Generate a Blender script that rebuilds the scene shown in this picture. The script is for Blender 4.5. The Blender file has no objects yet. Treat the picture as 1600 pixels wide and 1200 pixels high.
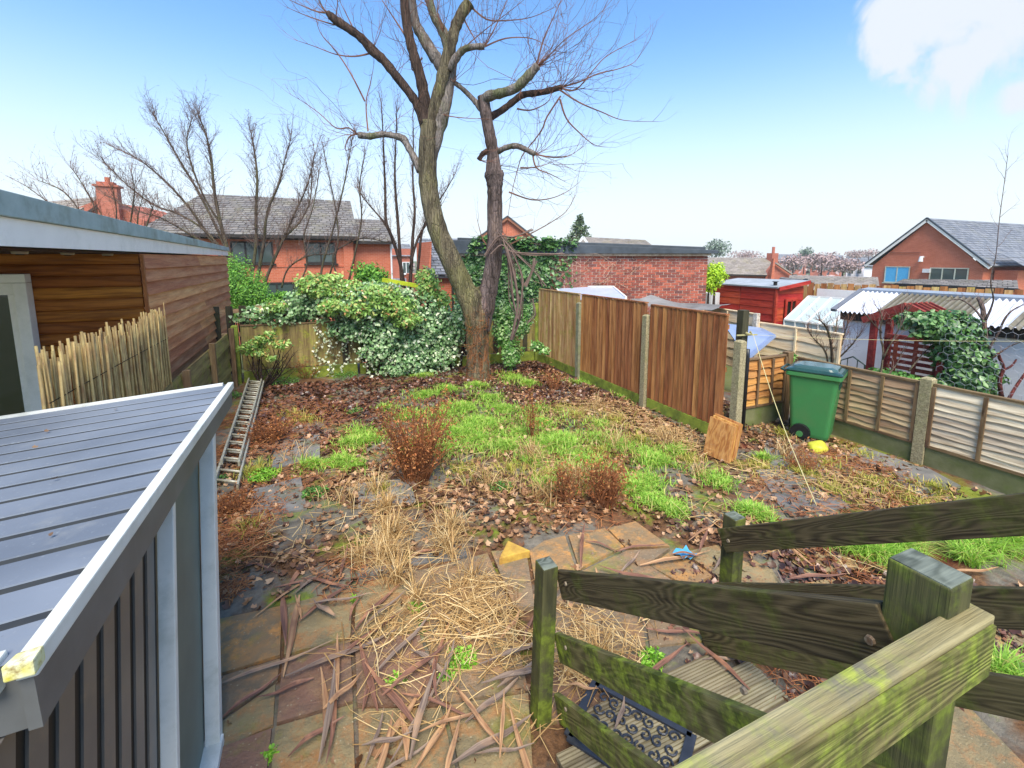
import bpy, bmesh, math, random
import numpy as np
from mathutils import Vector, Matrix

random.seed(7); rng = np.random.default_rng(7)
SC = bpy.context.scene
COL = SC.collection
R = math.radians

# ------------------------------------------------------------------ camera
EYE = 2.35                      # eye height above the garden
FPX, CY, HOR = 713.0, 502.0, 405.0
PITCH = math.atan2(CY-HOR, FPX)
YAW = math.atan((800-487)/719)
cam_d = bpy.data.cameras.new('camera'); cam = bpy.data.objects.new('camera', cam_d); COL.objects.link(cam)
cam_d.sensor_width = 36; cam_d.lens = FPX/1600*36; cam_d.shift_y = -(600-CY)/1600
cam_d.clip_start = .05; cam_d.clip_end = 3000
cam.location = (0, 0, EYE); cam.rotation_euler = (math.pi/2-PITCH, 0, -YAW)
SC.camera = cam

# ------------------------------------------------------------------ sky, sun, exposure
SUN_EL, SUN_AZ = R(54), R(197)          # azimuth clockwise from +Y
SC.view_settings.view_transform = 'Standard'; SC.view_settings.look = 'None'
SC.view_settings.exposure = 1.08; SC.view_settings.gamma = 1
SC.view_settings.use_curve_mapping = False
world = bpy.data.worlds.new('World'); SC.world = world; world.use_nodes = True
def build_sky():
    nt = world.node_tree; nt.nodes.clear(); n = nt.nodes.new; l = nt.links.new
    out = n('ShaderNodeOutputWorld'); bg = n('ShaderNodeBackground'); l(bg.outputs[0], out.inputs[0])
    sky = n('ShaderNodeTexSky'); sky.sky_type = 'NISHITA'; sky.sun_disc = False
    sky.sun_elevation = SUN_EL; sky.sun_rotation = SUN_AZ; sky.altitude = 0
    sky.air_density = 1.0; sky.dust_density = .6; sky.ozone_density = 1.5
    bg.inputs[1].default_value = .13
    tc = n('ShaderNodeTexCoord'); sep = n('ShaderNodeSeparateXYZ'); l(tc.outputs['Generated'], sep.inputs[0])
    # pale winter haze low in the sky, the same all round
    mr = n('ShaderNodeMapRange'); mr.interpolation_type = 'SMOOTHERSTEP'
    mr.inputs['From Min'].default_value = -.02; mr.inputs['From Max'].default_value = .46
    mr.inputs['To Min'].default_value = .96; mr.inputs['To Max'].default_value = 0
    l(sep.outputs[2], mr.inputs[0])
    m1 = n('ShaderNodeMix'); m1.data_type = 'RGBA'; l(mr.outputs[0], m1.inputs[0]); tn = n('ShaderNodeMix'); tn.data_type = 'RGBA'; tn.blend_type = 'MULTIPLY'; tn.inputs[0].default_value = 1; tn.inputs[7].default_value = (.68, .93, 1.10, 1); l(sky.outputs[0], tn.inputs[6]); l(tn.outputs[2], m1.inputs[6])
    m1.inputs[7].default_value = (3.6, 3.85, 4.0, 1)
    # clouds: noise over a flattened dome plus the one bank seen top right
    dv = n('ShaderNodeVectorMath'); dv.operation = 'MULTIPLY'; dv.inputs[1].default_value = (1, 1, 1.8); l(tc.outputs['Generated'], dv.inputs[0])
    nz = n('ShaderNodeTexNoise'); nz.inputs['Scale'].default_value = 3.2; nz.inputs['Detail'].default_value = 9; nz.inputs['Roughness'].default_value = .55
    nz.inputs['Distortion'].default_value = .35
    l(dv.outputs[0], nz.inputs['Vector'])
    prev = None
    for (u, v, rad) in ((1385, 22, .085), (1450, 30, .11), (1530, 25, .14), (1610, 30, .14), (1500, 90, .085), (1540, 60, .10), (1600, 140, .05)):
        d = Vector(ray(u, v)).normalized()
        dt = n('ShaderNodeVectorMath'); dt.operation = 'DISTANCE'; l(tc.outputs['Generated'], dt.inputs[0]); dt.inputs[1].default_value = d
        q = n('ShaderNodeMapRange'); q.inputs['From Min'].default_value = 0; q.inputs['From Max'].default_value = rad
        q.inputs['To Min'].default_value = 1; q.inputs['To Max'].default_value = 0; l(dt.outputs[1], q.inputs[0])
        if prev is None: prev = q
        else:
            mx = n('ShaderNodeMath'); mx.operation = 'MAXIMUM'; l(prev.outputs[0], mx.inputs[0]); l(q.outputs[0], mx.inputs[1]); prev = mx
    nf = n('ShaderNodeTexNoise'); nf.inputs['Scale'].default_value = 9; nf.inputs['Detail'].default_value = 10; nf.inputs['Roughness'].default_value = .62; nf.inputs['Distortion'].default_value = .6
    l(tc.outputs['Generated'], nf.inputs['Vector'])
    ad = n('ShaderNodeMath'); ad.operation = 'MULTIPLY_ADD'; ad.inputs[1].default_value = 2.6; l(nf.outputs[0], ad.inputs[0]); l(prev.outputs[0], ad.inputs[2])
    cm = n('ShaderNodeMapRange'); cm.interpolation_type = 'SMOOTHSTEP'; cm.inputs['From Min'].default_value = 1.44; cm.inputs['From Max'].default_value = 2.0
    l(ad.outputs[0], cm.inputs[0])
    gt = n('ShaderNodeMapRange'); gt.inputs['From Max'].default_value = .18; l(prev.outputs[0], gt.inputs[0]); cg = n('ShaderNodeMath'); cg.operation = 'MULTIPLY'; l(cm.outputs[0], cg.inputs[0]); l(gt.outputs[0], cg.inputs[1])
    gm = n('ShaderNodeMapRange'); gm.interpolation_type = 'SMOOTHSTEP'; gm.inputs['From Min'].default_value = .66; gm.inputs['From Max'].default_value = .82
    gm.inputs['To Max'].default_value = .8; l(nz.outputs[0], gm.inputs[0])
    up = n('ShaderNodeMapRange'); up.inputs['From Min'].default_value = .42; up.inputs['From Max'].default_value = .6; l(sep.outputs[2], up.inputs[0])
    gg = n('ShaderNodeMath'); gg.operation = 'MULTIPLY'; l(gm.outputs[0], gg.inputs[0]); l(up.outputs[0], gg.inputs[1])
    mx = n('ShaderNodeMath'); mx.operation = 'MAXIMUM'; l(cg.outputs[0], mx.inputs[0]); l(gg.outputs[0], mx.inputs[1])
    m2 = n('ShaderNodeMix'); m2.data_type = 'RGBA'; l(mx.outputs[0], m2.inputs[0]); l(m1.outputs[2], m2.inputs[6])
    m2.inputs[7].default_value = (3.1, 3.35, 3.65, 1)
    l(m2.outputs[2], bg.inputs[0])

# ---- photo pixel (1600x1200) -> a place in the garden (used only to lay things out)
def ray(u, v):
    a = (u-800)/FPX; b = -(v-CY)/FPX
    y = math.cos(PITCH)+b*math.sin(PITCH); z = -math.sin(PITCH)+b*math.cos(PITCH)
    return (a*math.cos(YAW)+y*math.sin(YAW), -a*math.sin(YAW)+y*math.cos(YAW), z)
def G(u, v, z=0.0):
    d = ray(u, v); t = (z-EYE)/d[2]; return Vector((d[0]*t, d[1]*t, z))
def PX(u, v, X):
    d = ray(u, v); t = X/d[0]; return Vector((X, d[1]*t, EYE+d[2]*t))
def PY(u, v, Y):
    d = ray(u, v); t = Y/d[1]; return Vector((d[0]*t, Y, EYE+d[2]*t))
def PD(u, v, D):           # at a level distance D straight ahead of the camera
    d = ray(u, v); f = d[0]*math.sin(YAW)+d[1]*math.cos(YAW); t = D/f
    return Vector((d[0]*t, d[1]*t, EYE+d[2]*t))
build_sky()
sun_d = bpy.data.lights.new('sun', 'SUN'); sun_d.energy = 3.0; sun_d.angle = R(34); sun_d.color = (1, .90, .74)
sun = bpy.data.objects.new('sun', sun_d); COL.objects.link(sun)
sd = Vector((math.sin(SUN_AZ)*math.cos(SUN_EL), math.cos(SUN_AZ)*math.cos(SUN_EL), math.sin(SUN_EL)))
sun.rotation_euler = sd.to_track_quat('Z', 'Y').to_euler()

# ------------------------------------------------------------------ mesh helpers
class MB:
    def __init__(s): s.v = []; s.f = []
    def add(s, vs, fs):
        o = len(s.v); s.v += [tuple(q) for q in vs]; s.f += [tuple(i+o for i in q) for q in fs]; return s
    def box(s, x0, x1, y0, y1, z0, z1):
        return s.add([(x0,y0,z0),(x1,y0,z0),(x1,y1,z0),(x0,y1,z0),(x0,y0,z1),(x1,y0,z1),(x1,y1,z1),(x0,y1,z1)],
              [(0,3,2,1),(4,5,6,7),(0,1,5,4),(1,2,6,5),(2,3,7,6),(3,0,4,7)])
    def bar(s, a, b, w, t, up=(0,0,1)):       # box from a to b: w along up, t across
        a = Vector(a); b = Vector(b); d = (b-a).normalized(); up = Vector(up)
        sd_ = d.cross(up).normalized(); u = sd_.cross(d).normalized()
        vs = []
        for p in (a, b):
            for (i, j) in ((-1,-1),(1,-1),(1,1),(-1,1)): vs.append(p+sd_*(t/2*i)+u*(w/2*j))
        return s.add(vs, [(0,1,2,3),(7,6,5,4),(0,4,5,1),(1,5,6,2),(2,6,7,3),(3,7,4,0)])
    def tube(s, pts, rad, n=6, cap=True):
        pts = [Vector(p) for p in pts]; k = len(pts)
        if not hasattr(rad, '__len__'): rad = [rad]*k
        vs = []; fs = []; ref = None
        for i in range(k):
            d = (pts[min(i+1, k-1)]-pts[max(i-1, 0)])
            d = d.normalized() if d.length > 1e-9 else Vector((0,0,1))
            if ref is None: ref = d.orthogonal().normalized()
            ref = (ref-d*ref.dot(d)); ref = ref.normalized() if ref.length > 1e-6 else d.orthogonal().normalized()
            bi = d.cross(ref)
            for j in range(n):
                a = 2*math.pi*j/n; vs.append(pts[i]+(ref*math.cos(a)+bi*math.sin(a))*rad[i])
        for i in range(k-1):
            for j in range(n):
                q = (j+1) % n; fs.append((i*n+j, i*n+q, (i+1)*n+q, (i+1)*n+j))
        if cap and n > 2: fs.append(tuple(range(n-1, -1, -1))); fs.append(tuple(range((k-1)*n, k*n)))
        return s.add(vs, fs)
    def prism(s, poly, z0, z1):                # poly of (x, y) counter-clockwise; z0, z1 numbers
        n = len(poly)
        return s.add([(x,y,z0) for x,y in poly]+[(x,y,z1) for x,y in poly],
              [tuple(range(n-1,-1,-1)), tuple(range(n,2*n))]+[(i,(i+1)%n,n+(i+1)%n,n+i) for i in range(n)])
    def slab(s, quad, t):                      # quad of 3-D points, thickened by t against its normal
        q = [Vector(p) for p in quad]; nrm = (q[1]-q[0]).cross(q[2]-q[1]).normalized(); n = len(q)
        return s.add(q+[p-nrm*t for p in q], [tuple(range(n)), tuple(range(2*n-1, n-1, -1))]+[((i+1)%n, i, n+i, n+(i+1)%n) for i in range(n)])
    def mesh(s, name):
        me = bpy.data.meshes.new(name); me.from_pydata(s.v, [], s.f); return me

def link(name, me, m, parent=None, smooth=False, bevel=0):
    if bevel:
        bm = bmesh.new(); bm.from_mesh(me)
        bmesh.ops.bevel(bm, geom=bm.edges[:], offset=bevel, segments=2, profile=.6, affect='EDGES')
        bm.to_mesh(me); bm.free()
    o = bpy.data.objects.new(name, me); COL.objects.link(o)
    if m and not me.materials: me.materials.append(m)
    if smooth: me.polygons.foreach_set('use_smooth', [True]*len(me.polygons))
    if parent is not None:
        o.parent = parent; o.matrix_parent_inverse = wm(parent).inverted()
    return o
def wm(o):
    m = Matrix.LocRotScale(o.location, o.rotation_euler, o.scale)
    return m if o.parent is None else wm(o.parent) @ o.matrix_parent_inverse @ m
def tag(o, label=None, cat=None, group=None, kind=None):
    if label: o['label'] = label
    if cat: o['category'] = cat
    if group: o['group'] = group
    if kind: o['kind'] = kind
    return o
def thing(name, label, cat, loc=(0,0,0), rz=0, group=None):
    o = bpy.data.objects.new(name, None); COL.objects.link(o); o.location = loc; o.rotation_euler = (0,0,rz); o.empty_display_size = .1
    return tag(o, label, cat, group)
def obj(name, mb, m, parent=None, smooth=False, bevel=0): return link(name, mb.mesh(name), m, parent, smooth, bevel)
_bc = {}
def board(name, a, b, w, t, m, parent=None, up=(0,0,1), bevel=0, shape=None):
    """a plank of its own frame: local X along it, Z its width, Y its thickness"""
    a = Vector(a); b = Vector(b); L = (b-a).length; d = (b-a)/L; y = Vector(up).cross(d).normalized(); z = d.cross(y)
    key = (round(L, 3), round(w, 4), round(t, 4), m.name, bevel, shape)
    if key in _bc: me = _bc[key]
    else:
        q = MB()
        if shape == 'log':
            n = 7; pr = []
            for i in range(n): an = math.pi*(i/(n-1)-.5); pr.append((-t*math.cos(an), w/2*math.sin(an)))
            vs = [(x, y_, z_) for x in (-L/2, L/2) for (y_, z_) in pr]
            q.add(vs, [(i, i+1, n+i+1, n+i) for i in range(n-1)]+[tuple(range(n-1,-1,-1)), tuple(range(n,2*n)), (n-1,0,n,2*n-1)])
        else: q.box(-L/2, L/2, -t/2, t/2, -w/2, w/2)
        me = q.mesh(name)
        if bevel:
            bm = bmesh.new(); bm.from_mesh(me); bmesh.ops.bevel(bm, geom=bm.edges[:], offset=bevel, segments=2, profile=.6, affect='EDGES'); bm.to_mesh(me); bm.free()
        me.materials.append(m); _bc[key] = me
    o = bpy.data.objects.new(name, me); COL.objects.link(o)
    mat_ = Matrix.Translation((a+b)/2) @ Matrix((d, y, z)).transposed().to_4x4()
    if parent is not None:
        o.parent = parent; o.matrix_parent_inverse = wm(parent).inverted()
    o.location, o.rotation_euler = mat_.to_translation(), mat_.to_euler()
    return o

def orient(o, origin, xdir, zdir=(0,0,1)):
    """give a mesh built in world space its own frame (local X along xdir) so that its grain runs that way"""
    x = Vector(xdir).normalized(); y = Vector(zdir).cross(x).normalized(); z = x.cross(y)
    M_ = Matrix.Translation(origin) @ Matrix((x, y, z)).transposed().to_4x4(); o.data.transform(M_.inverted()); o.location = M_.to_translation(); o.rotation_euler = M_.to_euler(); return o
def np_mesh(name, V, F, m, parent=None):
    """V (n,3), F (k,c) arrays; every row of F has the same corner count"""
    me = bpy.data.meshes.new(name); V = np.asarray(V, np.float32); F = np.asarray(F, np.int32); k, c = F.shape
    me.vertices.add(len(V)); me.vertices.foreach_set('co', V.ravel())
    me.loops.add(k*c); me.loops.foreach_set('vertex_index', F.ravel())
    me.polygons.add(k); me.polygons.foreach_set('loop_start', np.arange(0, k*c, c, dtype=np.int32))
    me.update(calc_edges=True); me.validate()
    return link(name, me, m, parent)
def rotmats(n, tilt=1.0, nrm=None):
    """random frames; columns x, y (leaf axis), z (leaf normal)"""
    if nrm is None: nrm = np.tile([0,0,1.], (n,1))
    z = nrm+rng.normal(0, tilt, (n,3)); z /= np.linalg.norm(z, axis=1)[:,None]
    y = rng.normal(0, 1, (n,3)); y -= z*(y*z).sum(1)[:,None]; y /= np.linalg.norm(y, axis=1)[:,None]
    return np.stack([np.cross(y, z), y, z], axis=2)
def scatter(name, T, TF, P, S, Rm, m, parent=None):
    P = np.asarray(P); n = len(P); T = np.asarray(T, float); k = len(T)
    V = np.einsum('nij,kj->nki', Rm, T)*np.asarray(S).reshape(-1,1,1)+P[:,None,:]
    F = (np.asarray(TF)[None]+(np.arange(n)*k)[:,None,None]).reshape(-1, len(TF[0]))
    return np_mesh(name, V.reshape(-1,3), F, m, parent)
IVY_T = [(0,0,0),(.42,.12,.10),(.34,.55,.12),(0,1,-.05),(-.34,.55,.12),(-.42,.12,.10),(0,.5,0)]
IVY_F = [(0,1,6),(1,2,6),(2,3,6),(3,4,6),(4,5,6),(5,0,6)]
OVAL_T = [(0,0,0),(.25,.35,.07),(.18,.75,.05),(0,1,-.12),(-.18,.75,.05),(-.25,.35,.07),(0,.5,-.02)]
DEAD_T = [(0,0,.05),(.45,.15,.25),(.30,.45,.05),(.5,.75,.28),(0,1,.1),(-.5,.7,.2),(-.28,.45,.02),(-.42,.1,.22),(0,.5,0)]
DEAD_F = [(0,1,8),(1,2,8),(2,3,8),(3,4,8),(4,5,8),(5,6,8),(6,7,8),(7,0,8)]

# ------------------------------------------------------------------ materials
def lin(c):      # 0-255 sRGB -> linear
    return tuple(((x/255)/12.92 if x/255 <= .04045 else ((x/255+.055)/1.055)**2.4) for x in c)+(1,)
class NT:
    def __init__(s, name):
        s.m = bpy.data.materials.new(name); s.m.use_nodes = True; s.t = s.m.node_tree; s.t.nodes.clear()
        s.out = s.t.nodes.new('ShaderNodeOutputMaterial'); s.b = s.t.nodes.new('ShaderNodeBsdfPrincipled'); s.t.links.new(s.b.outputs[0], s.out.inputs[0])
        s.tc = s.t.nodes.new('ShaderNodeTexCoord'); s.geo = None; s.oi = None
    def L(s, a, b): s.t.links.new(a, b)
    def val(s, sock, v):
        if hasattr(v, 'is_output') or hasattr(v, 'links'): s.L(v, sock)
        else: sock.default_value = v
    def coord(s, kind='Object', sc=(1,1,1), rnd=False):
        v = s.tc.outputs['Object']
        if kind == 'World':
            g = s.t.nodes.new('ShaderNodeNewGeometry'); v = g.outputs['Position']
        mp = s.t.nodes.new('ShaderNodeVectorMath'); mp.operation = 'MULTIPLY'; s.L(v, mp.inputs[0]); mp.inputs[1].default_value = sc; v = mp.outputs[0]
        if rnd:
            ad = s.t.nodes.new('ShaderNodeVectorMath'); ad.operation = 'ADD'; s.L(v, ad.inputs[0])
            mu = s.t.nodes.new('ShaderNodeMath'); mu.operation = 'MULTIPLY'; s.L(s.rand(), mu.inputs[0]); mu.inputs[1].default_value = 57
            s.L(mu.outputs[0], ad.inputs[1]); v = ad.outputs[0]
        return v
    def rand(s):
        if s.oi is None: s.oi = s.t.nodes.new('ShaderNodeObjectInfo')
        return s.oi.outputs['Random']
    def isl(s):
        if s.geo is None: s.geo = s.t.nodes.new('ShaderNodeNewGeometry')
        return s.geo.outputs['Random Per Island']
    def noise(s, vec, scale, det=4, rough=.55, dist=0):
        n = s.t.nodes.new('ShaderNodeTexNoise'); s.L(vec, n.inputs['Vector']); n.inputs['Scale'].default_value = scale
        n.inputs['Detail'].default_value = det; n.inputs['Roughness'].default_value = rough; n.inputs['Distortion'].default_value = dist; return n.outputs[0]
    def voro(s, vec, scale, feat='F1', out=0):
        n = s.t.nodes.new('ShaderNodeTexVoronoi'); n.feature = feat; s.L(vec, n.inputs['Vector']); n.inputs['Scale'].default_value = scale; return n.outputs[out]
    def ramp(s, fac, stops, interp='LINEAR'):
        n = s.t.nodes.new('ShaderNodeValToRGB'); n.color_ramp.interpolation = interp; s.L(fac, n.inputs[0]); cr = n.color_ramp
        while len(cr.elements) < len(stops): cr.elements.new(.5)
        for e, (p, c) in zip(cr.elements, stops): e.position = p; e.color = c if len(c) == 4 else tuple(c)+(1,)
        return n.outputs[0]
    def mr(s, fac, a, b, c=0., d=1.):
        n = s.t.nodes.new('ShaderNodeMapRange'); s.L(fac, n.inputs[0])
        for i, v in zip((1,2,3,4), (a,b,c,d)): n.inputs[i].default_value = v
        return n.outputs[0]
    def math(s, op, a, b=0.):
        n = s.t.nodes.new('ShaderNodeMath'); n.operation = op; s.val(n.inputs[0], a); s.val(n.inputs[1], b); return n.outputs[0]
    def mix(s, fac, a, b, mode='MIX'):
        n = s.t.nodes.new('ShaderNodeMix'); n.data_type = 'RGBA'; n.blend_type = mode
        s.val(n.inputs[0], fac); s.val(n.inputs[6], a); s.val(n.inputs[7], b); return n.outputs[2]
    def bump(s, h, st=.5, d=.01):
        n = s.t.nodes.new('ShaderNodeBump'); s.L(h, n.inputs['Height']); n.inputs['Strength'].default_value = st; n.inputs['Distance'].default_value = d
        s.L(n.outputs[0], s.b.inputs['Normal'])
    def done(s, col, rough=.8, spec=.3, metal=0.):
        s.val(s.b.inputs['Base Color'], col); s.val(s.b.inputs['Roughness'], rough); s.b.inputs['Specular IOR Level'].default_value = spec; s.b.inputs['Metallic'].default_value = metal
        return s.m
def sep(n, v, i):
    x = n.t.nodes.new('ShaderNodeSeparateXYZ'); n.L(v, x.inputs[0]); return x.outputs[i]

def m_plain(name, a, b=None, scale=6, rough=.7, spec=.3, bump=.3, bscale=None, bd=.004, rnd=.15, dirt=None, dscale=2.5, damt=.6, metal=0, kind='Object', sc=(1,1,1)):
    n = NT(name); b = b or tuple(x*.75 for x in a[:3])+(1,)
    v = n.coord(kind, sc, rnd=(kind == 'Object')); c = n.mix(n.mr(n.noise(v, scale, 5, .6), .3, .7), a, b)
    if dirt: c = n.mix(n.mr(n.noise(v, dscale, 6, .65), .5, .68, 0, damt), c, dirt)
    if rnd:
        k = n.mr(n.rand(), 0, 1, 1-rnd, 1+rnd); hs = n.t.nodes.new('ShaderNodeHueSaturation'); n.L(c, hs.inputs['Color']); n.L(k, hs.inputs['Value']); c = hs.outputs[0]
    if bump: n.bump(n.noise(v, bscale or scale*4, 5, .65), bump, bd)
    return n.done(c, rough, spec, metal)
def m_wood(name, base, dark, pale=None, moss=None, mossamt=.55, mlow=.45, contour=22, cs=1.6, across=6, rough=.75, rnd=.22, bd=.003, cstr=.6, moss2=None):
    """plank timber: contour-line grain stretched along local X, fibres, knots, algae"""
    n = NT(name); v = n.coord('Object', (1,1,1), True)
    s1 = n.t.nodes.new('ShaderNodeVectorMath'); s1.operation = 'MULTIPLY'; n.L(v, s1.inputs[0]); s1.inputs[1].default_value = (1, across, across)
    f = n.noise(s1.outputs[0], cs, 2, .45)
    g = n.math('SINE', n.math('MULTIPLY', f, contour*6.283))
    g = n.mr(g, -1, .9)
    s2 = n.t.nodes.new('ShaderNodeVectorMath'); s2.operation = 'MULTIPLY'; n.L(v, s2.inputs[0]); s2.inputs[1].default_value = (2.2, 60, 60)
    fib = n.noise(s2.outputs[0], 2.4, 4, .6)
    c = n.mix(n.mr(g, 0, 1, 0, cstr), base, dark)
    c = n.mix(n.mr(fib, .35, .75, 0, .55), c, dark)
    if pale: c = n.mix(n.mr(n.noise(n.coord('Object', (.5,5,5), True), 2.4, 5, .7), .42, .7, 0, .8), c, pale)
    vk = n.voro(s1.outputs[0], 1.3); c = n.mix(n.mr(vk, .02, .09, .8, 0), c, tuple(x*.35 for x in dark[:3])+(1,))
    if moss:
        mk = n.noise(v, 4.5, 7, .68); mk = n.mr(mk, mlow, mlow+.16, 0, mossamt)
        mc = n.mix(n.mr(n.noise(v, 26, 3, .6), .4, .6), moss, moss2 or tuple(x*.5 for x in moss[:3])+(1,)); c = n.mix(mk, c, mc)
    k = n.mr(n.rand(), 0, 1, 1-rnd, 1+rnd); hs = n.t.nodes.new('ShaderNodeHueSaturation'); n.L(c, hs.inputs['Color']); n.L(k, hs.inputs['Value'])
    hu = n.mr(n.rand(), 0, 1, .49, .508); n.L(hu, hs.inputs['Hue'])
    n.bump(n.math('ADD', fib, n.math('MULTIPLY', g, .35)), .6, bd)
    return n.done(hs.outputs[0], rough, .2)
def m_leaf(name, stops, rough=.5, trans=.25, spec=.4):
    n = NT(name); c = n.ramp(n.isl(), stops)
    m = n.done(c, rough, spec)
    if trans:
        tr = n.t.nodes.new('ShaderNodeBsdfTranslucent'); n.L(c, tr.inputs[0]); mx = n.t.nodes.new('ShaderNodeMixShader'); mx.inputs[0].default_value = trans
        n.L(n.b.outputs[0], mx.inputs[1]); n.L(tr.outputs[0], mx.inputs[2]); n.L(mx.outputs[0], n.out.inputs[0])
    return m
def m_bark(name, a, b, moss=None, scale=9, amt=.6, rough=.9, base=None):
    n = NT(name); v = n.coord('World', (1,1,.22)); c = n.mix(n.mr(n.noise(v, scale, 6, .7), .38, .62), a, b)
    if moss: c = n.mix(n.mr(n.noise(n.coord('World', (1,1,.35)), scale*.35, 6, .65), .5, .62, 0, amt), c, moss)
    if base:
        w_ = n.coord('World'); low = n.mr(sep(n, w_, 2), 1.7, .7); k_ = n.math('MULTIPLY', low, n.mr(n.noise(n.coord('World', (1,1,.4)), 7, 7, .75), .48, .62, 0, .8)); c = n.mix(k_, c, n.mix(n.noise(w_, 30, 4), base, tuple(q*.55 for q in base[:3])+(1,)))
    dv_ = n.t.nodes.new('ShaderNodeVectorMath'); dv_.operation = 'ADD'; nz_ = n.t.nodes.new('ShaderNodeTexNoise'); nz_.inputs['Scale'].default_value = 5; nz_.inputs['Detail'].default_value = 5; n.L(n.coord('World', (1,1,.5)), nz_.inputs['Vector']); sc_ = n.t.nodes.new('ShaderNodeVectorMath'); sc_.operation = 'MULTIPLY'; n.L(nz_.outputs['Color'], sc_.inputs[0]); sc_.inputs[1].default_value = (.12,.12,.10); n.L(n.coord('World', (1,1,.10)), dv_.inputs[0]); n.L(sc_.outputs[0], dv_.inputs[1])
    fis = n.voro(dv_.outputs[0], scale*3.6, 'DISTANCE_TO_EDGE'); c = n.mix(n.mr(fis, 0, .10, .38, 0), c, tuple(q*.45 for q in b[:3])+(1,)); n.bump(n.math('ADD', n.noise(v, scale*2.2, 6, .75), n.math('MULTIPLY', n.mr(fis, 0, .15), .5)), 1, .025); return n.done(c, rough, .2)
# ------------------------------------------------------------------ ground
def sm(a, b, x): t = np.clip((x-a)/(b-a), 0, 1); return t*t*(3-2*t)
def ground_z(x, y):
    x = np.asarray(x, float); y = np.asarray(y, float)
    out = np.maximum(np.maximum(x-6.6, -3.4-x), np.maximum(y-10.6, -6-y))
    z = -0.75*sm(0, 2.2, out)-1.1*sm(3, 16, out)-1.6*sm(16, 60, np.maximum(x-12, 0)+0*y)*sm(0,20,x)-1.0*sm(50, 130, out)
    gx = np.sin(x*2.1+.6*y)*.012+np.sin(y*1.7-x*.8+2)*.012+np.sin(x*5.3+y*4.1)*.004
    pe = 3.26-1.15*sm(2.55, 3.1, x); pin = 1-sm(pe-.05, pe+.12, y)
    g = (1-pin)*sm(0, .4, 6.0-x)*sm(0, .4, 9.2-y)*sm(-1.3, -.9, x)
    return z+(gx+.012)*g-.016*pin*(out < 0)
def m_ground():
    n = NT('garden_ground'); v = n.coord('World')
    st = n.mix(n.mr(n.noise(v, 9, 6, .65), .35, .65), lin((94,90,82)), lin((132,124,110)))     # wet slate grey flags
    soil = n.mix(n.mr(n.noise(v, 24, 6, .7), .3, .7), lin((62,44,32)), lin((132,96,66)))
    sx = sep(n, v, 0); sy = sep(n, v, 1)
    big = n.noise(v, 1.3, 6, .62)
    c = n.mix(n.mr(big, .46, .54), st, soil)
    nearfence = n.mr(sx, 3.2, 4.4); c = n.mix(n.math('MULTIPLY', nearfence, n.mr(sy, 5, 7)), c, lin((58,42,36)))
    ms = n.mr(n.noise(v, 2.1, 7, .68), .53, .66, 0, .85); c = n.mix(ms, c, n.mix(n.noise(v, 40, 3), lin((74,92,26)), lin((140,160,40))))
    red = n.math('MULTIPLY', n.mr(n.noise(v, 1.9, 5, .6), .54, .66), n.mr(sx, 3.2, 5)); c = n.mix(red, c, lin((104,52,34)))
    gr = n.math('MULTIPLY', n.mr(sx, 5.2, 6.2), n.mr(n.noise(v, 1.2, 4), .42, .55)); c = n.mix(n.math('MULTIPLY', gr, n.mr(sy, 4, 3)), c, lin((120,134,44)))
    far = n.math('MAXIMUM', n.mr(sy, 10.5, 12), n.math('MAXIMUM', n.mr(sx, 6.6, 7.6), n.mr(sx, -3.2, -4)))
    fg = n.mix(n.noise(v, .6, 5), lin((70,92,44)), lin((112,112,72))); c = n.mix(far, c, fg)
    n.bump(n.noise(v, 30, 7, .7), .8, .02)
    return n.done(c, n.mr(big, .4, .6, .6, .85), .25)
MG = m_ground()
def build_ground():
    xs = np.unique(np.concatenate([np.linspace(-1500, -60, 10), np.linspace(-60, -4, 16), np.linspace(-4, 8, 121), np.linspace(8, 60, 26), np.linspace(60, 1500, 12)]))
    ys = np.unique(np.concatenate([np.linspace(-60, -2, 8), np.linspace(-2, 11, 131), np.linspace(11, 60, 25), np.linspace(60, 1500, 14)]))
    X, Y = np.meshgrid(xs, ys); Z = ground_z(X, Y); V = np.stack([X, Y, Z], -1).reshape(-1, 3); w = len(xs)
    i = (np.arange(len(ys)-1)[:,None]*w+np.arange(w-1)[None]).ravel(); F = np.stack([i, i+1, i+w+1, i+w], 1)
    o = np_mesh('ground', V, F, MG); o['kind'] = 'structure'
    o.data.polygons.foreach_set('use_smooth', [True]*len(o.data.polygons))
build_ground()

# ---- crazy paved patio: every flag a piece of its own
def flag_mat(name, a, b, c3, spots=True):
    n = NT(name); v = n.coord('World'); c = n.mix(n.mr(n.noise(v, 3.2, 7, .68), .4, .6), a, b)
    c = n.mix(n.mr(n.noise(v, 6.5, 8, .75), .48, .62, 0, .85), c, c3)
    c = n.mix(n.mr(n.noise(v, 1.7, 6, .65), .56, .68, 0, .7), c, lin((140,142,52)))
    c = n.mix(n.mr(n.voro(v, 26), .0, .15, .6, 0), c, lin((208,200,170)))
    n.bump(n.noise(v, 9, 9, .75), 1, .03); return n.done(c, n.mr(n.noise(v, 3, 4), .4, .6, .5, .75), .3)
FM = [flag_mat('flag_grey', lin((130,118,90)), lin((160,142,104)), lin((176,126,80))),
      flag_mat('flag_orange', lin((168,130,88)), lin((136,120,94)), lin((206,148,84))),
      flag_mat('flag_purple', lin((140,106,88)), lin((122,100,84)), lin((156,124,96))),
      flag_mat('flag_brown', lin((146,124,98)), lin((124,110,90)), lin((172,132,94)))]
patio = thing('patio', None, None, (0, 2, 0)); patio['kind'] = 'structure'
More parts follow.
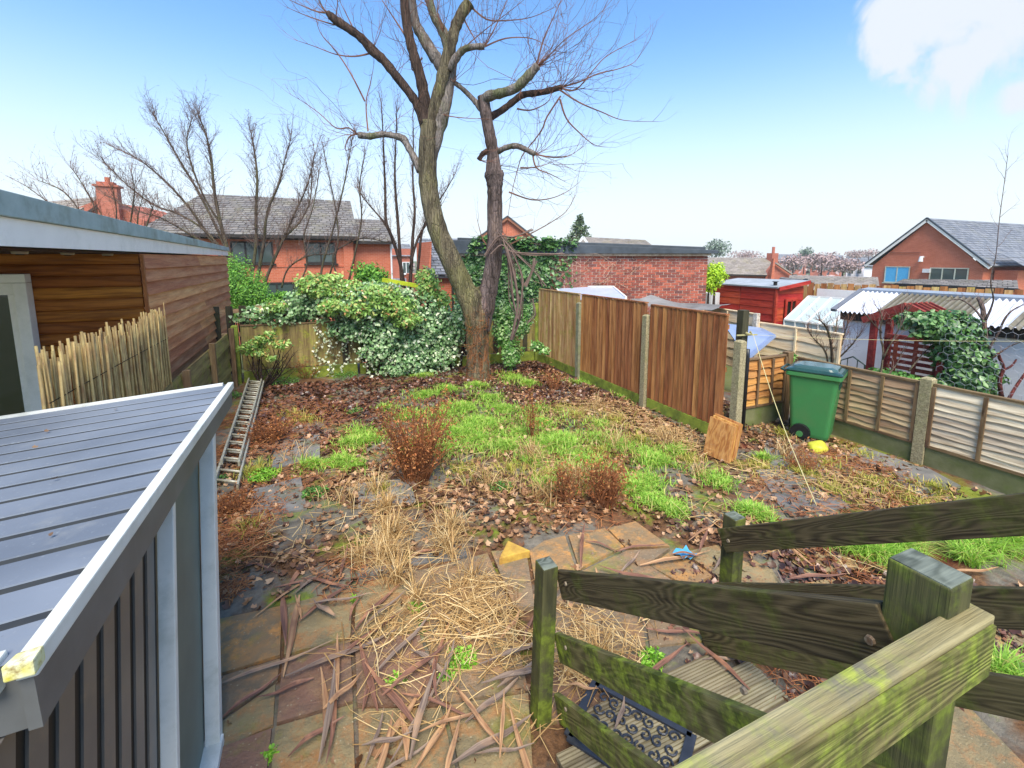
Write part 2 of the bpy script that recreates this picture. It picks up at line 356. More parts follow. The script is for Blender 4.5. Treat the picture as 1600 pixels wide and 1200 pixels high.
FLAGS = [(1,[(335,969),(441,946),(438,1024),(335,1056)]),(3,[(335,1061),(438,1029),(434,1062),(335,1129)]),(0,[(335,1135),(431,1067),(427,1133),(368,1160),(335,1169)]),
 (2,[(335,1174),(425,1139),(414,1235),(330,1235)]),(0,[(447,944),(552,917),(548,995),(443,1024)]),(2,[(441,1029),(548,1000),(552,1095),(432,1131)]),
 (0,[(430,1136),(552,1100),(556,1235),(420,1235)]),(0,[(557,915),(640,895),(655,984),(553,998)]),(3,[(645,894),(762,864),(800,952),(660,983)]),
 (2,[(554,1003),(655,989),(690,1100),(558,1102)]),(0,[(559,1107),(690,1105),(720,1235),(561,1235)]),(3,[(661,988),(800,958),(826,1078),(695,1098)]),
 (0,[(696,1103),(826,1083),(835,1235),(725,1235)]),(3,[(767,862),(822,860),(836,950),(804,953)]),(1,[(827,862),(850,846),(883,838),(900,892),(842,948)]),
 (1,[(888,837),(945,826),(975,855),(905,890)]),(1,[(949,825),(993,814),(1047,853),(979,857)]),(3,[(906,895),(980,862),(1047,858),(1012,884),(1070,921),(900,948),(860,945)]),
 (1,[(1053,857),(1114,901),(1075,918),(1016,885)]),(3,[(842,953),(900,953),(1000,938),(1010,1010),(850,1040)]),(3,[(1005,937),(1095,926),(1108,1000),(1015,1010)]),
 (0,[(1078,862),(1172,842),(1224,916),(1128,920),(1119,902),(1058,856)]),(0,[(1228,918),(1300,905),(1395,960),(1240,990)]),(0,[(1240,850),(1330,840),(1400,880),(1290,895)]),
 (0,[(1400,985),(1530,940),(1640,1010),(1500,1080)]),(0,[(1300,1085),(1500,1090),(1640,1235),(1350,1235)]),(2,[(850,1045),(1000,1020),(1030,1100),(860,1130)])]
for k, q in FLAGS:
    pts = [G(u, v) for u, v in q][::-1]
    mb = MB(); cz = random.uniform(.0, .014); c = sum((Vector((p.x,p.y,0)) for p in pts), Vector())/len(pts)
    n_ = len(pts); top = [(p.x, p.y, cz+random.uniform(-.003,.003)) for p in [c+(p-c)*.988 for p in pts]]; bot = [(p.x, p.y, -.05) for p in pts]
    area = sum(pts[i].x*pts[(i+1)%n_].y-pts[(i+1)%n_].x*pts[i].y for i in range(n_))
    if area < 0: top.reverse(); bot.reverse()
    mb.add(bot+top, [tuple(range(n_,2*n_))]+[(i,(i+1)%n_,n_+(i+1)%n_,n_+i) for i in range(n_)])
    o = obj('flagstone', mb, FM[k], patio)
mtar = m_plain('far_path_slab', lin((98,98,98)), lin((132,128,122)), 7, .55, .4, .4, dirt=lin((90,92,50)))
path = thing('path', None, None, (5, 3, 0)); path['kind'] = 'structure'
for q in ([(1190,690),(1260,672),(1300,712),(1205,735)],[(1180,735),(1240,735),(1280,752),(1205,770)],[(1262,712),(1305,716),(1380,740),(1290,748)],[(1305,715),(1350,702),(1440,735),(1385,738)],[(1205,775),(1285,760),(1330,795),(1230,810)],[(1445,735),(1500,765),(1440,785),(1385,745)],[(1560,800),(1640,800),(1640,850),(1560,850)],[(560,760),(640,752),(650,790),(560,800)],[(430,690),(500,680),(500,720),(425,735)],[(640,840),(720,830),(730,870),(640,885)],[(560,860),(630,850),(630,890),(560,905)],[(395,770),(470,750),(480,800),(390,815)],[(860,610),(900,600),(940,640),(880,650)]):
    mb = MB(); pts = [G(u, v) for u, v in q][::-1]; h = float(ground_z(pts[0].x, pts[0].y))+random.uniform(.012,.022)
    mb.slab([(p.x,p.y,h) for p in pts], .05); obj('paving_slab', mb, mtar, path)

# ------------------------------------------------------------------ timber cabin on the left
W_CLAD = m_wood('cabin_weatherboard', lin((206,136,86)), lin((140,84,56)), lin((222,166,116)), lin((142,132,64)), .3, .62, 3, 1.0, 22, rnd=.2, bd=.0015, cstr=.3)
W_LOG = m_wood('cabin_log_cladding', lin((176,108,44)), lin((100,52,26)), lin((190,122,54)), None, contour=5, cs=1.0, across=14, rnd=.3, rough=.6)
UPVC = m_plain('white_upvc', lin((246,243,236)), lin((238,235,228)), 5, .35, .5, .1, rnd=0, dirt=lin((170,176,160)), damt=.25)
FELT = m_plain('green_grey_roof_edge', lin((168,186,184)), lin((138,156,152)), 5, .6, .4, .3, rnd=0, dirt=lin((120,118,90)), damt=.5)
DARKGAP = m_plain('dark_boarding', lin((38,30,26)), None, 5, .8, .2, .2, rnd=0)
def m_glass(name, tint=(20,26,24), rough=.04):
    n = NT(name); v = n.coord('World'); return n.done(n.mix(n.noise(v, 2, 3), lin(tint), tuple(x*1.6 for x in lin(tint)[:3])+(1,)), rough, .8)
GLASS = m_glass('dark_window_glass')
XC, YC0, YC1 = -1.75, 6.42, 12.05
cabin = thing('garden_cabin', 'long brown timber cabin with white fascia and flat roof along the left boundary', 'garden building', (XC, 9, 0))
nb = 13; z0, z1 = .45, 2.4; hb = (z1-z0)/nb
for i in range(nb):
    z = z0+hb*(i+.5)
    for (ya, yb) in ((YC0+.01, 9.2+.3*math.sin(i*2.1)), (9.2+.3*math.sin(i*2.1), YC1)):
        o = board('weatherboard', (XC-.004, ya, z), (XC-.004, yb-.004, z), hb+.02, .020, W_CLAD, cabin, up=(-.24, 0, 1))
mb = MB(); mb.box(XC-5, XC-.03, YC0+.05, YC1, -.3, 2.42); obj('wall_core', mb, DARKGAP, cabin)
nl = 17; zl0, zl1 = 0.3, 2.42; hl = (zl1-zl0)/nl
for i in range(nl):
    board('log_board', (-4.6, YC0+.02, zl0+hl*(i+.5)), (XC-.03, YC0+.02, zl0+hl*(i+.5)), hl, .035, W_LOG, cabin, up=(0,0,1), shape='log')
board('corner_trim', (XC+.005, YC0-.02, .3), (XC+.005, YC0-.02, 2.4), .03, .04, m_wood('corner_trim_wood', lin((170,110,62)), lin((120,72,40))), cabin, up=(1,0,0))
# roof with fascia and soffit, carried forward over the porch
XF = XC+.03
f_a, f_b = PX(352,402,XF), PX(352,386,XF)
def prof(Y, zt, zb, x0, x1, t=.02): return [(x0,Y,zb),(x1,Y,zb),(x1,Y,zt),(x0,Y,zt)]
def strip(y0, y1, za0, za1, zb0, zb1, x0, x1):
    """box along Y whose bottom/top run za0->zb0 and za1->zb1"""
    q = MB(); q.add([(x0,y0,za0),(x1,y0,za0),(x1,y0,za1),(x0,y0,za1),(x0,y1,zb0),(x1,y1,zb0),(x1,y1,zb1),(x0,y1,zb1)], [(0,1,2,3),(7,6,5,4),(0,4,5,1),(1,5,6,2),(2,6,7,3),(3,7,4,0)]); return q
obj('fascia', strip(2.6, YC1+.05, 2.43, 2.62, 2.43, 2.53, XC-.0, XF), UPVC, cabin)
obj('roof_edge_trim', strip(2.6, YC1+.08, 2.622, 2.79, 2.532, 2.61, XF-.03, XF+.03), FELT, cabin, bevel=.006)
mb = strip(2.6, YC1, 2.43, 2.75, 2.45, 2.58, XC-5, XC-.01); obj('roof', mb, FELT, cabin)
mb = MB(); mb.box(XC-5, XC-.02, 2.6, YC0, 2.405, 2.425); obj('porch_soffit', mb, m_wood('soffit_boards', lin((70,44,30)), lin((34,20,14)), contour=8), cabin)
ms_ = m_plain('spotlight_rim', lin((150,130,110)), None, 5, .4, .5, 0, rnd=0)
for (u, v) in ((30,388),(105,392),(168,396),(207,398)):
    p = PX(u, v, XC-.10); mb = MB(); mb.tube([(p.x,p.y,2.403),(p.x,p.y,2.385)], [.045,.04], 12)
    s_ = obj('spotlight', mb, ms_, cabin); mb = MB(); mb.tube([(p.x,p.y,2.384),(p.x,p.y,2.378)], [.028,.02], 10); obj('lens', mb, GLASS, s_)
# door in the cabin porch wall
dx1 = -2.70; yd = 6.34
door = obj('door', MB().box(-3.55, dx1-.075, yd-.01, yd+.05, .15, 2.0), GLASS, cabin)
obj('door_jamb', MB().box(dx1-.10, dx1, yd-.06, yd+.06, .1, 2.11), UPVC, door, bevel=.006)
obj('door_head', MB().box(-3.75, dx1+.0, yd-.055, yd+.06, 2.112, 2.2), UPVC, door, bevel=.006)
obj('door_sash', MB().box(-3.6, dx1-.105, yd-.035, yd+.04, 1.99, 2.108).box(dx1-.16, dx1-.103, yd-.03, yd+.04, .2, 1.988), UPVC, door)

# ------------------------------------------------------------------ reed screen
REED = m_plain('dry_reed', lin((200,178,118)), lin((150,118,80)), 9, .7, .3, .4, rnd=.32, dirt=lin((122,92,66)), dscale=5)
reed = thing('reed_screen', 'yellow brown roll of reed screening standing beside the cabin', 'reed screen', (-1.52, 5, .9))
a0, a1 = PX(70,640,-1.50).y, PX(266,590,-1.50).y
N_ = 190
for i in range(N_):
    t = i/(N_-1); y = a0+(a1-a0)*t+random.uniform(-.008,.008); x = -1.5+random.uniform(-.03,.03)
    top = 1.79+.02*math.sin(t*9)+random.uniform(-.08,.05); 
    if random.random() < .12: top += .05
    ln = random.uniform(-.05,.05); r = random.uniform(.006,.013)
    mb = MB(); mb.tube([(x,y,.55),(x+ln*.3,y+ln*.5,1.2),(x+ln*.5,y+ln,top)], [r,r*.95,r*.7], 5); obj('reed', mb, REED, reed, smooth=True)
for z in (1.0, 1.5):
    mb = MB(); mb.tube([(-1.475,a0,z),(-1.47,(a0+a1)/2,z+.01),(-1.475,a1,z)], .003, 4); obj('wire', mb, DARKGAP, reed)

# ------------------------------------------------------------------ fences
CONC = m_plain('concrete_post_mat', lin((150,148,122)), lin((116,114,92)), 14, .85, .25, .7, 60, .004, 0, dirt=lin((120,130,70)), dscale=5, damt=.6)
PEB = m_plain('pebbled_concrete', lin((184,172,136)), lin((112,102,76)), 60, .85, .3, .9, 70, .006, 0, dirt=lin((120,128,70)), dscale=4, damt=.4)
GRAVELG = m_plain('algae_gravel_board', lin((150,164,60)), lin((100,112,46)), 8, .8, .3, .5, 30, .004, .08, dirt=lin((70,78,34)), dscale=3, damt=.7)
GRAVELK = m_plain('grey_green_gravel_board', lin((128,128,92)), lin((100,104,66)), 7, .8, .3, .5, 40, .004, .08, dirt=lin((96,112,44)), dscale=3, damt=.7)
W_BROWN = m_wood('brown_feather_edge', lin((168,108,62)), lin((98,60,36)), lin((194,138,88)), lin((136,128,60)), .25, .60, 4, .9, 16, rnd=.28)
W_PALE = m_wood('weathered_feather_edge', lin((190,146,92)), lin((116,76,46)), lin((220,190,140)), lin((160,160,60)), .6, .50, 4, .9, 16, rnd=.28)
W_MOSSY = m_wood('mossy_fence_board', lin((138,122,78)), lin((84,68,46)), lin((160,146,90)), lin((158,160,54)), .7, .50, 4, .9, 14, rnd=.2, moss2=lin((104,116,44)))
XB = 4.74
YP = [9.36, 7.55, 5.60, 4.02]
panels = [(YP[0], YP[1], W_PALE, 1.68, 1.68), (YP[1], YP[2], W_BROWN, 1.68, 1.68), (YP[2]-.02, 4.08, W_BROWN, 1.66, 1.66)]
lab = ['pale weathered closeboard fence panel beside the ivy corner', 'rich brown closeboard fence panel between two concrete posts', 'wide brown closeboard fence panel nearest the wheelie bin']
for k, (ya, yb, m, t0, t1) in enumerate(panels):
    f = thing('closeboard_fence', lab[k], 'fence panel', (XB, (ya+yb)/2, 0), group='tall closeboard fence down the right side of the garden')
    ya -= .05; yb += .05
    n = int(round((ya-yb)/.092)); w = (ya-yb)/n
    for i in range(n):
        y = ya-w*(i+.5); zt = t0-.015+random.uniform(-.004,.004)
        o = board('board', (XB+.004, y, .19), (XB+.004, y, zt), w+.018, .014, m, f, up=(-.24, 1, 0))
    for z in (.35, .95, 1.5): obj('rail', MB().box(XB+.018, XB+.055, yb, ya, z-.03, z+.03), m, f)
    obj('capping', MB().box(XB-.018, XB+.045, yb, ya, t0-.012, t0+.008), m, f)
    g = obj('gravel_board', MB().box(XB-.02, XB+.03, yb+.0, ya, -.12, .185), GRAVELG, f)
def post(x, y, w, d, z, m, label, group=None, name='fence_post', z0=-.15, cap=.02):
    mb = MB(); mb.add([(x-w/2,y-d/2,z0),(x+w/2,y-d/2,z0),(x+w/2,y+d/2,z0),(x-w/2,y+d/2,z0),(x-w/2,y-d/2,z-cap),(x+w/2,y-d/2,z-cap),(x+w/2,y+d/2,z-cap),(x-w/2,y+d/2,z-cap),
        (x-w/2+cap,y-d/2+cap,z),(x+w/2-cap,y-d/2+cap,z),(x+w/2-cap,y+d/2-cap,z),(x-w/2+cap,y+d/2-cap,z)],
        [(0,3,2,1),(0,1,5,4),(1,2,6,5),(2,3,7,6),(3,0,4,7),(4,5,9,8),(5,6,10,9),(6,7,11,10),(7,4,8,11),(8,9,10,11)])
    return tag(obj(name, mb, m), label, 'fence post', group)
post(XB-.02, YP[1], .10, .10, 1.52, CONC, 'smooth concrete post between the pale and the brown fence panels')
post(XB-.02, YP[2], .10, .10, 1.50, PEB, 'pebbled concrete post between the two brown fence panels')
post(4.80, 3.96, .10, .10, 1.36, PEB, 'speckled concrete post at the near end of the brown fence')
post(XB-.02, 9.42, .10, .10, 1.35, GRAVELG, 'green stained timber post in the far corner of the garden')
W_DARK = m_wood('dark_wet_post', lin((66,60,48)), lin((34,30,26)), lin((86,84,60)), lin((80,86,40)), .4, .55, 8, 1, rnd=.1)
tp = board('tall_timber_post', (5.24,4.31,-.1), (5.24,4.31,1.68), .11, .10, W_DARK, up=(1,0,0), bevel=.005); tag(tp, 'tall dark timber post beside the end of the brown fence, carrying a washing line', 'post')
dp = obj('drainpipe', MB().tube([(5.325,4.27,0),(5.325,4.27,1.05),(5.32,4.27,1.15)], .03, 10), m_plain('black_pipe', lin((40,42,46)), None, 5, .4, .5, .1, rnd=0), smooth=True); tag(dp, 'black plastic pipe strapped to the tall dark post', 'pipe')
hk = obj('line_cleat', MB().bar((5.06,4.24,1.36),(5.44,4.24,1.345),.018,.018).tube([(5.20,4.22,1.39),(5.24,4.20,1.37),(5.30,4.21,1.36),(5.28,4.22,1.40)], .014, 6), m_plain('cleat_metal', lin((178,170,120)), None, 5, .5, .5, .1, rnd=0)); tag(hk, 'pale metal cleat with knotted line on the tall dark post', 'cleat')
ROPE = m_plain('pale_line', lin((214,204,150)), None, 30, .7, .3, .1, rnd=0)
e = G(1276, 790, .02); s0 = Vector((5.30, 4.19, 1.37))
pts = [s0.lerp(e, t)+Vector((0,0,-.10*math.sin(math.pi*t)+.0)) for t in [i/14 for i in range(15)]]
tag(obj('washing_line', MB().tube(pts, .0038, 5), ROPE), 'pale yellow washing line hanging down from the dark post to the ground', 'rope')
p1 = PX(1180,512,5.2); p2 = Vector((9.8, 3.4, 1.25))
pts = [Vector((5.28,4.2,1.36)).lerp(PX(1640,533,7.5), t)+Vector((0,0,-.03*math.sin(math.pi*t))) for t in [i/10 for i in range(11)]]
tag(obj('washing_line', MB().tube(pts, .0022, 4), ROPE), 'thin white line stretched across the neighbouring garden to the right', 'rope')

def waney(name, a, b, z0, z1, m, mrail, label, nslat=9, bays=4, group=None, grav=.2, gm=None, side=1):
    """waney-lap panel from a to b (ground points); battens on the garden side"""
    a = Vector(a); b = Vector(b); d = (b-a).normalized(); nrm = Vector((d.y, -d.x, 0))*side
    f = thing('waney_fence', label, 'fence panel', (a+b)/2, group=group); h = (z1-z0-.05)/nslat
    for i in range(nslat):
        z = z0+.02+h*(i+.5); w = h+.03
        mb = MB(); L = (b-a).length; K = 12; vs = []; ph = random.uniform(0,9)
        for k in range(K+1):
            p = a+d*(L*k/K); wob = .010*math.sin(k*1.1+ph)+random.uniform(-.006,.006)
            lo = z-w/2+wob; hi = z+w/2
            for (zz, off) in ((lo, .030), (lo, .016), (hi, -.008), (hi, .000)): q = p+nrm*off; vs.append((q.x, q.y, zz))
        fs = []
        for k in range(K):
            o = k*4
            for j in range(4): j2 = (j+1) % 4; fs.append((o+j, o+4+j, o+4+j2, o+j2))
        mb.add(vs, fs)
        s = obj('slat', mb, m, f); orient(s, tuple((a+b)/2+Vector((0,0,z))), d)
    for k in range(bays+1):
        p = a+d*((b-a).length*k/bays)*(1 if 0 < k < bays else 1); p = p+d*(.018 if k == 0 else (-.018 if k == bays else 0))
        board('batten', (p.x+nrm.x*.040, p.y+nrm.y*.040, z0), (p.x+nrm.x*.040, p.y+nrm.y*.040, z1-.02), .035, .018, mrail, f, up=tuple(d))
    board('capping', a+Vector((0,0,z1)), b+Vector((0,0,z1)), .022, .06, mrail, f)
    board('bottom_rail', a+nrm*.02+Vector((0,0,z0-.005)), b+nrm*.02+Vector((0,0,z0-.005)), .03, .04, mrail, f)
    if gm: board('gravel_board', a+Vector((0,0,(z0-.02)/2-.06)), b+Vector((0,0,(z0-.02)/2-.06)), z0+.10, .045, gm, f)
    return f
W_ORANGE = m_wood('orange_waney_slat', lin((196,138,74)), lin((130,80,40)), lin((214,164,100)), None, contour=4, cs=1.2, across=14, rnd=.22)
W_SILVER = m_wood('silvered_waney_slat', lin((222,202,172)), lin((136,112,88)), lin((238,224,198)), lin((148,146,80)), .3, .60, 4, 1.2, 14, rnd=.22)
W_TAUPE = m_wood('taupe_waney_slat', lin((192,160,120)), lin((120,92,66)), lin((214,186,148)), lin((144,140,66)), .4, .56, 4, 1.2, 14, rnd=.2)
W_RAIL = m_wood('dark_batten', lin((124,98,70)), lin((78,58,42)), lin((150,128,92)), None, contour=5, rnd=.1)
XR = 6.36
waney('p', (5.36,4.36,0), (6.20,4.36,0), .30, .98, W_ORANGE, W_RAIL, 'orange waney lap fence panel behind the wheelie bin', 6, 3, gm=GRAVELK)
wp_ = board('fence_post', (6.27,4.36,-.1), (6.27,4.36,1.02), .11, .10, W_RAIL, up=(1,0,0), bevel=.004); tag(wp_, 'brown timber corner post behind the green wheelie bin', 'fence post')
gr_ = 'low waney lap fence along the right side of the garden'
YR = 2.74
waney('p', (XR,4.28,0), (XR,YR+.06,0), .24, .95, W_TAUPE, W_RAIL, 'taupe waney lap panel beside the wheelie bin', 9, 4, gr_, gm=GRAVELK, side=1)
waney('p', (XR,YR-.06,0), (XR,YR-1.86,0), .24, .95, W_SILVER, W_RAIL, 'silver grey waney lap panel right of the concrete post', 9, 4, gr_, gm=GRAVELK, side=1)
post(XR, YR, .11, .11, 1.02, PEB, 'mossy concrete post between the low waney lap panels')
post(XR, YR-1.93, .11, .11, 1.02, PEB, 'concrete post at the near end of the silver grey waney panel')

# left boundary: wide mossy gravel boards between short posts
XL = -1.46
lf = thing('fence', 'low fence of wide green stained boards below the cabin wall', 'fence', (XL, 8, 0))
for (y0_, y1_) in ((4.3,6.28),(6.34,7.82),(7.88,9.52)):
    for i in range(4):
        board('board', (XL-.01, y0_, .10+.235*i+.1), (XL-.01, y1_, .10+.235*i+.1), .215, .03, W_MOSSY, lf, up=(-.12,0,1), bevel=.003)
for (y, z) in ((4.25,1.0),(6.31,1.06),(7.85,1.12),(9.6,1.10)):
    tag(board('fence_post', (XL+.045, y, -.1), (XL+.045, y, z), .075, .075, W_RAIL, up=(1,0,0), bevel=.004), {4.25:'green stained fence post hidden low behind the metal shed',6.31:'green stained square post at the corner of the metal shed roof',7.85:'green stained square post halfway along the left fence',9.6:'slim green post where the left fence meets the back fence'}[y], 'fence post', 'posts of the low left fence')
post(-1.40, 9.86, .11, .1, 1.12, GRAVELG, 'dark mossy post at the left end of the back fence')

# back fence: broad panel with moss at left, darker boards behind the ivy
bf = thing('fence', 'mossy vertical board fence across the end of the garden', 'fence', (1.6, 9.7, 0))
def bl(x): return 9.86+(9.40-9.86)*(x+1.34)/(4.68+1.34)
x = -1.30; k = 0
while x < 4.62:
    w = .118; y = bl(x+w/2); h = 1.10 if x < .3 else (1.06 if x < 2.6 else .98)
    if x < .05 or k % 1 == 0:
        board('board', (x+w/2, y, .24), (x+w/2, y, h), w+.004, .016, W_MOSSY if (x < .35 or k % 3) else W_DARK, bf, up=(1,-.08,.0))
    x += w; k += 1
for (xa, xb) in ((-1.3,.75),(.8,2.7),(2.75,4.65)):
    board('gravel_board', (xa, bl(xa), .06), (xb, bl(xb), .06), .32, .04, GRAVELG, bf)
board('capping', (-1.3, bl(-1.3), 1.11), (.35, bl(.35), 1.11), .02, .05, W_RAIL, bf)
rf = thing('fence', 'grey picket fence standing behind the mossy panel left of the ivy', 'fence', (-.9, 10.1, 0))
for x in (-1.72,-1.50,-1.28,-.98,-.60,-.3):
    board('picket', (x, 10.12, .2), (x, 10.12, 1.46), .12 if x != -.98 else .16, .02, W_DARK if x != -.98 else W_TAUPE, rf, up=(1,0,0))
for z in (.9, 1.36): board('rail', (-1.8,10.15,z), (1.2,10.15,z), .08, .03, W_TAUPE, rf)

# ------------------------------------------------------------------ metal shed, left foreground
n = NT('slate_blue_steel'); v = n.coord('World'); c = n.mix(n.mr(n.noise(v, 1.2, 5), .35, .65), lin((98,106,118)), lin((122,130,142)))
c = n.mix(n.mr(n.noise(v, 6, 7, .7), .56, .72, 0, .4), c, lin((138,140,140))); c = n.mix(n.mr(n.voro(v, 14), .0, .05, .6, 0), c, lin((60,56,50))); c = n.mix(n.mr(n.noise(v, 60, 3, .7), .62, .72, 0, .45), c, lin((150,156,160)))
n.bump(n.noise(v, 60, 4), .12, .002); STEEL = n.done(c, n.mr(n.noise(v, 5, 5), .3, .7, .45, .65), .3)
n = NT('dark_clad_steel'); v = n.coord('World'); c = n.mix(n.mr(n.noise(v, 2.2, 6, .6), .4, .7), lin((92,90,86)), lin((120,112,102)))
c = n.mix(n.mr(n.noise(v, 9, 6, .7), .55, .75, 0, .4), c, lin((150,128,100))); CLAD = n.done(c, .35, .5)
FASC = m_plain('shed_fascia_grey', lin((104,106,106)), lin((84,86,86)), 4, .45, .5, .1, rnd=0)
WTRIM = m_plain('shed_white_trim', lin((226,226,220)), lin((206,208,202)), 3, .4, .5, .1, rnd=0, dirt=lin((150,156,140)), dscale=7, damt=.35)
GREENP = m_plain('shed_green_door', lin((104,116,106)), lin((88,98,90)), 3, .5, .4, .1, rnd=0)
YELM = m_plain('yellow_stain', lin((222,224,200)), lin((200,190,70)), 34, .6, .3, .2, rnd=0, dirt=lin((130,100,50)), dscale=60, damt=.8)
shed = thing('metal_shed', 'low metal shed with slate blue ribbed roof and white edge trim in the left foreground', 'shed', (-.9, 2, 0))
RA = PX(360, 605, -.50)             # far right roof corner
RB = PX(44, 1046, -.50)             # near right roof corner
LA = G(0, 662, 1.50); LB = Vector((LA.x, RB.y-.02, 1.52))
sl = (RA.z-LA.z)/(RA.x-LA.x)
XLs = -2.0
ca, cb, cc, cd = Vector((XLs, LB.y, RB.z+sl*(XLs-RB.x))), Vector((RB.x, RB.y, RB.z)), Vector((RA.x, RA.y, RA.z)), Vector((XLs, RA.y, RA.z+sl*(XLs-RA.x)))
def roofpt(s, t, h=0):      # s 0..1 left-right, t 0..1 near-far
    p = ca.lerp(cb, s).lerp(cd.lerp(cc, s), t); return Vector((p.x, p.y, p.z+h))
def ribbed(pf, nr, hh, rw=.28, flank=.10):
    q = MB(); prof_ = []
    for i in range(nr):
        t = i/nr; prof_ += [(t, 0), (t+(1-rw-2*flank)/nr, 0), (t+(1-rw-flank)/nr, hh), (t+(1-flank)/nr, hh)]
    prof_.append((1, 0)); vs = []; S_ = 6
    for (t, h) in prof_:
        for j in range(S_+1): vs.append(pf(j/S_, t, h))
    w = S_+1; fs = [(i*w+j, i*w+j+1, (i+1)*w+j+1, (i+1)*w+j) for i in range(len(prof_)-1) for j in range(S_)]
    q.add(vs, fs); return q
obj('roof_sheet', ribbed(lambda s, t, h: roofpt(s, t, .022-h), 15, .005, .20, .012), STEEL, shed)
GRV = m_plain('painted_groove_shade', lin((44,48,54)), lin((64,66,64)), 8, .8, .2, .2, rnd=0)  # dark strips stand in for the shaded rib flanks, painted on the roof
for i in range(15): t0g, t1g = (i+1-.215)/15, (i+1-.008)/15; obj('groove_shade', MB().add([roofpt(0,t0g,.0185), roofpt(1,t0g,.0185), roofpt(1,t1g,.0185), roofpt(0,t1g,.0185)], [(0,1,2,3)]), GRV, shed)
for (u, v) in ((12,965),(105,872),(178,795),(88,821),(262,694),(225,738),(290,662),(312,636),(170,846),(135,780),(34,1094),(225,775),(108,688),(245,648)):
    d = ray(u, v); nrm = (cb-ca).cross(cd-ca).normalized(); t = (ca-Vector((0,0,EYE))).dot(nrm)/Vector(d).dot(nrm); p = Vector((0,0,EYE))+Vector(d)*t
    if XLs < p.x < -.5: obj('roof_screw', MB().tube([p+Vector((0,0,-.004)), p+Vector((0,0,.008))], [.006,.005], 8), FELT, shed)
rl_ = [(roofpt(random.random()*.85+.1, random.random()*.96, .03)) for _ in range(9)]
o = scatter('roof_debris', DEAD_T, DEAD_F, rl_, rng.uniform(.008,.02,9), rotmats(9, .3), m_leaf('dry_debris', [(0, lin((74,52,40))), (1, lin((150,120,90)))]), shed); o['kind'] = 'stuff'
# edge trims, white top and grey face
obj('edge_trim', MB().slab([cb+Vector((-.014,-.01,.030)), cb+Vector((.018,-.01,.030)), cc+Vector((.018,.012,.030)), cc+Vector((-.014,.012,.030))], .04), WTRIM, shed, bevel=.005)
obj('edge_trim', MB().slab([ca+Vector((0,-.02,.030)), cb+Vector((-.037,-.02,.030)), cb+Vector((-.037,.03,.030)), ca+Vector((0,.03,.030))], .055), WTRIM, shed, bevel=.004)
obj('edge_trim', MB().slab([cd+Vector((0,-.02,.030)), cc+Vector((-.037,-.02,.030)), cc+Vector((-.037,.012,.030)), cd+Vector((0,.012,.030))], .03), WTRIM, shed)
obj('corner_cap', MB().slab([cb+Vector((-.022,-.024,.033)), cb+Vector((.020,-.024,.033)), cb+Vector((.020,.012,.033)), cb+Vector((-.014,.006,.033))], .03), YELM, shed, bevel=.003)
obj('fascia', MB().slab([cb+Vector((.008,0,-.12)), cc+Vector((.008,-.04,-.10)), cc+Vector((.008,0,-.008)), cb+Vector((.008,-.005,-.008))], .02), FASC, shed)
SH = .21       # the old shed leans: y moves by SH for each metre of height
def lean(x, y, z): return Vector((x-.02*(1.55-z), y-SH*(1.55-z), z))
YD0, YD1 = 1.94, 2.67
def wallp(s, t, h): # cladding on the right face: s 0..1 bottom-top, t 0..1 near-far
    z = -.02+(1.50+.02)*s; y = (cb.y+.03)+(YD0-.04-cb.y-.03)*t; p = lean(-.55, y, z); return Vector((p.x+.015-h, p.y, p.z))
ya_, yb_ = cb.y-.02, YD0-.03; ncl = 8; wcl = (yb_-ya_)/ncl
CLADK = m_plain('cladding_groove', lin((30,30,30)), None, 5, .6, .3, .1, rnd=0)
obj('wall_backing', MB().slab([lean(-.556, ya_, -.02), lean(-.556, yb_, -.02), lean(-.556, yb_, 1.5), lean(-.556, ya_, 1.5)], .02), CLADK, shed)
for i in range(ncl):
    y0_ = ya_+wcl*i+.006; y1_ = y0_+wcl*.62
    obj('cladding_strip', MB().slab([lean(-.550, y0_, -.02), lean(-.550, y1_, -.02), lean(-.550, y1_, 1.50), lean(-.550, y0_, 1.50)], .006), CLAD, shed)
def lpost(y, w=.05, t=.05, m=WTRIM, name='door_post', x=-.53, z1=1.50):
    mb = MB(); b0 = lean(x, y, -.02); b1 = lean(x, y, z1); mb.bar(b0, b1, t, w, up=(1,0,0)); return obj(name, mb, m, shed, bevel=.004)
lpost(YD0, .035, .05); lpost(YD1, .055, .06); lpost(YD1-.04, .012, .062)
a_, b_, c_, d_ = lean(-.565, YD0, 0), lean(-.565, YD1-.045, 0), lean(-.565, YD1-.045, 1.48), lean(-.565, YD0, 1.48)
obj('door_panel', MB().slab([a_,b_,c_,d_], .02), GREENP, shed)
obj('door_sill', MB().bar(lean(-.55, YD0, .02), lean(-.55, YD1, .02), .05, .12), WTRIM, shed)
obj('wall', MB().slab([lean(-2.0,cb.y+.07,0), lean(-.57,cb.y+.07,0), lean(-.57,cb.y+.07,1.50), lean(-2.0,cb.y+.07,1.38)], .02), CLAD, shed)
obj('wall', MB().slab([lean(-.57,YD1,0), lean(-2.0,YD1,0), lean(-2.0,YD1,1.36), lean(-.57,YD1,1.5)], .02), CLAD, shed)
obj('fascia', MB().slab([cb+Vector((-1.5,.008,-.17)), cb+Vector((0,.008,-.12)), cb+Vector((0,.004,-.012)), cb+Vector((-1.5,.004,-.14))], .015), FASC, shed)

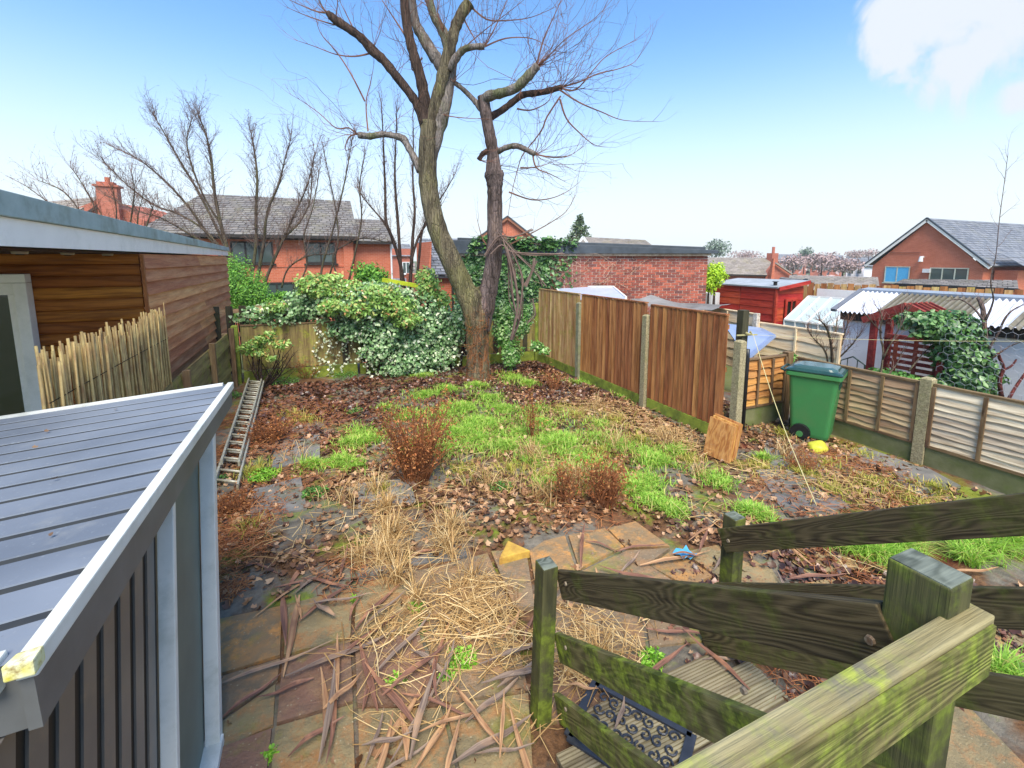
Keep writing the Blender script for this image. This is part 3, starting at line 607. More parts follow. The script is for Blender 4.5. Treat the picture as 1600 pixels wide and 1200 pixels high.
# ------------------------------------------------------------------ ladder lying by the shed
ALU = m_plain('weathered_aluminium', lin((196,194,180)), lin((160,156,138)), 20, .45, .5, .2, rnd=.05, dirt=lin((120,104,60)), dscale=9, damt=.6, metal=.25)
ladder = thing('ladder', 'old two section aluminium ladder lying on the ground beside the shed', 'ladder', (-.95, 7.5, .05))
la, lb_, ra_, rb_ = G(388,595,.10), G(334,758,.07), G(412,597,.10), G(371,762,.07)
def lad(a, b, c, d, z, k0, k1, n):
    P0 = a.lerp(b, k0)+Vector((0,0,z)); P1 = a.lerp(b, k1)+Vector((0,0,z)); Q0 = c.lerp(d, k0)+Vector((0,0,z)); Q1 = c.lerp(d, k1)+Vector((0,0,z))
    for (s, e) in ((P0,P1),(Q0,Q1)): obj('stile', MB().bar(s, e, .06, .022), ALU, ladder, bevel=.003)
    for i in range(n):
        t = (i+.5)/n; obj('rung', MB().tube([P0.lerp(P1,t), Q0.lerp(Q1,t)], .014, 8), ALU, ladder, smooth=True)
lad(la, lb_, ra_, rb_, 0, 0, 1.0, 17)
sh = (ra_-la)*.10
lad(la+sh, lb_+sh, ra_-sh, rb_-sh, .065, .03, .9, 15)

# ------------------------------------------------------------------ steps railing, bottom right
W_RG = m_wood('green_algae_rail', lin((130,122,80)), lin((52,46,30)), lin((98,90,58)), lin((140,156,52)), .85, .44, 20, .95, rnd=.08, bd=.006, cstr=.7, moss2=lin((66,80,26)))
W_RD = m_wood('dark_contour_rail', lin((108,96,68)), lin((40,34,24)), lin((94,86,58)), lin((100,112,42)), .6, .50, 30, .9, 8, rnd=.08, bd=.005, cstr=.8)
W_CAP = m_wood('lichen_handrail', lin((146,136,96)), lin((88,84,58)), lin((176,168,128)), lin((150,164,66)), .8, .44, 3, 1.0, rnd=.05, bd=.008, moss2=lin((112,110,92)), cstr=.35)
W_PT = m_wood('mossy_newel', lin((82,80,54)), lin((40,42,30)), lin((94,92,58)), lin((120,136,44)), .75, .46, 7, 1.0, rnd=.08, bd=.005)
W_END = m_wood('grey_end_grain', lin((112,118,108)), lin((48,54,48)), lin((132,138,124)), lin((110,126,60)), .6, .55, 9, 5.0, 2.5, rnd=.08, bd=.003, cstr=.8)
rail = thing('step_railing', 'mossy wooden post and rail balustrade of the steps down to the garden', 'railing', (1.5, 1.2, 0))
PXa = 1.05
def newel(x0, x1, y0, y1, z, tx=0, ty=0, slant=0):
    mb = MB(); mb.add([(x0+tx,y0+ty,-.1),(x1+tx,y0+ty,-.1),(x1+tx,y1+ty,-.1),(x0+tx,y1+ty,-.1),(x0,y0,z),(x1,y0,z),(x1,y1,z+slant),(x0,y1,z+slant)], [(0,3,2,1),(4,5,6,7),(0,1,5,4),(1,2,6,5),(2,3,7,6),(3,0,4,7)])
    o = obj('post', mb, W_PT, rail, bevel=.004); orient(o, ((x0+x1)/2,(y0+y1)/2,z/2), (0,0,1), (1,0,0))
    tpg = obj('post_top', MB().box(x0+.003,x1-.003,y0+.003,y1-.003,z-.004,z+.0025), W_END, rail, bevel=.001)
    return o
tops = [G(837.2,875,.86), G(855,869.5,.86), G(872.5,885.5,.86), G(849.5,892.5,.86)]
newel(min(p.x for p in tops), max(p.x for p in tops), min(p.y for p in tops), max(p.y for p in tops), .86, -.03, 0)
tops = [G(1131,803,.88), G(1146,797.5,.88), G(1162,810,.88), G(1150,814.5,.88)]
newel(min(p.x for p in tops)+.0, max(p.x for p in tops), min(p.y for p in tops), max(p.y for p in tops), .88, 0, 0)
RYp = sum(p.y for p in tops)/4; RXp = sum(p.x for p in tops)/4
tops = [G(1387,871,1.75), G(1422,856,1.75), G(1523,904,1.75), G(1489,921.6,1.75)]
bx0, bx1, by0, by1 = min(p.x for p in tops), max(p.x for p in tops), min(p.y for p in tops), max(p.y for p in tops)
newel(bx0, bx1, by0, by1, 1.75)
def rb(u0, v0, u1, v1, X, h, m, t=.032, ext0=0, ext1=0):
    a = PX(u0, v0, X); b = PX(u1, v1, X); d = (b-a).normalized(); a = a-d*ext0; b = b+d*ext1; off = Vector((0, d.z, -d.y)).normalized();  off = off if off.z < 0 else -off
    return board('rail', a+off*(h/2), b+off*(h/2), h, t, m, rail, bevel=.004)
rb(872,890,1376,941,PXa,.128,W_RD)
rb(869,988,1200,1120,PXa,.128,W_RG, ext1=.35)
rb(869,1082,1030,1200,PXa,.128,W_RG, ext1=.5)
XQ = RXp-.055
rb(1123,826,1600,770,XQ,.125,W_RD, ext0=.0, ext1=.5)
rb(1118,910,1600,918,XQ,.125,W_RD, ext1=.5)
q0 = PX(1107,1019,XQ); q1 = PX(1300,1060,XQ); dd = (q1-q0).normalized(); of = Vector((0,-dd.z,dd.y)).normalized(); of = of if of.z > 0 else -of
board('rail', q0+of*.062, q1+dd*1.3+of*.062, .125, .032, W_RD, rail, bevel=.004)
ZT = 1.69
t0_, t1_ = G(1523,930,ZT), G(1556,962,ZT); t2_ = G(1080,1200,ZT)
yb1 = t0_.y; yb0 = t1_.y
hr = board('handrail', (t2_.x-.5, (yb0+yb1)/2-.0, ZT-.052), (t1_.x, (yb0+yb1)/2, ZT-.052), .104, yb1-yb0, W_CAP, rail, bevel=.004)
ld = board('handrail_face', (t2_.x-.5, yb0-.004, ZT-.064), (t1_.x-.012, yb0-.004, ZT-.064), .104, .006, W_RG, rail)
BOLT = m_plain('rusty_bolt_head', lin((150,140,120)), lin((96,70,50)), 60, .5, .5, .1, rnd=0)
for (u, v, X_) in ((1162,1079,PXa-.017),(884,912,PXa-.017),(884,1012,PXa-.017),(884,1108,PXa-.017),(1138,845,XQ-.017),(1135,925,XQ-.017),(1360,1000,PXa-.017)):
    p = PX(u, v, X_); obj('bolt', MB().tube([p+Vector((.004,0,0)), p-Vector((.006,0,0))], [.011,.009], 8), BOLT, rail)
# ribbed deck at the foot of the steps
W_DECK = m_wood('ribbed_deck', lin((142,132,106)), lin((74,64,50)), lin((166,154,126)), lin((116,124,60)), .35, .56, 5, .8, rnd=.22, bd=.002)
deck = thing('deck', 'grooved timber deck at the foot of the steps', 'deck', (1.6, 1.3, 0))
y = 1.74; k = 0
while y > .78:
    xe = 2.02 if k == 0 else 2.20; mb = MB(); ng = 7; w = .118; pr = []
    for i in range(ng):
        a = -w/2+w*i/ng; g_ = w/ng; pr += [(a, .0), (a+g_*.62, .0), (a+g_*.66, -.008), (a+g_*.96, -.008)]
    pr.append((w/2, 0)); L = xe-(.93 if k else 1.15)
    vs = [(x_, yy, zz) for x_ in (-L/2, L/2) for (yy, zz) in pr]+[(-L/2,-w/2,-.028),(L/2,-w/2,-.028),(L/2,w/2,-.028),(-L/2,w/2,-.028)]
    m_ = len(pr); fs = [(i, m_+i, m_+i+1, i+1) for i in range(m_-1)]; b4 = 2*m_
    fs += [(0, b4, b4+1, m_), (m_-1, 2*m_-1, b4+2, b4+3), (b4,b4+3,b4+2,b4+1), tuple([b4+1]+[b4+2]+list(range(2*m_-1, m_-1, -1))), tuple([b4+3]+[b4]+list(range(0, m_)))]
    mb.add(vs, fs); o = obj('deck_board', mb, W_DECK, deck); o.location = ((xe+(.93 if k else 1.15))/2, y-w/2, .045); y -= .125; k += 1
obj('joist', MB().box(2.12, 2.17, .8, 1.6, -.05, .016), W_DECK, deck)
# black scroll door mat
RUB = m_plain('black_rubber', lin((54,58,68)), lin((40,44,52)), 20, .45, .5, .2, rnd=0)
mat = thing('door_mat', 'black rubber scrollwork door mat lying askew on the deck', 'door mat', (1.35, 1.5, .05))
mc = [G(900,1100,.055), G(968,1086,.055), G(1045,1128,.055), G(930,1194,.055)]
mo, mu, mv = G(905,1100,.055), (G(968,1086,.055)-G(905,1100,.055)), None
a = G(970,1087,.052); b = G(1042,1126,.052); du = (b-a).normalized(); dv = Vector((du.y,-du.x,0)); dv = dv if (G(930,1194,.05)-a).dot(dv) > 0 else -dv
WM, HM = .50, .34; a = a-du*.14
obj('border', MB().bar(a, a+du*WM, .012, .045).bar(a+dv*HM, a+du*WM+dv*HM, .012, .045).bar(a, a+dv*HM, .012, .045).bar(a+du*WM, a+du*WM+dv*HM, .012, .045), RUB, mat)
q = MB(); 
for i in range(7):
    for j in range(4):
        c0 = a+du*(.07+i*.06)+dv*(.06+j*.07); sgn = 1 if (i+j) % 2 else -1
        q.tube([c0+(du*math.cos(t*sgn+i)+dv*math.sin(t*sgn+i))*(.031-.0036*t) for t in [k*.62 for k in range(12)]], .006, 5)
scr = obj('scrollwork', q, RUB, mat); scr['kind'] = 'stuff'
# ------------------------------------------------------------------ brick garage behind the back fence
def brick_face_mat(name, cols, rough=.85):
    n = NT(name); v = n.coord('World'); c = n.ramp(n.rand(), cols); c = n.mix(n.mr(n.noise(v, 5, 6, .7), .48, .66, 0, .55), c, lin((96,64,58)))
    c = n.mix(n.mr(n.noise(n.coord('World', (1.6,1.6,.25)), 2.6, 5, .65), .60, .74, 0, .6), c, lin((176,160,150)))
    n.bump(n.noise(v, 60, 4), .4, .004); return n.done(c, rough, .2)
BR = brick_face_mat('red_brick', [(0, lin((130,74,64))), (.35, lin((160,86,70))), (.6, lin((186,104,82))), (.85, lin((142,80,70))), (1, lin((112,74,70)))])
MORT = m_plain('lime_mortar', lin((226,204,188)), lin((196,170,154)), 8, .9, .2, .4, 60, .004, 0, dirt=lin((110,90,80)), dscale=2, damt=.6)
def brickwall_mat(name, a, b, mort, sw=4.4, cross=(1,1)):
    n = NT(name); v = n.coord('World'); x = n.math('ADD', n.math('MULTIPLY', sep(n, v, 0), cross[0]), n.math('MULTIPLY', sep(n, v, 1), cross[1]))
    cb_ = n.t.nodes.new('ShaderNodeCombineXYZ'); n.L(x, cb_.inputs[0]); n.L(sep(n, v, 2), cb_.inputs[1])
    br = n.t.nodes.new('ShaderNodeTexBrick'); n.L(cb_.outputs[0], br.inputs['Vector']); br.inputs['Color1'].default_value = a; br.inputs['Color2'].default_value = b; br.inputs['Mortar'].default_value = mort
    br.inputs['Scale'].default_value = 1; br.inputs['Brick Width'].default_value = .225; br.inputs['Row Height'].default_value = .075; br.inputs['Mortar Size'].default_value = .007; br.inputs['Bias'].default_value = 0
    c = n.mix(n.mr(n.noise(v, 1.1, 5), .4, .65, 0, .3), br.outputs[0], tuple(q*.7 for q in a[:3])+(1,)); return n.done(c, .85, .2)
BW_OR = brickwall_mat('orange_house_brick', lin((182,98,72)), lin((196,112,84)), lin((196,140,116)))
BW_RD = brickwall_mat('red_house_brick', lin((166,94,76)), lin((182,108,88)), lin((180,128,110)))
BW_GR = brickwall_mat('old_garage_brick', lin((150,76,62)), lin((128,70,60)), lin((160,130,116)))
SLATE_F = m_plain('black_roof_edge', lin((74,82,90)), lin((56,62,68)), 4, .5, .4, .2, rnd=0)
g0 = PD(1104, 440, 13); ge = Vector((-math.cos(YAW), math.sin(YAW), 0)); gn = Vector((-math.sin(YAW), -math.cos(YAW), 0))
garage = thing('brick_garage', 'flat roofed red brick garage with dark roof edge behind the back fence', 'garage', (g0.x, g0.y, -.6))
def gp(s, n_, z): p = g0+ge*s+gn*n_; return Vector((p.x, p.y, z))
def gbox(q, s0, s1, n0, n1, z0, z1, dz=0):
    vs = [gp(s0,n0,z0),gp(s1,n0,z0),gp(s1,n1,z0),gp(s0,n1,z0),gp(s0,n0,z1),gp(s1,n0,z1+dz),gp(s1,n1,z1+dz),gp(s0,n1,z1)]
    return q.add(vs, [(0,1,2,3),(7,6,5,4),(1,0,4,5),(2,1,5,6),(3,2,6,7),(0,3,7,4)])
obj('wall', gbox(MB(), 0.01, 7.0, -4.5, -.012, -1, 2.44, .26), MORT, garage)
bme = {}
def brickmesh(w):
    if w not in bme: q = MB(); q.box(0, w, -.012, 0.0, -.030, .030); me = q.mesh('brick'); me.materials.append(BR); bme[w] = me
    return bme[w]
rest = MB(); cnt = 0
for r in range(36):
    z = 2.40-r*.075; off = 0 if r % 2 else -.1125
    s = off
    while s < 7.0:
        w = .209; s0 = max(s, 0); s1 = min(s+w, 7.0)
        if s1-s0 > .05:
            if z > .95 and s < 3.45 and cnt < 300:
                me = brickmesh(round(s1-s0, 3)); o = bpy.data.objects.new('brick', me); COL.objects.link(o); o.parent = garage; o.matrix_parent_inverse = wm(garage).inverted()
                p = gp(s0, random.uniform(-.002, .003), z); M_ = Matrix((ge, -gn, (0,0,1))).transposed().to_4x4(); o.location = p; o.rotation_euler = M_.to_euler(); cnt += 1
            else: gbox(rest, s0, s1, -.012, 0.0, z-.030, z+.030)
        s += .225
    if r < 4:
        s = 0
o = obj('brick_courses', rest, BW_GR, garage); o['kind'] = 'stuff'
obj('soffit_board', gbox(MB(), -.05, 7.1, -.02, .10, 2.445, 2.50, .26), m_plain('flaking_paint_board', lin((200,184,160)), lin((150,120,96)), 9, .7, .3, .3, rnd=0), garage)
obj('roof_edge', gbox(MB(), -.22, 7.2, -4.6, .16, 2.505, 2.60, .28), SLATE_F, garage, bevel=.01)
obj('roof_kerb', gbox(MB(), .12, 7.05, -4.4, .10, 2.61, 2.69, .26), SLATE_F, garage, bevel=.012)

# ------------------------------------------------------------------ houses
def tile_mat(name, a, b, moss, amt=.6):
    n = NT(name); v = n.coord('World'); c = n.mix(n.isl(), a, b); c = n.mix(n.mr(n.noise(v, 1.0, 7, .7), .52, .68, 0, amt), c, moss)
    n.bump(n.noise(v, 30, 3), .3, .01); return n.done(c, .6, .35)
T_GREY = tile_mat('grey_concrete_tile', lin((108,104,102)), lin((134,128,122)), lin((132,126,92)), .5)
T_DARK = tile_mat('slate_grey_tile', lin((104,108,116)), lin((132,134,140)), lin((120,118,90)), .3)
T_BROWN = tile_mat('brown_grey_tile', lin((132,124,116)), lin((158,148,138)), lin((140,132,92)), .5)
FR = m_plain('window_frame_white', lin((226,228,230)), None, 4, .5, .4, 0, rnd=0)
FRC = m_plain('window_frame_sage', lin((196,200,184)), None, 4, .5, .4, 0, rnd=0)
WG = m_glass('house_window_glass', (60,72,70), .08); WBLUE = m_plain('blue_lit_blind', lin((70,160,214)), lin((96,184,226)), 12, .4, .4, .1, rnd=0)
DTRIM = m_plain('dark_gutter', lin((52,48,46)), None, 4, .6, .3, 0, rnd=0)
def tiles(parent, e0, e1, r0, r1, nc, tw, m, th=.045, name='roof_tiles'):
    """courses from eave e0-e1 up to ridge r0-r1"""
    e0, e1, r0, r1 = map(Vector, (e0, e1, r0, r1)); nrm = (e1-e0).cross(r0-e0).normalized(); nrm = nrm if nrm.z > 0 else -nrm
    q = MB()
    for c in range(nc):
        t0 = c/nc; t1 = (c+1.25)/nc
        A0 = e0.lerp(r0, t0); A1 = e1.lerp(r1, t0); B0 = e0.lerp(r0, min(t1, 1)); B1 = e1.lerp(r1, min(t1, 1)); nt_ = max(1, int((A1-A0).length/tw)); sh = .5*(c % 2)
        for i in range(nt_+1):
            a = max(0, (i-sh)/nt_); b = min(1, (i+1-sh)/nt_)
            if b-a < .05/nt_: continue
            g_ = .04/nt_; l = random.uniform(.75, 1.15)*th
            p0 = A0.lerp(A1, a+g_); p1 = A0.lerp(A1, b-g_); p2 = B0.lerp(B1, b-g_); p3 = B0.lerp(B1, a+g_)
            q.add([p0, p1, p0+nrm*l, p1+nrm*l, p2+nrm*.008, p3+nrm*.008], [(0,1,3,2),(2,3,4,5),(0,2,5),(1,4,3)])
    o = obj(name, q, m, parent); o['kind'] = 'stuff'; return o
def window(parent, a, b, z0, z1, nrm, fr=FR, gl=WG, bars=1, sill=True, name='window'):
    """window between ground points a-b on a wall whose outward normal is nrm"""
    a = Vector((a[0],a[1],0)); b = Vector((b[0],b[1],0)); nrm = Vector(nrm).normalized(); d = (b-a).normalized(); up = Vector((0,0,1)); q = MB()
    o_ = nrm*.03
    f = .07
    for z in (z0+f/2, z1-f/2): q.bar(a+up*z+o_, b+up*z+o_, f, .06)
    L = (b-a).length
    for i in range(bars+2):
        p = a+d*(f/2+(L-f)*i/(bars+1))+o_*1.02; q.bar(p+up*(z0+f), p+up*(z1-f), f, .055, up=d)
    w = obj(name, q, fr, parent); obj('pane', MB().slab([a+up*(z0+.02)+o_*.8, b+up*(z0+.02)+o_*.8, b+up*(z1-.02)+o_*.8, a+up*(z1-.02)+o_*.8], .02), gl, w)
    if sill: obj('sill', MB().bar(a-d*.08+up*(z0-.04)+nrm*.06, b+d*.08+up*(z0-.04)+nrm*.06, .07, .12), fr, w)
    return w
def box_part(name, x0, x1, y0, y1, z0, z1, m, parent): return obj(name, MB().box(x0,x1,y0,y1,z0,z1), m, parent)

# red brick house with big tiled roof, behind the bare trees
h = thing('brick_house', 'orange brick house with a long grey tiled roof behind the bare trees on the left', 'house', (-2, 26, -1.5))
box_part('wall', -5.9, 1.85, 24, 31.9, -1.6, 3.40, BW_OR, h)
tiles(h, (-6.6,23.6,3.42), (2.15,23.6,3.42), (-4.9,28,5.62), (2.2,28,5.62), 19, .34, T_GREY)
obj('roof', MB().slab([(-6.6,23.7,3.38),(2.1,23.7,3.38),(2.1,28,5.56),(-4.9,28,5.56)], .1).slab([(2.1,32.3,3.38),(-6.6,32.3,3.38),(-4.9,28,5.56),(2.1,28,5.56)], .1).add([(-6.6,23.7,3.38),(-4.9,28,5.56),(-6.6,32.3,3.38)], [(0,1,2)]), T_GREY, h)
obj('gable', MB().add([(1.86,24,3.38),(1.86,32,3.38),(1.86,28,5.50)], [(0,1,2)]), BW_OR, h)
obj('gutter', MB().bar((-6.6,23.55,3.36),(2.15,23.55,3.36),.12,.14), DTRIM, h)
obj('soffit', MB().box(-6.5,2.1,23.62,24.0,3.24,3.30), DTRIM, h)
window(h, (-3.3,24), (-1.6,24), 2.15, 3.15, (0,-1,0), DTRIM, WG, 2); window(h, (-.25,24), (1.1,24), 2.15, 3.15, (0,-1,0), DTRIM, WG, 1)
window(h, (-2.3,24), (-.1,24), -.1, 1.28, (0,-1,0), DTRIM, WG, 2)
obj('brick_band', MB().box(-5.9,1.85,23.97,24,1.98,2.06), m_plain('soldier_band', lin((196,112,86)), None, 9, .8, .2, .2, rnd=0), h)
obj('wall_lamp', MB().tube([(-4.35,23.95,2.75),(-4.35,23.8,2.75)], [.14,.10], 12), FR, h)
obj('vent_pipe', MB().tube([(-5.0,23.9,2.0),(-4.98,23.85,2.8),(-4.85,23.8,3.15),(-4.65,23.8,3.25)], .05, 8), m_plain('old_pipe', lin((214,196,160)), None, 5, .7, .3, .1, rnd=0), h, smooth=True)
box_part('corner_pier', 1.45, 1.9, 23.85, 24.0, -1.6, 3.25, BW_OR, h)
h2 = thing('brick_outbuilding', 'lower orange brick side wing with mossy tiled roof beside the multi-stemmed tree', 'house', (2.9, 26, -1.5))
box_part('wall', 1.88, 3.78, 24.2, 30, -1.6, 3.20, BW_OR, h2)
tiles(h2, (2.0,23.9,3.22), (4.0,23.9,3.22), (2.2,27,4.55), (3.95,27,4.55), 11, .34, T_GREY); obj('roof', MB().slab([(1.9,24,3.18),(3.95,24,3.18),(3.9,27,4.5),(2.2,27,4.5)], .08), T_GREY, h2)
obj('gutter', MB().bar((1.95,23.85,3.15),(4.0,23.85,3.15),.1,.12), DTRIM, h2); obj('downpipe', MB().tube([(3.75,24.1,3.1),(3.75,24.1,-1)], .045, 8), FR, h2)
# steep slate roof
h3 = thing('slate_roof_house', 'house with steep grey slate roof seen between the twin stems of the pollarded tree', 'house', (4.6, 20, -1.5))
e0, e1, q0_, q1_ = PY(672,430,16.6), PY(745,430,16.6), PY(650,373,19.5), PY(735,373,19.5)
tiles(h3, e0, e1, q0_, q1_, 14, .3, T_DARK); obj('roof', MB().slab([e0+Vector((0,.05,-.04)), e1+Vector((0,.05,-.04)), q1_+Vector((0,.05,-.04)), q0_+Vector((0,.05,-.04))], .08), T_DARK, h3)
box_part('wall', e0.x-.05, e1.x, 16.9, 21, -1.2, e0.z-.05, BW_OR, h3)
obj('wall', MB().slab([(e0.x-.35,17.1,-1),(e0.x-.02,16.98,-1),(q0_.x+.05,17.0,q0_.z-.2),(q0_.x-.1,19.0,q0_.z-.2)], .1), BW_OR, h3)
obj('downpipe', MB().tube([(e1.x-.9,16.8,e0.z),(e1.x-.9,16.8,-.8)], .045, 8), DTRIM, h3)
h4 = thing('terraced_house', 'distant pink brick gable with slate roof seen between the multi-stemmed tree trunks', 'house', (6, 40, -1.5))
a = PD(612,385,42); b = PD(640,385,42); box_part('wall', a.x, b.x+.3, a.y, a.y+6, -2, a.z-.2, BW_RD, h4)
tiles(h4, (a.x-.2,a.y-.2,a.z-.9), (b.x+.5,a.y-.2,a.z-.9), (a.x-.2,a.y+2,a.z+.3), (b.x+.5,a.y+2,a.z+.3), 8, .3, T_DARK); tiles(h4, (a.x-.2,a.y-1.2,a.z-3.9), (b.x+.5,a.y-1.2,a.z-3.9), (a.x-.2,a.y-.02,a.z-2.9), (b.x+.5,a.y-.02,a.z-2.9), 6, .3, T_DARK, name='porch_tiles')
window(h4, (b.x-.6,a.y), (b.x+.1,a.y), a.z-2.5, a.z-1.4, (0,-1,0), FR, WG, 1)
# house far left with chimney
h5 = thing('chimney_house', 'brick house with tall chimney stack at the far left behind the bare shrub', 'house', (-13, 38, -1.5))
p = [PD(55,322,30), PD(150,306,30), PD(185,330,30)]
apx = PD(168,300,30)
obj('wall', MB().slab([PD(70,345,30.05), PD(225,372,30.05), PD(225,345,30.05), PD(186,322,30.05), PD(150,313,30.05)], 4), BW_RD, h5)
ta, tb_, tc_, td = PD(30,352,29), PD(100,345,29), PD(62,316,31), PD(158,307,31)
tiles(h5, ta, tb_, tc_, td, 9, .34, T_BROWN); obj('roof', MB().slab([ta+Vector((0,0,-.05)), tb_+Vector((0,0,-.05)), td+Vector((0,0,-.05)), tc_+Vector((0,0,-.05))], .1), T_BROWN, h5)
cpt = PD(172,318,29.6); obj('chimney', MB().box(cpt.x-.55,cpt.x+.5,cpt.y-.3,cpt.y+.4,cpt.z-2.5,cpt.z+1.0).box(cpt.x-.68,cpt.x+.63,cpt.y-.4,cpt.y+.5,cpt.z+1.0,cpt.z+1.12).box(cpt.x-.5,cpt.x+.35,cpt.y-.25,cpt.y+.3,cpt.z+1.12,cpt.z+1.3), BW_RD, h5)
obj('chimney_pot', MB().tube([(cpt.x,cpt.y,cpt.z+1.3),(cpt.x,cpt.y,cpt.z+1.6)], .14, 10), BW_OR, h5)
obj('bargeboard', MB().bar(PD(108,352,29.9), PD(160,318,29.9), .18, .1), DTRIM, h5)
# middle gable behind the garage
def gable_house(name, label, L_, A_, R_, back, depth_dir, zb, roof_m, wall_m, trim, nc=12, over=.35):
    """gable triangle L_-A_-R_ facing the camera side, roof running back along depth_dir"""
    L_, A_, R_ = map(Vector, (L_, A_, R_)); dd = Vector(depth_dir).normalized()*back
    t = thing(name, label, 'house', (A_.x, A_.y, zb)); ax = (R_-L_); ax.z = 0; ax.normalize()
    Li, Ri = L_+ax*over, R_-ax*over
    o0 = dd.normalized()*.25
    Lw, Rw, Aw = Li+o0, Ri+o0, A_+o0-Vector((0,0,.18)); Lw.z -= .12; Rw.z -= .12
    q = MB(); base = [Vector((Lw.x,Lw.y,zb)), Vector((Rw.x,Rw.y,zb)), Rw, Aw, Lw]; q.add(base+[p_+dd for p_ in base], [(0,1,2,3,4),(9,8,7,6,5),(1,0,5,6),(2,1,6,7),(0,4,9,5)])
    obj('wall', q, wall_m, t)
    for (E, s) in ((L_, -1), (R_, 1)):
        if s > 0: tiles(t, E, E+dd, A_, A_+dd, nc, .34, roof_m)
        else: tiles(t, E+dd, E, A_+dd, A_, nc, .34, roof_m)
        q = MB(); q.slab([E, E+dd, A_+dd, A_] if s > 0 else [E+dd, E, A_, A_+dd], .09); obj('roof', q, roof_m, t)
        ft = -dd.normalized()*.03; obj('bargeboard', MB().bar(E+ft-Vector((0,0,.12)), A_+ft-Vector((0,0,.12)), .24, .05), trim, t)
        obj('verge', MB().bar(E+ft+Vector((0,0,.03)), A_+ft+Vector((0,0,.03)), .10, .14), SLATE_F, t)
    return t
LA_, AA_, RA_ = PX(1352,413,44), PX(1449,341,44), PX(1548,416,44)
rh = gable_house('brick_house', 'large red brick house with white bargeboards and a tall gable at the far right', LA_, AA_, RA_, 16, (1,.0,0), -3.2, T_DARK, BW_OR, UPVC, nc=20, over=.45)
window(rh, (44.22,PX(1382,430,44.2).y), (44.22,PX(1421,430,44.2).y), PX(1382,441,44.2).z, PX(1382,416,44.2).z, (-1,0,0), FRC, WBLUE, 1)
window(rh, (44.22,PX(1452,430,44.2).y), (44.22,PX(1513,430,44.2).y), PX(1452,441,44.2).z, PX(1452,418,44.2).z, (-1,0,0), FRC, WG, 2)
p = PX(1440,402,44); obj('wall_lamp', MB().tube([(44.2,p.y,p.z),(43.95,p.y,p.z),(43.9,p.y,p.z-.35)], [.1,.12,.16], 8), FR, rh); obj('cable', MB().tube([PX(1391,395,44.2), PX(1438,395,44.2)], .02, 4), DTRIM, rh)
p = PX(1447,423,44); obj('flue_vent', MB().box(43.95,44.22,p.y-.22,p.y+.22,p.z-.15,p.z+.15), FR, rh)
sidew = PX(1548,416,44); obj('wall', MB().box(45.5,60,sidew.y-.9,sidew.y+.3,-3.2,sidew.z-.3), BW_OR, rh); tiles(rh, (45,sidew.y-1.4,sidew.z-.05),(60,sidew.y-1.4,sidew.z-.05),(45,sidew.y,sidew.z+.9),(60,sidew.y,sidew.z+.9), 3, .34, T_DARK, name='lean_to_tiles'); obj('gutter', MB().bar((45,sidew.y-1.5,sidew.z-.15),(60,sidew.y-1.5,sidew.z-.15), .14, .1), UPVC, rh)
gable_house('brick_house', 'small brown brick gable peeping over the garage roof behind the ivy', PD(738,378,40), PD(793,338,40), PD(846,380,40), 9, (.35,.93,0), -2, T_BROWN, BW_OR, m_plain('brown_barge', lin((150,100,76)), None, 5, .7, .3, 0, rnd=0), nc=12)
def pitched(name, label, e0, e1, r0, r1, zb, roof_m, wall_m, nc, cat='house', trim=None, back=4):
    e0, e1, r0, r1 = map(Vector, (e0,e1,r0,r1)); c = (e0+e1)/2; t = thing(name, label, cat, (c.x, c.y, zb))
    tiles(t, e0, e1, r0, r1, nc, .34, roof_m); dn = Vector((0,0,-.05)); obj('roof', MB().slab([e0+dn, e1+dn, r1+dn, r0+dn], .08), roof_m, t)
    b = (r0-e0); b.z = 0; b = b.normalized()*back; i0 = e0.lerp(e1, .03)+b*.08; i1 = e0.lerp(e1, .97)+b*.08
    q = MB(); v0 = [Vector((i0.x,i0.y,zb)), Vector((i1.x,i1.y,zb)), Vector((i1.x,i1.y,e1.z-.06)), Vector((i0.x,i0.y,e0.z-.06))]; q.add(v0+[k+b for k in v0], [(0,1,2,3),(7,6,5,4),(1,0,4,5),(2,1,5,6),(3,2,6,7),(0,3,7,4)]); obj('wall', q, wall_m, t)
    obj('gutter', MB().bar(e0-b.normalized()*.06-Vector((0,0,.04)), e1-b.normalized()*.06-Vector((0,0,.04)), .11, .11), trim or DTRIM, t)
    return t
t = pitched('bungalow', 'small grey roofed building with white gable peak just above the garage roof', PD(905,384,30), PD(1022,386,30), PD(912,370,32), PD(1008,375,32), -1, T_BROWN, BW_RD, 7); obj('bargeboard', MB().bar(PD(901,385,29.9), PD(911,370,29.9), .14,.05).bar(PD(911,370,29.9), PD(921,385,29.9), .14,.05), FR, t)
t = pitched('bungalow', 'long tiled bungalow with pointed brick end wall beyond the red shed', PD(1098,428,42), PD(1198,430,42), PD(1095,402,45), PD(1212,403,45), -2.6, T_BROWN, BW_RD, 13)
obj('wall', MB().slab([PD(1196,470,42.2), PD(1236,470,42.6), PD(1236,428,42.6), PD(1213,408,42.4), PD(1196,430,42.2)], .4), BW_RD, t)
obj('wall_pier', MB().slab([PD(1200,470,41.6), PD(1208,470,41.6), PD(1211,404,41.6), PD(1209,404,41.6)], .4), BW_OR, t)
p = PD(1208,398,44.6); obj('chimney', MB().box(p.x-.5,p.x+.35,p.y-.3,p.y+.3,p.z-.8,p.z+.15).tube([(p.x,p.y,p.z+.15),(p.x,p.y,p.z+.75)], .13, 8), BW_RD, t)
obj('verge', MB().bar(PD(1212,411,42.1), PD(1237,428,42.3), .12, .2), T_BROWN, t)
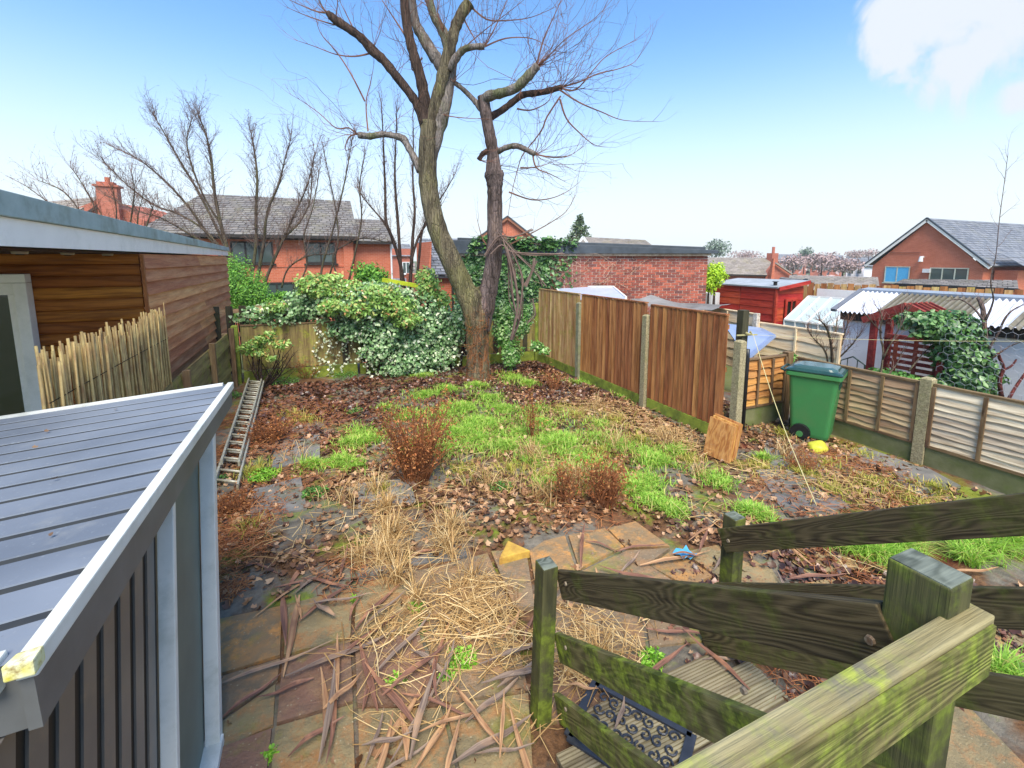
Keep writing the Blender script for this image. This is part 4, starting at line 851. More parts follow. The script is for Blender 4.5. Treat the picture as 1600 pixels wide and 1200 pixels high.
pitched('garage_row', 'low garages with brown tiled roof between the red shed and the big house', PD(1228,446,34), PD(1375,450,31), PD(1234,430,37), PD(1372,433,34), -2.2, T_BROWN, BW_RD, 8, 'garage')
t = pitched('bungalow', 'low tiled roof right in front of the large red brick house', PD(1398,443,22), PD(1592,452,17), PD(1408,440,24) if 0 else PD(1440,437,0.1) if 0 else PD(1412,436,25), PD(1590,438,20), -2, T_BROWN, BW_RD, 6)
t = gable_house('garage', 'small white edged gable roof over the neighbours fence', PD(1243,453,26), PD(1258,437,26), PD(1281,452,26), 4, (.6,.8,0), -1.5, T_GREY, BW_RD, FR, nc=6, over=.15); t['category'] = 'garage'
t['label'] = 'small garage gable with white bargeboards just right of the red shed'
# far terraces
for k, (u0, u1, ve, vr, D, lb) in enumerate(((1215,1262,408,397,150,'distant brick terrace at the left end of the far row'),(1266,1318,410,398,152,'distant brick terrace in the middle of the far row behind the winter trees'),(1322,1376,411,400,155,'distant brick terrace at the right end of the far row'))):
    t = pitched('terraced_house', lb, PD(u0,ve,D), PD(u1,ve+1,D), PD(u0,vr,D+4), PD(u1,vr+1,D+4), -9, T_DARK, BW_RD, 5)
    for i in range(5):
        a = PD(u0+5+(u1-u0-10)*i/5, ve, D-.15); b = PD(u0+10+(u1-u0-10)*i/5, ve, D-.15); window(t, a, b, a.z-2.6, a.z-1.0, (-.5,-.85,0), FR, WG, 0, False)
WREND = m_plain('white_render', lin((224,224,232)), lin((206,204,212)), 3, .8, .3, .2, rnd=0)
t = pitched('white_house', 'distant white rendered house left of the big gable', PD(1322,413,95), PD(1352,414,95), PD(1327,403,98), PD(1352,404,98), -5, T_DARK, WREND, 5)
for i in range(2): a = PD(1328+i*13, 413, 94.8); b = PD(1334+i*13, 413, 94.8); window(t, a, b, a.z-1.9, a.z-.7, (-.5,-.85,0), DTRIM, WG, 0, False)
pitched('white_house', 'second distant white house half hidden by the big gable', PD(1350,416,90), PD(1376,417,90), PD(1351,406,93), PD(1376,407,93), -5, T_DARK, WREND, 5)

# ------------------------------------------------------------------ neighbour's white lean-to with corrugated roof
n = NT('corrugated_cement'); v = n.coord('World'); c = n.mix(n.mr(n.noise(v, 5, 5, .6), .3, .7), lin((132,128,118)), lin((92,88,80)))
val_ = n.mr(n.math('COSINE', n.math('MULTIPLY', n.math('SUBTRACT', 5.86, sep(n, v, 1)), 2*math.pi/.085)), -1, .3, .75, 0)     # shade of the corrugations painted into the valleys
c = n.mix(val_, c, lin((70,68,56))); c = n.mix(n.mr(n.noise(v, 3, 6, .7), .52, .68, 0, .4), c, lin((112,112,72))); CORR = n.done(c, .85, .25)
CLEARS = m_plain('white_corrugated_plastic', lin((206,210,222)), lin((188,194,208)), 4, .4, .4, .1, rnd=0)
t = thing('lean_to', 'long white rendered outbuilding with grey corrugated roof on the right', 'outbuilding', (10, 4, -.8))
box_part('wall', 10.0, 13, -2.5, 5.83, -1.2, 1.12, WREND, t); box_part('eave_board', 9.93, 10.02, -2.6, 5.86, 1.125, 1.29, DTRIM, t)
YE0, YE1 = 5.95, -2.6
def corr(y0, y1, m, name):
    q = MB(); N = int(abs(y1-y0)/.085*6); vs = []
    for i in range(N+1):
        y = y0+(y1-y0)*i/N; hz = .026*math.cos(2*math.pi*(y0-y)/.085)
        for (x, z) in ((9.80,1.30),(10.24,1.50),(10.68,1.69)): vs.append((x, y, z+hz))
    q.add(vs, [(i*3+j, i*3+j+1, (i+1)*3+j+1, (i+1)*3+j) for i in range(N) for j in range(2)]); return obj(name, q, m, t, smooth=True)
ys = [5.86, 5.20, 3.80, 3.20, -2.6]
ys = [5.86, PX(1372,480,9.9).y, PX(1512,497,9.9).y, PX(1580,505,9.9).y, -2.6]
for i, m in enumerate((CLEARS, CORR, CLEARS, CORR)): corr(ys[i], ys[i+1], m, 'roof_sheet')
obj('ridge_flashing', MB().slab([(10.64,5.95,1.72),(10.64,-2.6,1.72),(10.95,-2.6,1.75),(10.95,5.95,1.75)], .05), m_plain('lead_grey', lin((150,160,172)), None, 4, .5, .4, .1, rnd=0), t)
obj('verge', MB().bar((9.8,5.93,1.31),(10.7,5.93,1.70),.06,.10), m_plain('grey_verge', lin((120,124,132)), None, 4, .6, .4, .1, rnd=0), t)
# neighbours' cream fences, red shed, greenhouse, bits between
W_CREAM = m_wood('cream_waney_slat', lin((255,230,184)), lin((216,184,140)), lin((255,238,204)), None, contour=3, across=14, rnd=.10)
waney('p', (8.0,6.2,0), (8.0,4.65,0), -.45, 1.12, W_CREAM, W_CREAM, 'cream waney panel left of the bare hawthorn in the next garden', 8, 2, 'cream fences in the next garden')
waney('p', (8.35,8.6,0), (8.05,6.3,0), .1, 1.27, W_CREAM, W_CREAM, 'low cream waney panel below the red shed', 6, 3, 'cream fences in the next garden')
op = board('fence_post', (7.93,6.22,-.6), (7.93,6.22,1.30), .09, .09, m_plain('flaking_white_post', lin((224,216,200)), lin((150,130,110)), 30, .8, .2, .5, rnd=0), up=(1,0,0)); tag(op, 'flaking cream painted post in front of the red shed', 'fence post')
W_RED = m_wood('red_stained_board', lin((176,62,44)), lin((128,40,32)), lin((190,78,56)), None, contour=5, rnd=.1)
rs = thing('red_shed', 'red stained timber shed with sloping felt roof and glazed door beyond the fences', 'shed', (12.6, 10, -.8))
for i in range(11):
    z = -.6+.197*i; yy = (11.1, 10.0, 8.87)
    for k in range(2): board('wall_board', (12.0,yy[k],z+.1), (12.0,yy[k+1]+.02,z+.1), .205, .025, W_RED, rs, up=(.07,0,1))
    board('wall_board', (12.03,8.85,z+.1), (13.15,8.85,z+.1), .205, .025, W_RED, rs, up=(0,.07,1))
box_part('wall_core', 12.02, 13.15, 8.88, 11.08, -.7, 1.5, W_RED, rs)
obj('roof', MB().slab([(11.92,8.75,1.58),(13.25,8.75,1.74),(13.25,11.2,1.72),(11.92,11.2,1.58)], .04), m_plain('grey_felt_roof', lin((168,174,180)), lin((140,146,150)), 4, .7, .3, .2, rnd=0), rs)
obj('roof_trim', MB().bar((11.95,8.72,1.52),(13.25,8.72,1.69),.10,.03), W_RED, rs); obj('corner_trim', MB().box(11.96,12.04,8.8,8.86,-.6,1.55), W_RED, rs)
window(rs, (12.35,8.83), (12.85,8.83), -.2, 1.22, (0,-1,0), W_RED, GLASS, 0, False, 'door_window'); obj('glazing_bar', MB().box(12.35,12.85,8.77,8.79,.55,.60).box(12.58,12.62,8.77,8.79,-.15,1.18), W_RED, rs)
obj('flue_cap', MB().tube([(12.15,9.0,1.6),(12.15,9.0,1.70),(12.15,9.0,1.72)], [.05,.05,.1], 8), DTRIM, rs)
wb = PX(1110,468,11.6); wbo = obj('water_butt', MB().tube([(wb.x,wb.y,-.6),(wb.x,wb.y,.8),(wb.x,wb.y,wb.z+.22)], [.25,.27,.27], 16), m_plain('grey_white_tub', lin((206,206,206)), None, 4, .6, .3, .1, rnd=0), smooth=False); tag(wbo, 'pale grey round tub between the brick garage and the red shed', 'tub')
bfn = thing('fence', 'tall greenish board fence glimpsed between the garage corner and the red shed', 'fence', (12, 12, -.8))
for i in range(10): board('board', (11.2+i*.13,11.6,-.7), (11.2+i*.13,11.6,1.72), .125, .02, W_MOSSY, bfn, up=(1,0,0))
bfn = thing('fence', 'tall yellow brown board fence behind the greenhouse', 'fence', (14, 8, -.8))
for i in range(30): board('board', (13.6+i*.06,9.3-i*.15,-.9), (13.6+i*.06,9.3-i*.15,1.62+.02*(i % 3)), .145, .02, W_PALE if i % 2 else W_BROWN, bfn, up=(-.4,1,0))
gh = thing('greenhouse', 'small white framed greenhouse behind the bare thorn bush', 'greenhouse', (11.8, 7, -.8))
GFR = UPVC; a_, b_ = PX(1250,520,11.8), PX(1322,530,11.8); ye0, ye1 = a_.y+.25, b_.y-.1
q = MB()
for i in range(6):
    y = ye0+(ye1-ye0)*i/5; q.bar((11.5,y,-.8),(11.5,y,.75),.03,.03,up=(1,0,0)); q.bar((11.5,y,.75),(12.4,y,1.35),.03,.03); q.bar((13.3,y,.75),(12.4,y,1.35),.03,.03)
for (x, z) in ((11.5,.75),(12.4,1.35),(11.5,.1)): q.bar((x,ye0,z),(x,ye1,z),.04,.04)
obj('frame', q, GFR, gh)
n = NT('milky_glazing'); v = n.coord('World'); MILK = n.done(n.mix(n.noise(v, 4, 4), lin((196,208,210)), lin((170,186,184))), .3, .5)
obj('pane', MB().slab([(11.52,ye0,-.8),(11.52,ye1,-.8),(11.52,ye1,.74),(11.52,ye0,.74)], .01), MILK, gh); obj('pane', MB().slab([(11.52,ye0,.76),(11.52,ye1,.76),(12.4,ye1,1.34),(12.4,ye0,1.34)], .01), MILK, gh)
wbd = obj('white_board', MB().slab([(13.2,ye0+.3,1.15),(13.2,ye1-1.2,1.15),(13.2,ye1-1.2,1.52),(13.2,ye0+.3,1.52)], .03), UPVC); tag(wbd, 'long white board fixed along the fence above the greenhouse', 'board')
# slate blue lean-to roof by the tall post, tarps behind the brown fence
BLUE = m_plain('blue_grey_sheet', lin((140,154,184)), lin((118,134,166)), 3, .5, .4, .2, rnd=0)
lt = obj('shelter_roof', MB().slab([PX(1168,560,6.6)*1.0, PX(1212,523,7.6), PX(1190,512,8.0), PX(1130,505,7.2)], .04), BLUE); tag(lt, 'blue grey corrugated shelter roof glimpsed behind the tall dark post', 'shelter')
PB = m_plain('pale_polycarbonate', lin((196,206,226)), lin((180,192,216)), 3, .35, .5, .1, rnd=0)
lt = thing('lean_to_roof', 'pale blue sheet lean-to roof rising behind the pale fence panel', 'lean-to', (6.5,8.5,1))
qd = [PX(885,464,5.5), PX(980,466,6.3), PX(957,447,7.2), PX(868,447,6.2)]
qd = [PX(880,468,5.2), PX(978,465,6.2), PX(958,448,7.6), PX(868,448,6.6)]
obj('sheet', MB().slab(qd, .03), PB, lt); obj('frame', MB().bar(qd[3], qd[2], .05, .04).bar(qd[2], qd[1], .05, .04).bar(qd[0], qd[3], .05, .04), UPVC, lt)
for pp in qd: obj('leg', MB().tube([(pp.x,pp.y,-.5),(pp.x,pp.y,pp.z-.03)], .025, 6), UPVC, lt)
TARP = m_plain('grey_tarpaulin', lin((150,146,142)), lin((104,98,92)), 2, .6, .3, .2, rnd=0)
q = MB(); N = 10; vs = []
for i in range(N+1):
    for j in range(5):
        t_ = i/N; p = PX(980,470,6.4).lerp(PX(1112,484,7.4), t_)+Vector((j*.25, .1*j, .015*j-.10*math.sin(math.pi*t_)+.02*math.sin(j*2+i))); vs.append(p)
q.add(vs, [(i*5+j, (i+1)*5+j, (i+1)*5+j+1, i*5+j+1) for i in range(N) for j in range(4)]+[(i*5, i*5+5, i*5+5, i*5) for i in range(0)])
tp_ = obj('tarpaulin', q, TARP, smooth=True); tag(tp_, 'sagging grey tarpaulin over the store behind the brown fence', 'tarpaulin')
sk = obj('tarpaulin_store', MB().box(6.8,7.4,6.5,8.1,-.7,1.0), DTRIM); tag(sk, 'dark log store under the grey tarpaulin behind the brown fence', 'store')

# red arbour swing seat
W_RSW = m_wood('red_arbour_wood', lin((152,66,54)), lin((100,44,38)), lin((168,86,72)), None, contour=5, rnd=.1)
ab = thing('arbour_seat', 'red stained garden arbour with slatted bench back and small pitched roof', 'arbour', (9, 4.3, -.8))
yl, yr = 4.70, 3.72; xb = 9.1
for y in (yl, yr):
    for x in (xb-.16, xb+.3): obj('post', MB().box(x-.04,x+.04,y-.045,y+.045,-.8,1.30), W_RSW, ab)
    obj('armrest', MB().box(xb-.2,xb+.3,y-.04,y+.04,.2,.26), W_RSW, ab)
ym = (yl+yr)/2
for k in range(5):
    x = xb-.24+k*.15; obj('roof_slat', MB().bar((x,yl+.14,1.30),(x,ym,1.60),.10,.03,up=(0,0,1)), W_RSW, ab); obj('roof_slat', MB().bar((x,yr-.14,1.30),(x,ym,1.60),.10,.03), W_RSW, ab)
for y0_, y1_ in ((yl+.13,ym),(yr-.13,ym)): obj('bargeboard', MB().bar((xb-.28,y0_,1.29),(xb-.28,y1_,1.60),.11,.035), W_RSW, ab)
for i in range(6): obj('back_slat', MB().box(xb+.22,xb+.25,yr+.05,yl-.05,.34+i*.105,.40+i*.105), W_RSW, ab)
for i in range(3): obj('back_stile', MB().box(xb+.205,xb+.218,yr+.2+i*.29,yr+.26+i*.29,.3,1.0), W_RSW, ab)
obj('top_rail', MB().box(xb+.2,xb+.27,yr,yl,.97,1.04), W_RSW, ab)
for i in range(4): obj('seat_slat', MB().box(xb-.14+i*.1,xb-.06+i*.1,yr+.05,yl-.05,.12,.15), W_RSW, ab)
for i in range(4): obj('front_slat', MB().box(xb-.20,xb-.17,yr+.05,yl-.05,-.45+i*.14,-.38+i*.14), W_RSW, ab)
# metal chair glimpsed
CH = m_plain('dark_green_iron', lin((48,66,60)), None, 5, .5, .5, 0, rnd=0)
ch = thing('garden_chair', 'dark green wrought iron chair left of the red arbour', 'chair', (8.6, 5.0, -.75)); c0 = PX(1332,565,8.6)
obj('backrest', MB().tube([(c0.x,c0.y+.2,-.3),(c0.x,c0.y+.2,.55),(c0.x,c0.y,.66),(c0.x,c0.y-.2,.55),(c0.x,c0.y-.2,-.3)], .014, 6).tube([(c0.x,c0.y+.08,-.3),(c0.x,c0.y+.08,.62)], .008, 5).tube([(c0.x,c0.y-.08,-.3),(c0.x,c0.y-.08,.62)], .008, 5), CH, ch)
obj('seat', MB().tube([(c0.x-.2,c0.y,-.3),(c0.x-.2,c0.y,-.27)], .21, 16), CH, ch)
for s in (-1, 1):
    for r_ in (-.38, 0): obj('leg', MB().tube([(c0.x+r_,c0.y+s*.18,-.3),(c0.x+r_-.02,c0.y+s*.2,-.76)], .012, 5), CH, ch)

# ------------------------------------------------------------------ wheelie bin
BGREEN = m_plain('bin_green', lin((62,128,72)), lin((54,114,64)), 3, .45, .45, .15, 40, .002, 0, dirt=lin((96,132,80)), dscale=3, damt=.35)
BLID = m_plain('bin_lid_dark_green', lin((36,70,62)), lin((30,58,54)), 4, .22, .6, .1, rnd=0)
BBLK = m_plain('bin_black', lin((26,26,28)), None, 4, .5, .4, 0, rnd=0)
BC = Vector((5.99, 3.76, 0)); ba = R(24)
wbn = thing('wheelie_bin', 'green wheelie bin with dark lid in the fence corner', 'wheelie bin', (BC.x, BC.y, 0))
def bp(x, y, z):
    x *= .86; y *= .86; z *= .95
    return Vector((BC.x+x*math.cos(ba)-y*math.sin(ba), BC.y+x*math.sin(ba)+y*math.cos(ba), z))
def ring(w, d, z, r, y0=0, n=4):
    out = []
    for cx, cy, a0 in ((w/2-r,d/2-r,0),(-w/2+r,d/2-r,90),(-w/2+r,-d/2+r,180),(w/2-r,-d/2+r,270)):
        for k in range(n+1): a = R(a0+90*k/n); out.append(bp(cx+r*math.cos(a), cy+r*math.sin(a)+y0, z))
    return out
def loft(rings, cap0=True, cap1=True):
    q = MB(); n = len(rings[0]); vs = [p for r in rings for p in r]; fs = [(i*n+j, i*n+(j+1)%n, (i+1)*n+(j+1)%n, (i+1)*n+j) for i in range(len(rings)-1) for j in range(n)]
    if cap0: fs.append(tuple(range(n-1,-1,-1)))
    if cap1: fs.append(tuple(range((len(rings)-1)*n, len(rings)*n)))
    return q.add(vs, fs)
obj('body', loft([ring(.42,.48,.05,.06),ring(.44,.50,.09,.06),ring(.52,.62,.80,.06),ring(.535,.635,.90,.05)]), BGREEN, wbn)
obj('rim', loft([ring(.56,.67,.885,.05),ring(.60,.72,.90,.05),ring(.60,.72,.945,.05),ring(.57,.69,.955,.05)]), BGREEN, wbn, bevel=0)
obj('lid', loft([ring(.605,.725,.958,.05),ring(.61,.73,.972,.05),ring(.56,.67,.99,.08),ring(.46,.56,1.005,.10)]), BLID, wbn)
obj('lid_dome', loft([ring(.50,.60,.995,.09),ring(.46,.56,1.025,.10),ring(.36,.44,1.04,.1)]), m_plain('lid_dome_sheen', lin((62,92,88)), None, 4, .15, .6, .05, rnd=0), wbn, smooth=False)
for s in (-1, 1):
    w_ = obj('wheel', MB().tube([bp(s*.27-.025,.24,.10), bp(s*.27+.025,.24,.10)], .10, 18), BBLK, wbn) if s > 0 else obj('wheel', MB().tube([bp(-.31,.10,.11), bp(-.24,.10,.11)], .115, 18), BBLK, wbn)
    obj('hub', MB().tube([bp(s*.30,.24 if s > 0 else .10,.10), bp(s*.32,.24 if s > 0 else .10,.10)], .04, 10), BGREEN, w_)
obj('handle', MB().tube([bp(-.2,.37,.93), bp(-.2,.43,.95), bp(.2,.43,.95), bp(.2,.37,.93)], .015, 8), BLID, wbn)
for x in (-.16,-.05,.08): obj('moulding', MB().tube([bp(x,-.322,.76), bp(x,-.318,.84)], .006, 5), BLID, wbn)
# deflated yellow ball
q = MB(); bmq = bmesh.new(); bmesh.ops.create_icosphere(bmq, subdivisions=3, radius=1); c = G(1278, 700, .05)
for v_ in bmq.verts:
    p = v_.co; k = 1+.10*math.sin(p.x*4)*math.cos(p.y*5)+.05*math.sin(p.z*7+p.x*3); v_.co = Vector((p.x*.125*k, p.y*.105*k, max(-.055,p.z*.085*k)))
me = bpy.data.meshes.new('ball'); bmq.to_mesh(me); bmq.free(); o = link('ball', me, m_plain('yellow_rubber', lin((226,226,70)), lin((190,196,60)), 9, .5, .4, .2, rnd=0, dirt=lin((150,140,60)), damt=.5), smooth=True); o.location = c; tag(o, 'half deflated yellow ball lying by the wheelie bin', 'ball')
# cut timber boards leaning by the post
W_TAN = m_wood('sawn_tan_board', lin((200,148,82)), lin((140,84,40)), lin((214,168,104)), None, contour=9, cs=1.4, rnd=.12, bd=.004, cstr=.7)
stb = thing('board_stack', 'stack of short orange sawn boards standing against the end of the brown fence', 'boards', (4.5, 3.9, 0))
b0, b1 = G(1101,716,0), G(1143,722,0)
dx_ = (G(1143,722,0)-G(1101,705,0)).normalized(); nn_ = Vector((dx_.y*-1, dx_.x, 0)); nn_ = nn_ if nn_.y > 0 else -nn_
for i in range(4):
    c0 = G(1120,716,0)+nn_*(i*.045); w = .33-.02*(i % 2); hgt = .42+.012*(i % 3)
    o = obj('board', MB().slab([c0-dx_*w/2, c0+dx_*w/2, c0+dx_*w/2+Vector((0,0,hgt))+nn_*.10, c0-dx_*w/2+Vector((0,0,hgt+.03))+nn_*.10], -.036), W_TAN, stb, bevel=.003); orient(o, tuple(c0), (0,0,1), tuple(dx_))
st = G(800, 872, 0); q = MB(); tri = [(-.13,-.05),(.13,-.06),(.02,.13)]; q.prism([(st.x+x, st.y+y) for x, y in tri], .0, .07)
o = obj('broken_stone', q, m_plain('ochre_stone', lin((206,170,74)), lin((160,120,60)), 12, .8, .3, .6, 30, .006, 0), bevel=.008); tag(o, 'triangular ochre broken stone on the edge of the flagstones', 'stone')
wr = G(1070, 865, .03); q = MB(); vs = [(wr.x+i*.035-.07, wr.y+j*.04-.06, .035+.02*math.sin(i*2.1+j*1.7)) for i in range(5) for j in range(4)]
q.add(vs, [(i*4+j, (i+1)*4+j, (i+1)*4+j+1, i*4+j+1) for i in range(4) for j in range(3)]); o = obj('plastic_scrap', q, m_plain('blue_plastic', lin((90,180,226)), None, 9, .35, .5, 0, rnd=0), smooth=True); tag(o, 'crumpled light blue plastic scrap beside the flagstones', 'litter')
# ------------------------------------------------------------------ trees
BARK_G = m_bark('pollard_bark_green', lin((128,118,94)), lin((64,56,46)), lin((124,124,70)), 7, .4, base=lin((172,114,76)))
BARK_B = m_bark('pollard_bark_brown', lin((124,108,104)), lin((66,56,52)), lin((140,116,98)), 7, .4, base=lin((172,114,76)))
BARK_L = m_bark('limb_bark_pale', lin((150,140,134)), lin((92,84,76)), lin((96,108,50)), 8, .5)
BARK_D = m_bark('dark_stem_bark', lin((92,74,64)), lin((50,40,36)), None, 8)
BARK_T = m_bark('thorn_bark', lin((110,96,82)), lin((66,56,48)), lin((110,116,70)), 8, .4)
TWIG = m_plain('reddish_twig', lin((136,98,80)), lin((82,58,50)), 3, .8, .2, 0, rnd=0, kind='World')
TWIG2 = m_plain('grey_brown_twig', lin((126,106,96)), lin((92,74,68)), 3, .8, .2, 0, rnd=0, kind='World')
def smooth_pts(pts, rad, k=4):
    P = [Vector(p) for p in pts]; out = []; ro = []
    for i in range(len(P)-1):
        p0 = P[max(i-1,0)]; p1 = P[i]; p2 = P[i+1]; p3 = P[min(i+2,len(P)-1)]
        for j in range(k):
            t = j/k; out.append(.5*((2*p1)+(p2-p0)*t+(2*p0-5*p1+4*p2-p3)*t*t+(3*p1-p0-3*p2+p3)*t**3)); ro.append(rad[i]+(rad[i+1]-rad[i])*t)
    return out+[P[-1]], ro+[rad[-1]]
def limb(q, spec, D0=8.85, n=10, k=4, knob=0.0):
    """spec rows: photo u, v, radius in photo px, depth offset in metres"""
    P = []; Rd = []
    for s in spec:
        D = D0+(s[3] if len(s) > 3 else 0); P.append(PD(s[0], s[1], D)); Rd.append(s[2]*D/719*(.92 if s[2] > 12 else 1))
    P, Rd = smooth_pts(P, Rd, k)
    if knob: Rd = [r*(1+knob*(.5*math.sin(i*1.9)+.5*math.sin(i*3.7+1))) for i, r in enumerate(Rd)]
    q.tube(P, Rd, n); return P
def whip(q, p, d, L, r, seg=7, sag=.0, wob=.10, fork=.5, lvl=0, lift=.12):
    d = d.normalized(); pts = [p.copy()]; step = L/seg; cur = p.copy()
    for i in range(seg):
        d = (d+Vector((random.gauss(0,wob),random.gauss(0,wob),random.gauss(0,wob)+lift-sag))).normalized(); cur = cur+d*step; pts.append(cur.copy())
        if lvl < 2 and random.random() < fork and i > 0:
            sd_ = (d+Vector((random.gauss(0,.6),random.gauss(0,.6),random.gauss(0,.6)))).normalized(); whip(q, cur.copy(), sd_, L*random.uniform(.2,.45), r*.5, 4, sag, wob, fork*.5, lvl+1, lift)
    q.tube(pts, [r*(1-.75*i/seg) for i in range(seg+1)], 3 if r < .01 else 4, cap=False)
big = thing('pollarded_tree', 'tall twin stemmed pollarded bare tree with orange brown base in the middle of the garden', 'tree', PD(745,592,8.85)*Vector((1,1,0)) if 0 else tuple(PD(745,592,8.85)[:2])+(0,))
tq = MB()
limb(tq, [(752,608,32),(748,590,23),(747,560,20),(746,520,20),(745,495,23),(740,470,22),(733,455,19)], n=14, knob=.05)
limb(tq, [(742,498,17),(732,465,19),(716,430,18),(702,400,17.5),(686,365,16.5),(675,325,15.5),(669,285,15.5),(668,245,15),(670,215,15),(672,190,14,.0)], n=14, knob=.04)
trunk = obj('trunk', tq, BARK_G, big, smooth=True)
tq = MB(); limb(tq, [(752,520,14),(757,480,18),(765,445,15),(771,410,14.5),(773,370,13),(773,330,12),(773,300,12.5),(773,285,14),(772,272,17),(771,264,12),(770,240,9),(767,220,9),(762,195,8.5),(758,170,9),(754,150,8)], n=14, knob=.06)
obj('trunk', tq, BARK_B, big, smooth=True)
LIMBS = [([(664,200,7),(655,170,7),(642,148,6.5),(620,120,6.5),(600,95,6.5),(583,80,7.5),(565,60,6),(545,45,6),(525,32,6.5),(512,20,4)], BARK_D),
 ([(668,195,11),(664,160,9),(658,125,8),(648,90,7.5),(640,60,7),(635,30,7),(630,-15,6)], BARK_D),
 ([(672,195,11),(684,150,9),(694,110,9),(703,75,9),(711,45,8),(722,20,8),(733,5,9)], BARK_G),
 ([(671,262,8,.0),(678,225,11,.04),(689,180,14,.08),(697,140,13,.15),(703,105,11,.2),(702,80,8,.25),(692,50,7,.3),(678,25,6,.35),(668,-10,6,.4)], BARK_L),
 ([(700,128,8,.14),(690,105,9,.18),(677,85,9,.2),(662,60,8,.25),(650,38,7,.3),(645,10,6,.3),(640,-25,6,.3)], BARK_L),
 ([(702,108,6,0),(712,92,6,-.08),(724,78,5,-.15),(740,73,4.5,-.2),(757,73,4.5,-.2)], BARK_L),
 ([(657,268,6),(648,248,5.5),(637,228,5),(630,217,6),(615,212,4.5),(597,210,4.5),(578,213,5),(560,211,5)], BARK_L),
 ([(756,158,8,-.0),(764,150,8,-.1),(785,145,7,-.2),(806,137,7,-.3),(822,122,7.5,-.35),(840,102,6,-.4)], BARK_L),
 ([(768,182,6),(785,172,5,.1),(803,158,5,.2),(818,148,5,.25),(848,144,4.5,.3),(878,136,4,.3)], BARK_D),
 ([(760,182,4),(750,168,5,.05),(740,156,4,.1),(724,140,3.5,.15),(709,128,3.5,.2)], BARK_L),
 ([(778,237,4.5),(790,231,4,-.1),(806,228,4.5,-.15),(820,233,4,-.2),(836,241,4,-.25)], BARK_L),
 ([(764,236,5),(755,240,4),(748,250,3.5)], BARK_D)]
for spec, m in LIMBS:
    q = MB(); limb(q, spec, n=9, knob=.10); obj('limb', q, m, big, smooth=True)
q = MB()
LONG = [[(838,103),(850,60),(868,20),(885,-20)],[(830,118),(860,85),(885,60),(930,28),(960,-5)],[(878,136),(905,128),(935,115),(965,108),(990,98),(1004,80)],[(878,138),(900,140),(925,112),(945,90),(975,72),(996,62)],
 [(874,140),(905,160),(940,175),(975,188),(1030,190)],[(875,155),(885,185),(905,207),(928,226),(950,230)],[(876,150),(855,182),(848,200),(838,215),(826,230),(815,245),(806,275),(800,300),(795,330),(790,372)],
 [(836,241),(865,246),(890,243),(912,228)],[(832,238),(838,262),(860,272),(885,285)],[(813,262),(830,262),(850,258),(870,250)],[(512,20),(495,18),(470,8),(440,-6)],[(512,22),(500,5),(492,-15)],[(540,40),(520,38),(480,25),(445,10)],
 [(560,211),(545,200),(525,200),(500,178),(475,160),(450,145)],[(575,205),(572,160),(580,125),(585,95)],[(570,158),(548,115),(525,80),(500,50),(490,10)],[(560,62),(545,30),(530,0)],[(583,82),(555,88),(525,85),(490,72),(460,62)],
 [(669,178),(685,177),(705,182),(735,185),(765,186)],[(757,73),(775,40),(790,5),(800,-20)],[(733,8),(760,30),(790,32),(830,27),(870,10)],[(757,73),(790,60),(830,60),(860,75)],[(700,100),(725,75),(760,45),(800,15),(830,-10)],
 [(524,30),(527,10),(528,-15)],[(808,170),(830,172),(855,160),(862,145)],[(822,122),(812,148),(815,160)],[(795,300),(830,312),(860,310),(885,300),(905,285)],[(790,385),(820,370),(860,348),(885,330),(896,310)],
 [(773,395),(755,375),(745,340)],[(560,208),(545,215),(540,235),(560,225)],[(692,45),(684,20),(690,-10)],[(720,18),(730,40),(745,70),(742,95)],[(636,60),(610,20),(590,-10)],[(660,90),(645,110),(640,90),(620,60)]]
for s in LONG:
    dz = random.uniform(-.3,.3); P = limb(q, [(a, b, 1.5-1.25*i/(len(s)-1), dz*i/len(s)) for i, (a, b) in enumerate(s)], n=4, k=4)
    whip(q, P[-1], P[-1]-P[-3], random.uniform(.3,.7), .0026, 5, fork=.5)
    for i in range(3, len(P)-1, 2):
        if random.random() < .95: whip(q, P[i], (P[i+1]-P[i]).normalized()+Vector((random.gauss(0,.5),random.gauss(0,.5),random.gauss(0,.5))), random.uniform(.2,.75), .0042, 5, fork=.35)
nodes_ = [(512,22,7),(545,45,4),(583,80,6),(560,211,9),(600,209,4),(840,102,20),(815,130,9),(878,136,22),(845,145,6),(836,241,15),(757,73,10),(733,5,7),(709,128,7),(748,250,9),(658,125,4),(640,60,5),(692,50,7),(703,75,7),(790,145,5),(715,92,4),(635,30,5),(668,10,4),(773,270,5),(620,120,4)]
for (u, v, k) in nodes_:
    c = PD(u, v, 8.85)
    for i in range(int(k*1.1)):
        out = (c-PD(710,240,8.85)).normalized(); d = out*random.uniform(.3,1.0)+Vector((random.gauss(0,.45),random.gauss(0,.55),random.gauss(.15,.4)))
        whip(q, c, d, random.uniform(.7,2.1), random.uniform(.0038,.0066), 9, fork=.62, wob=.17, lift=.05 if v > 200 else .08)
o = obj('twigs', q, TWIG, big); o['kind'] = 'stuff'
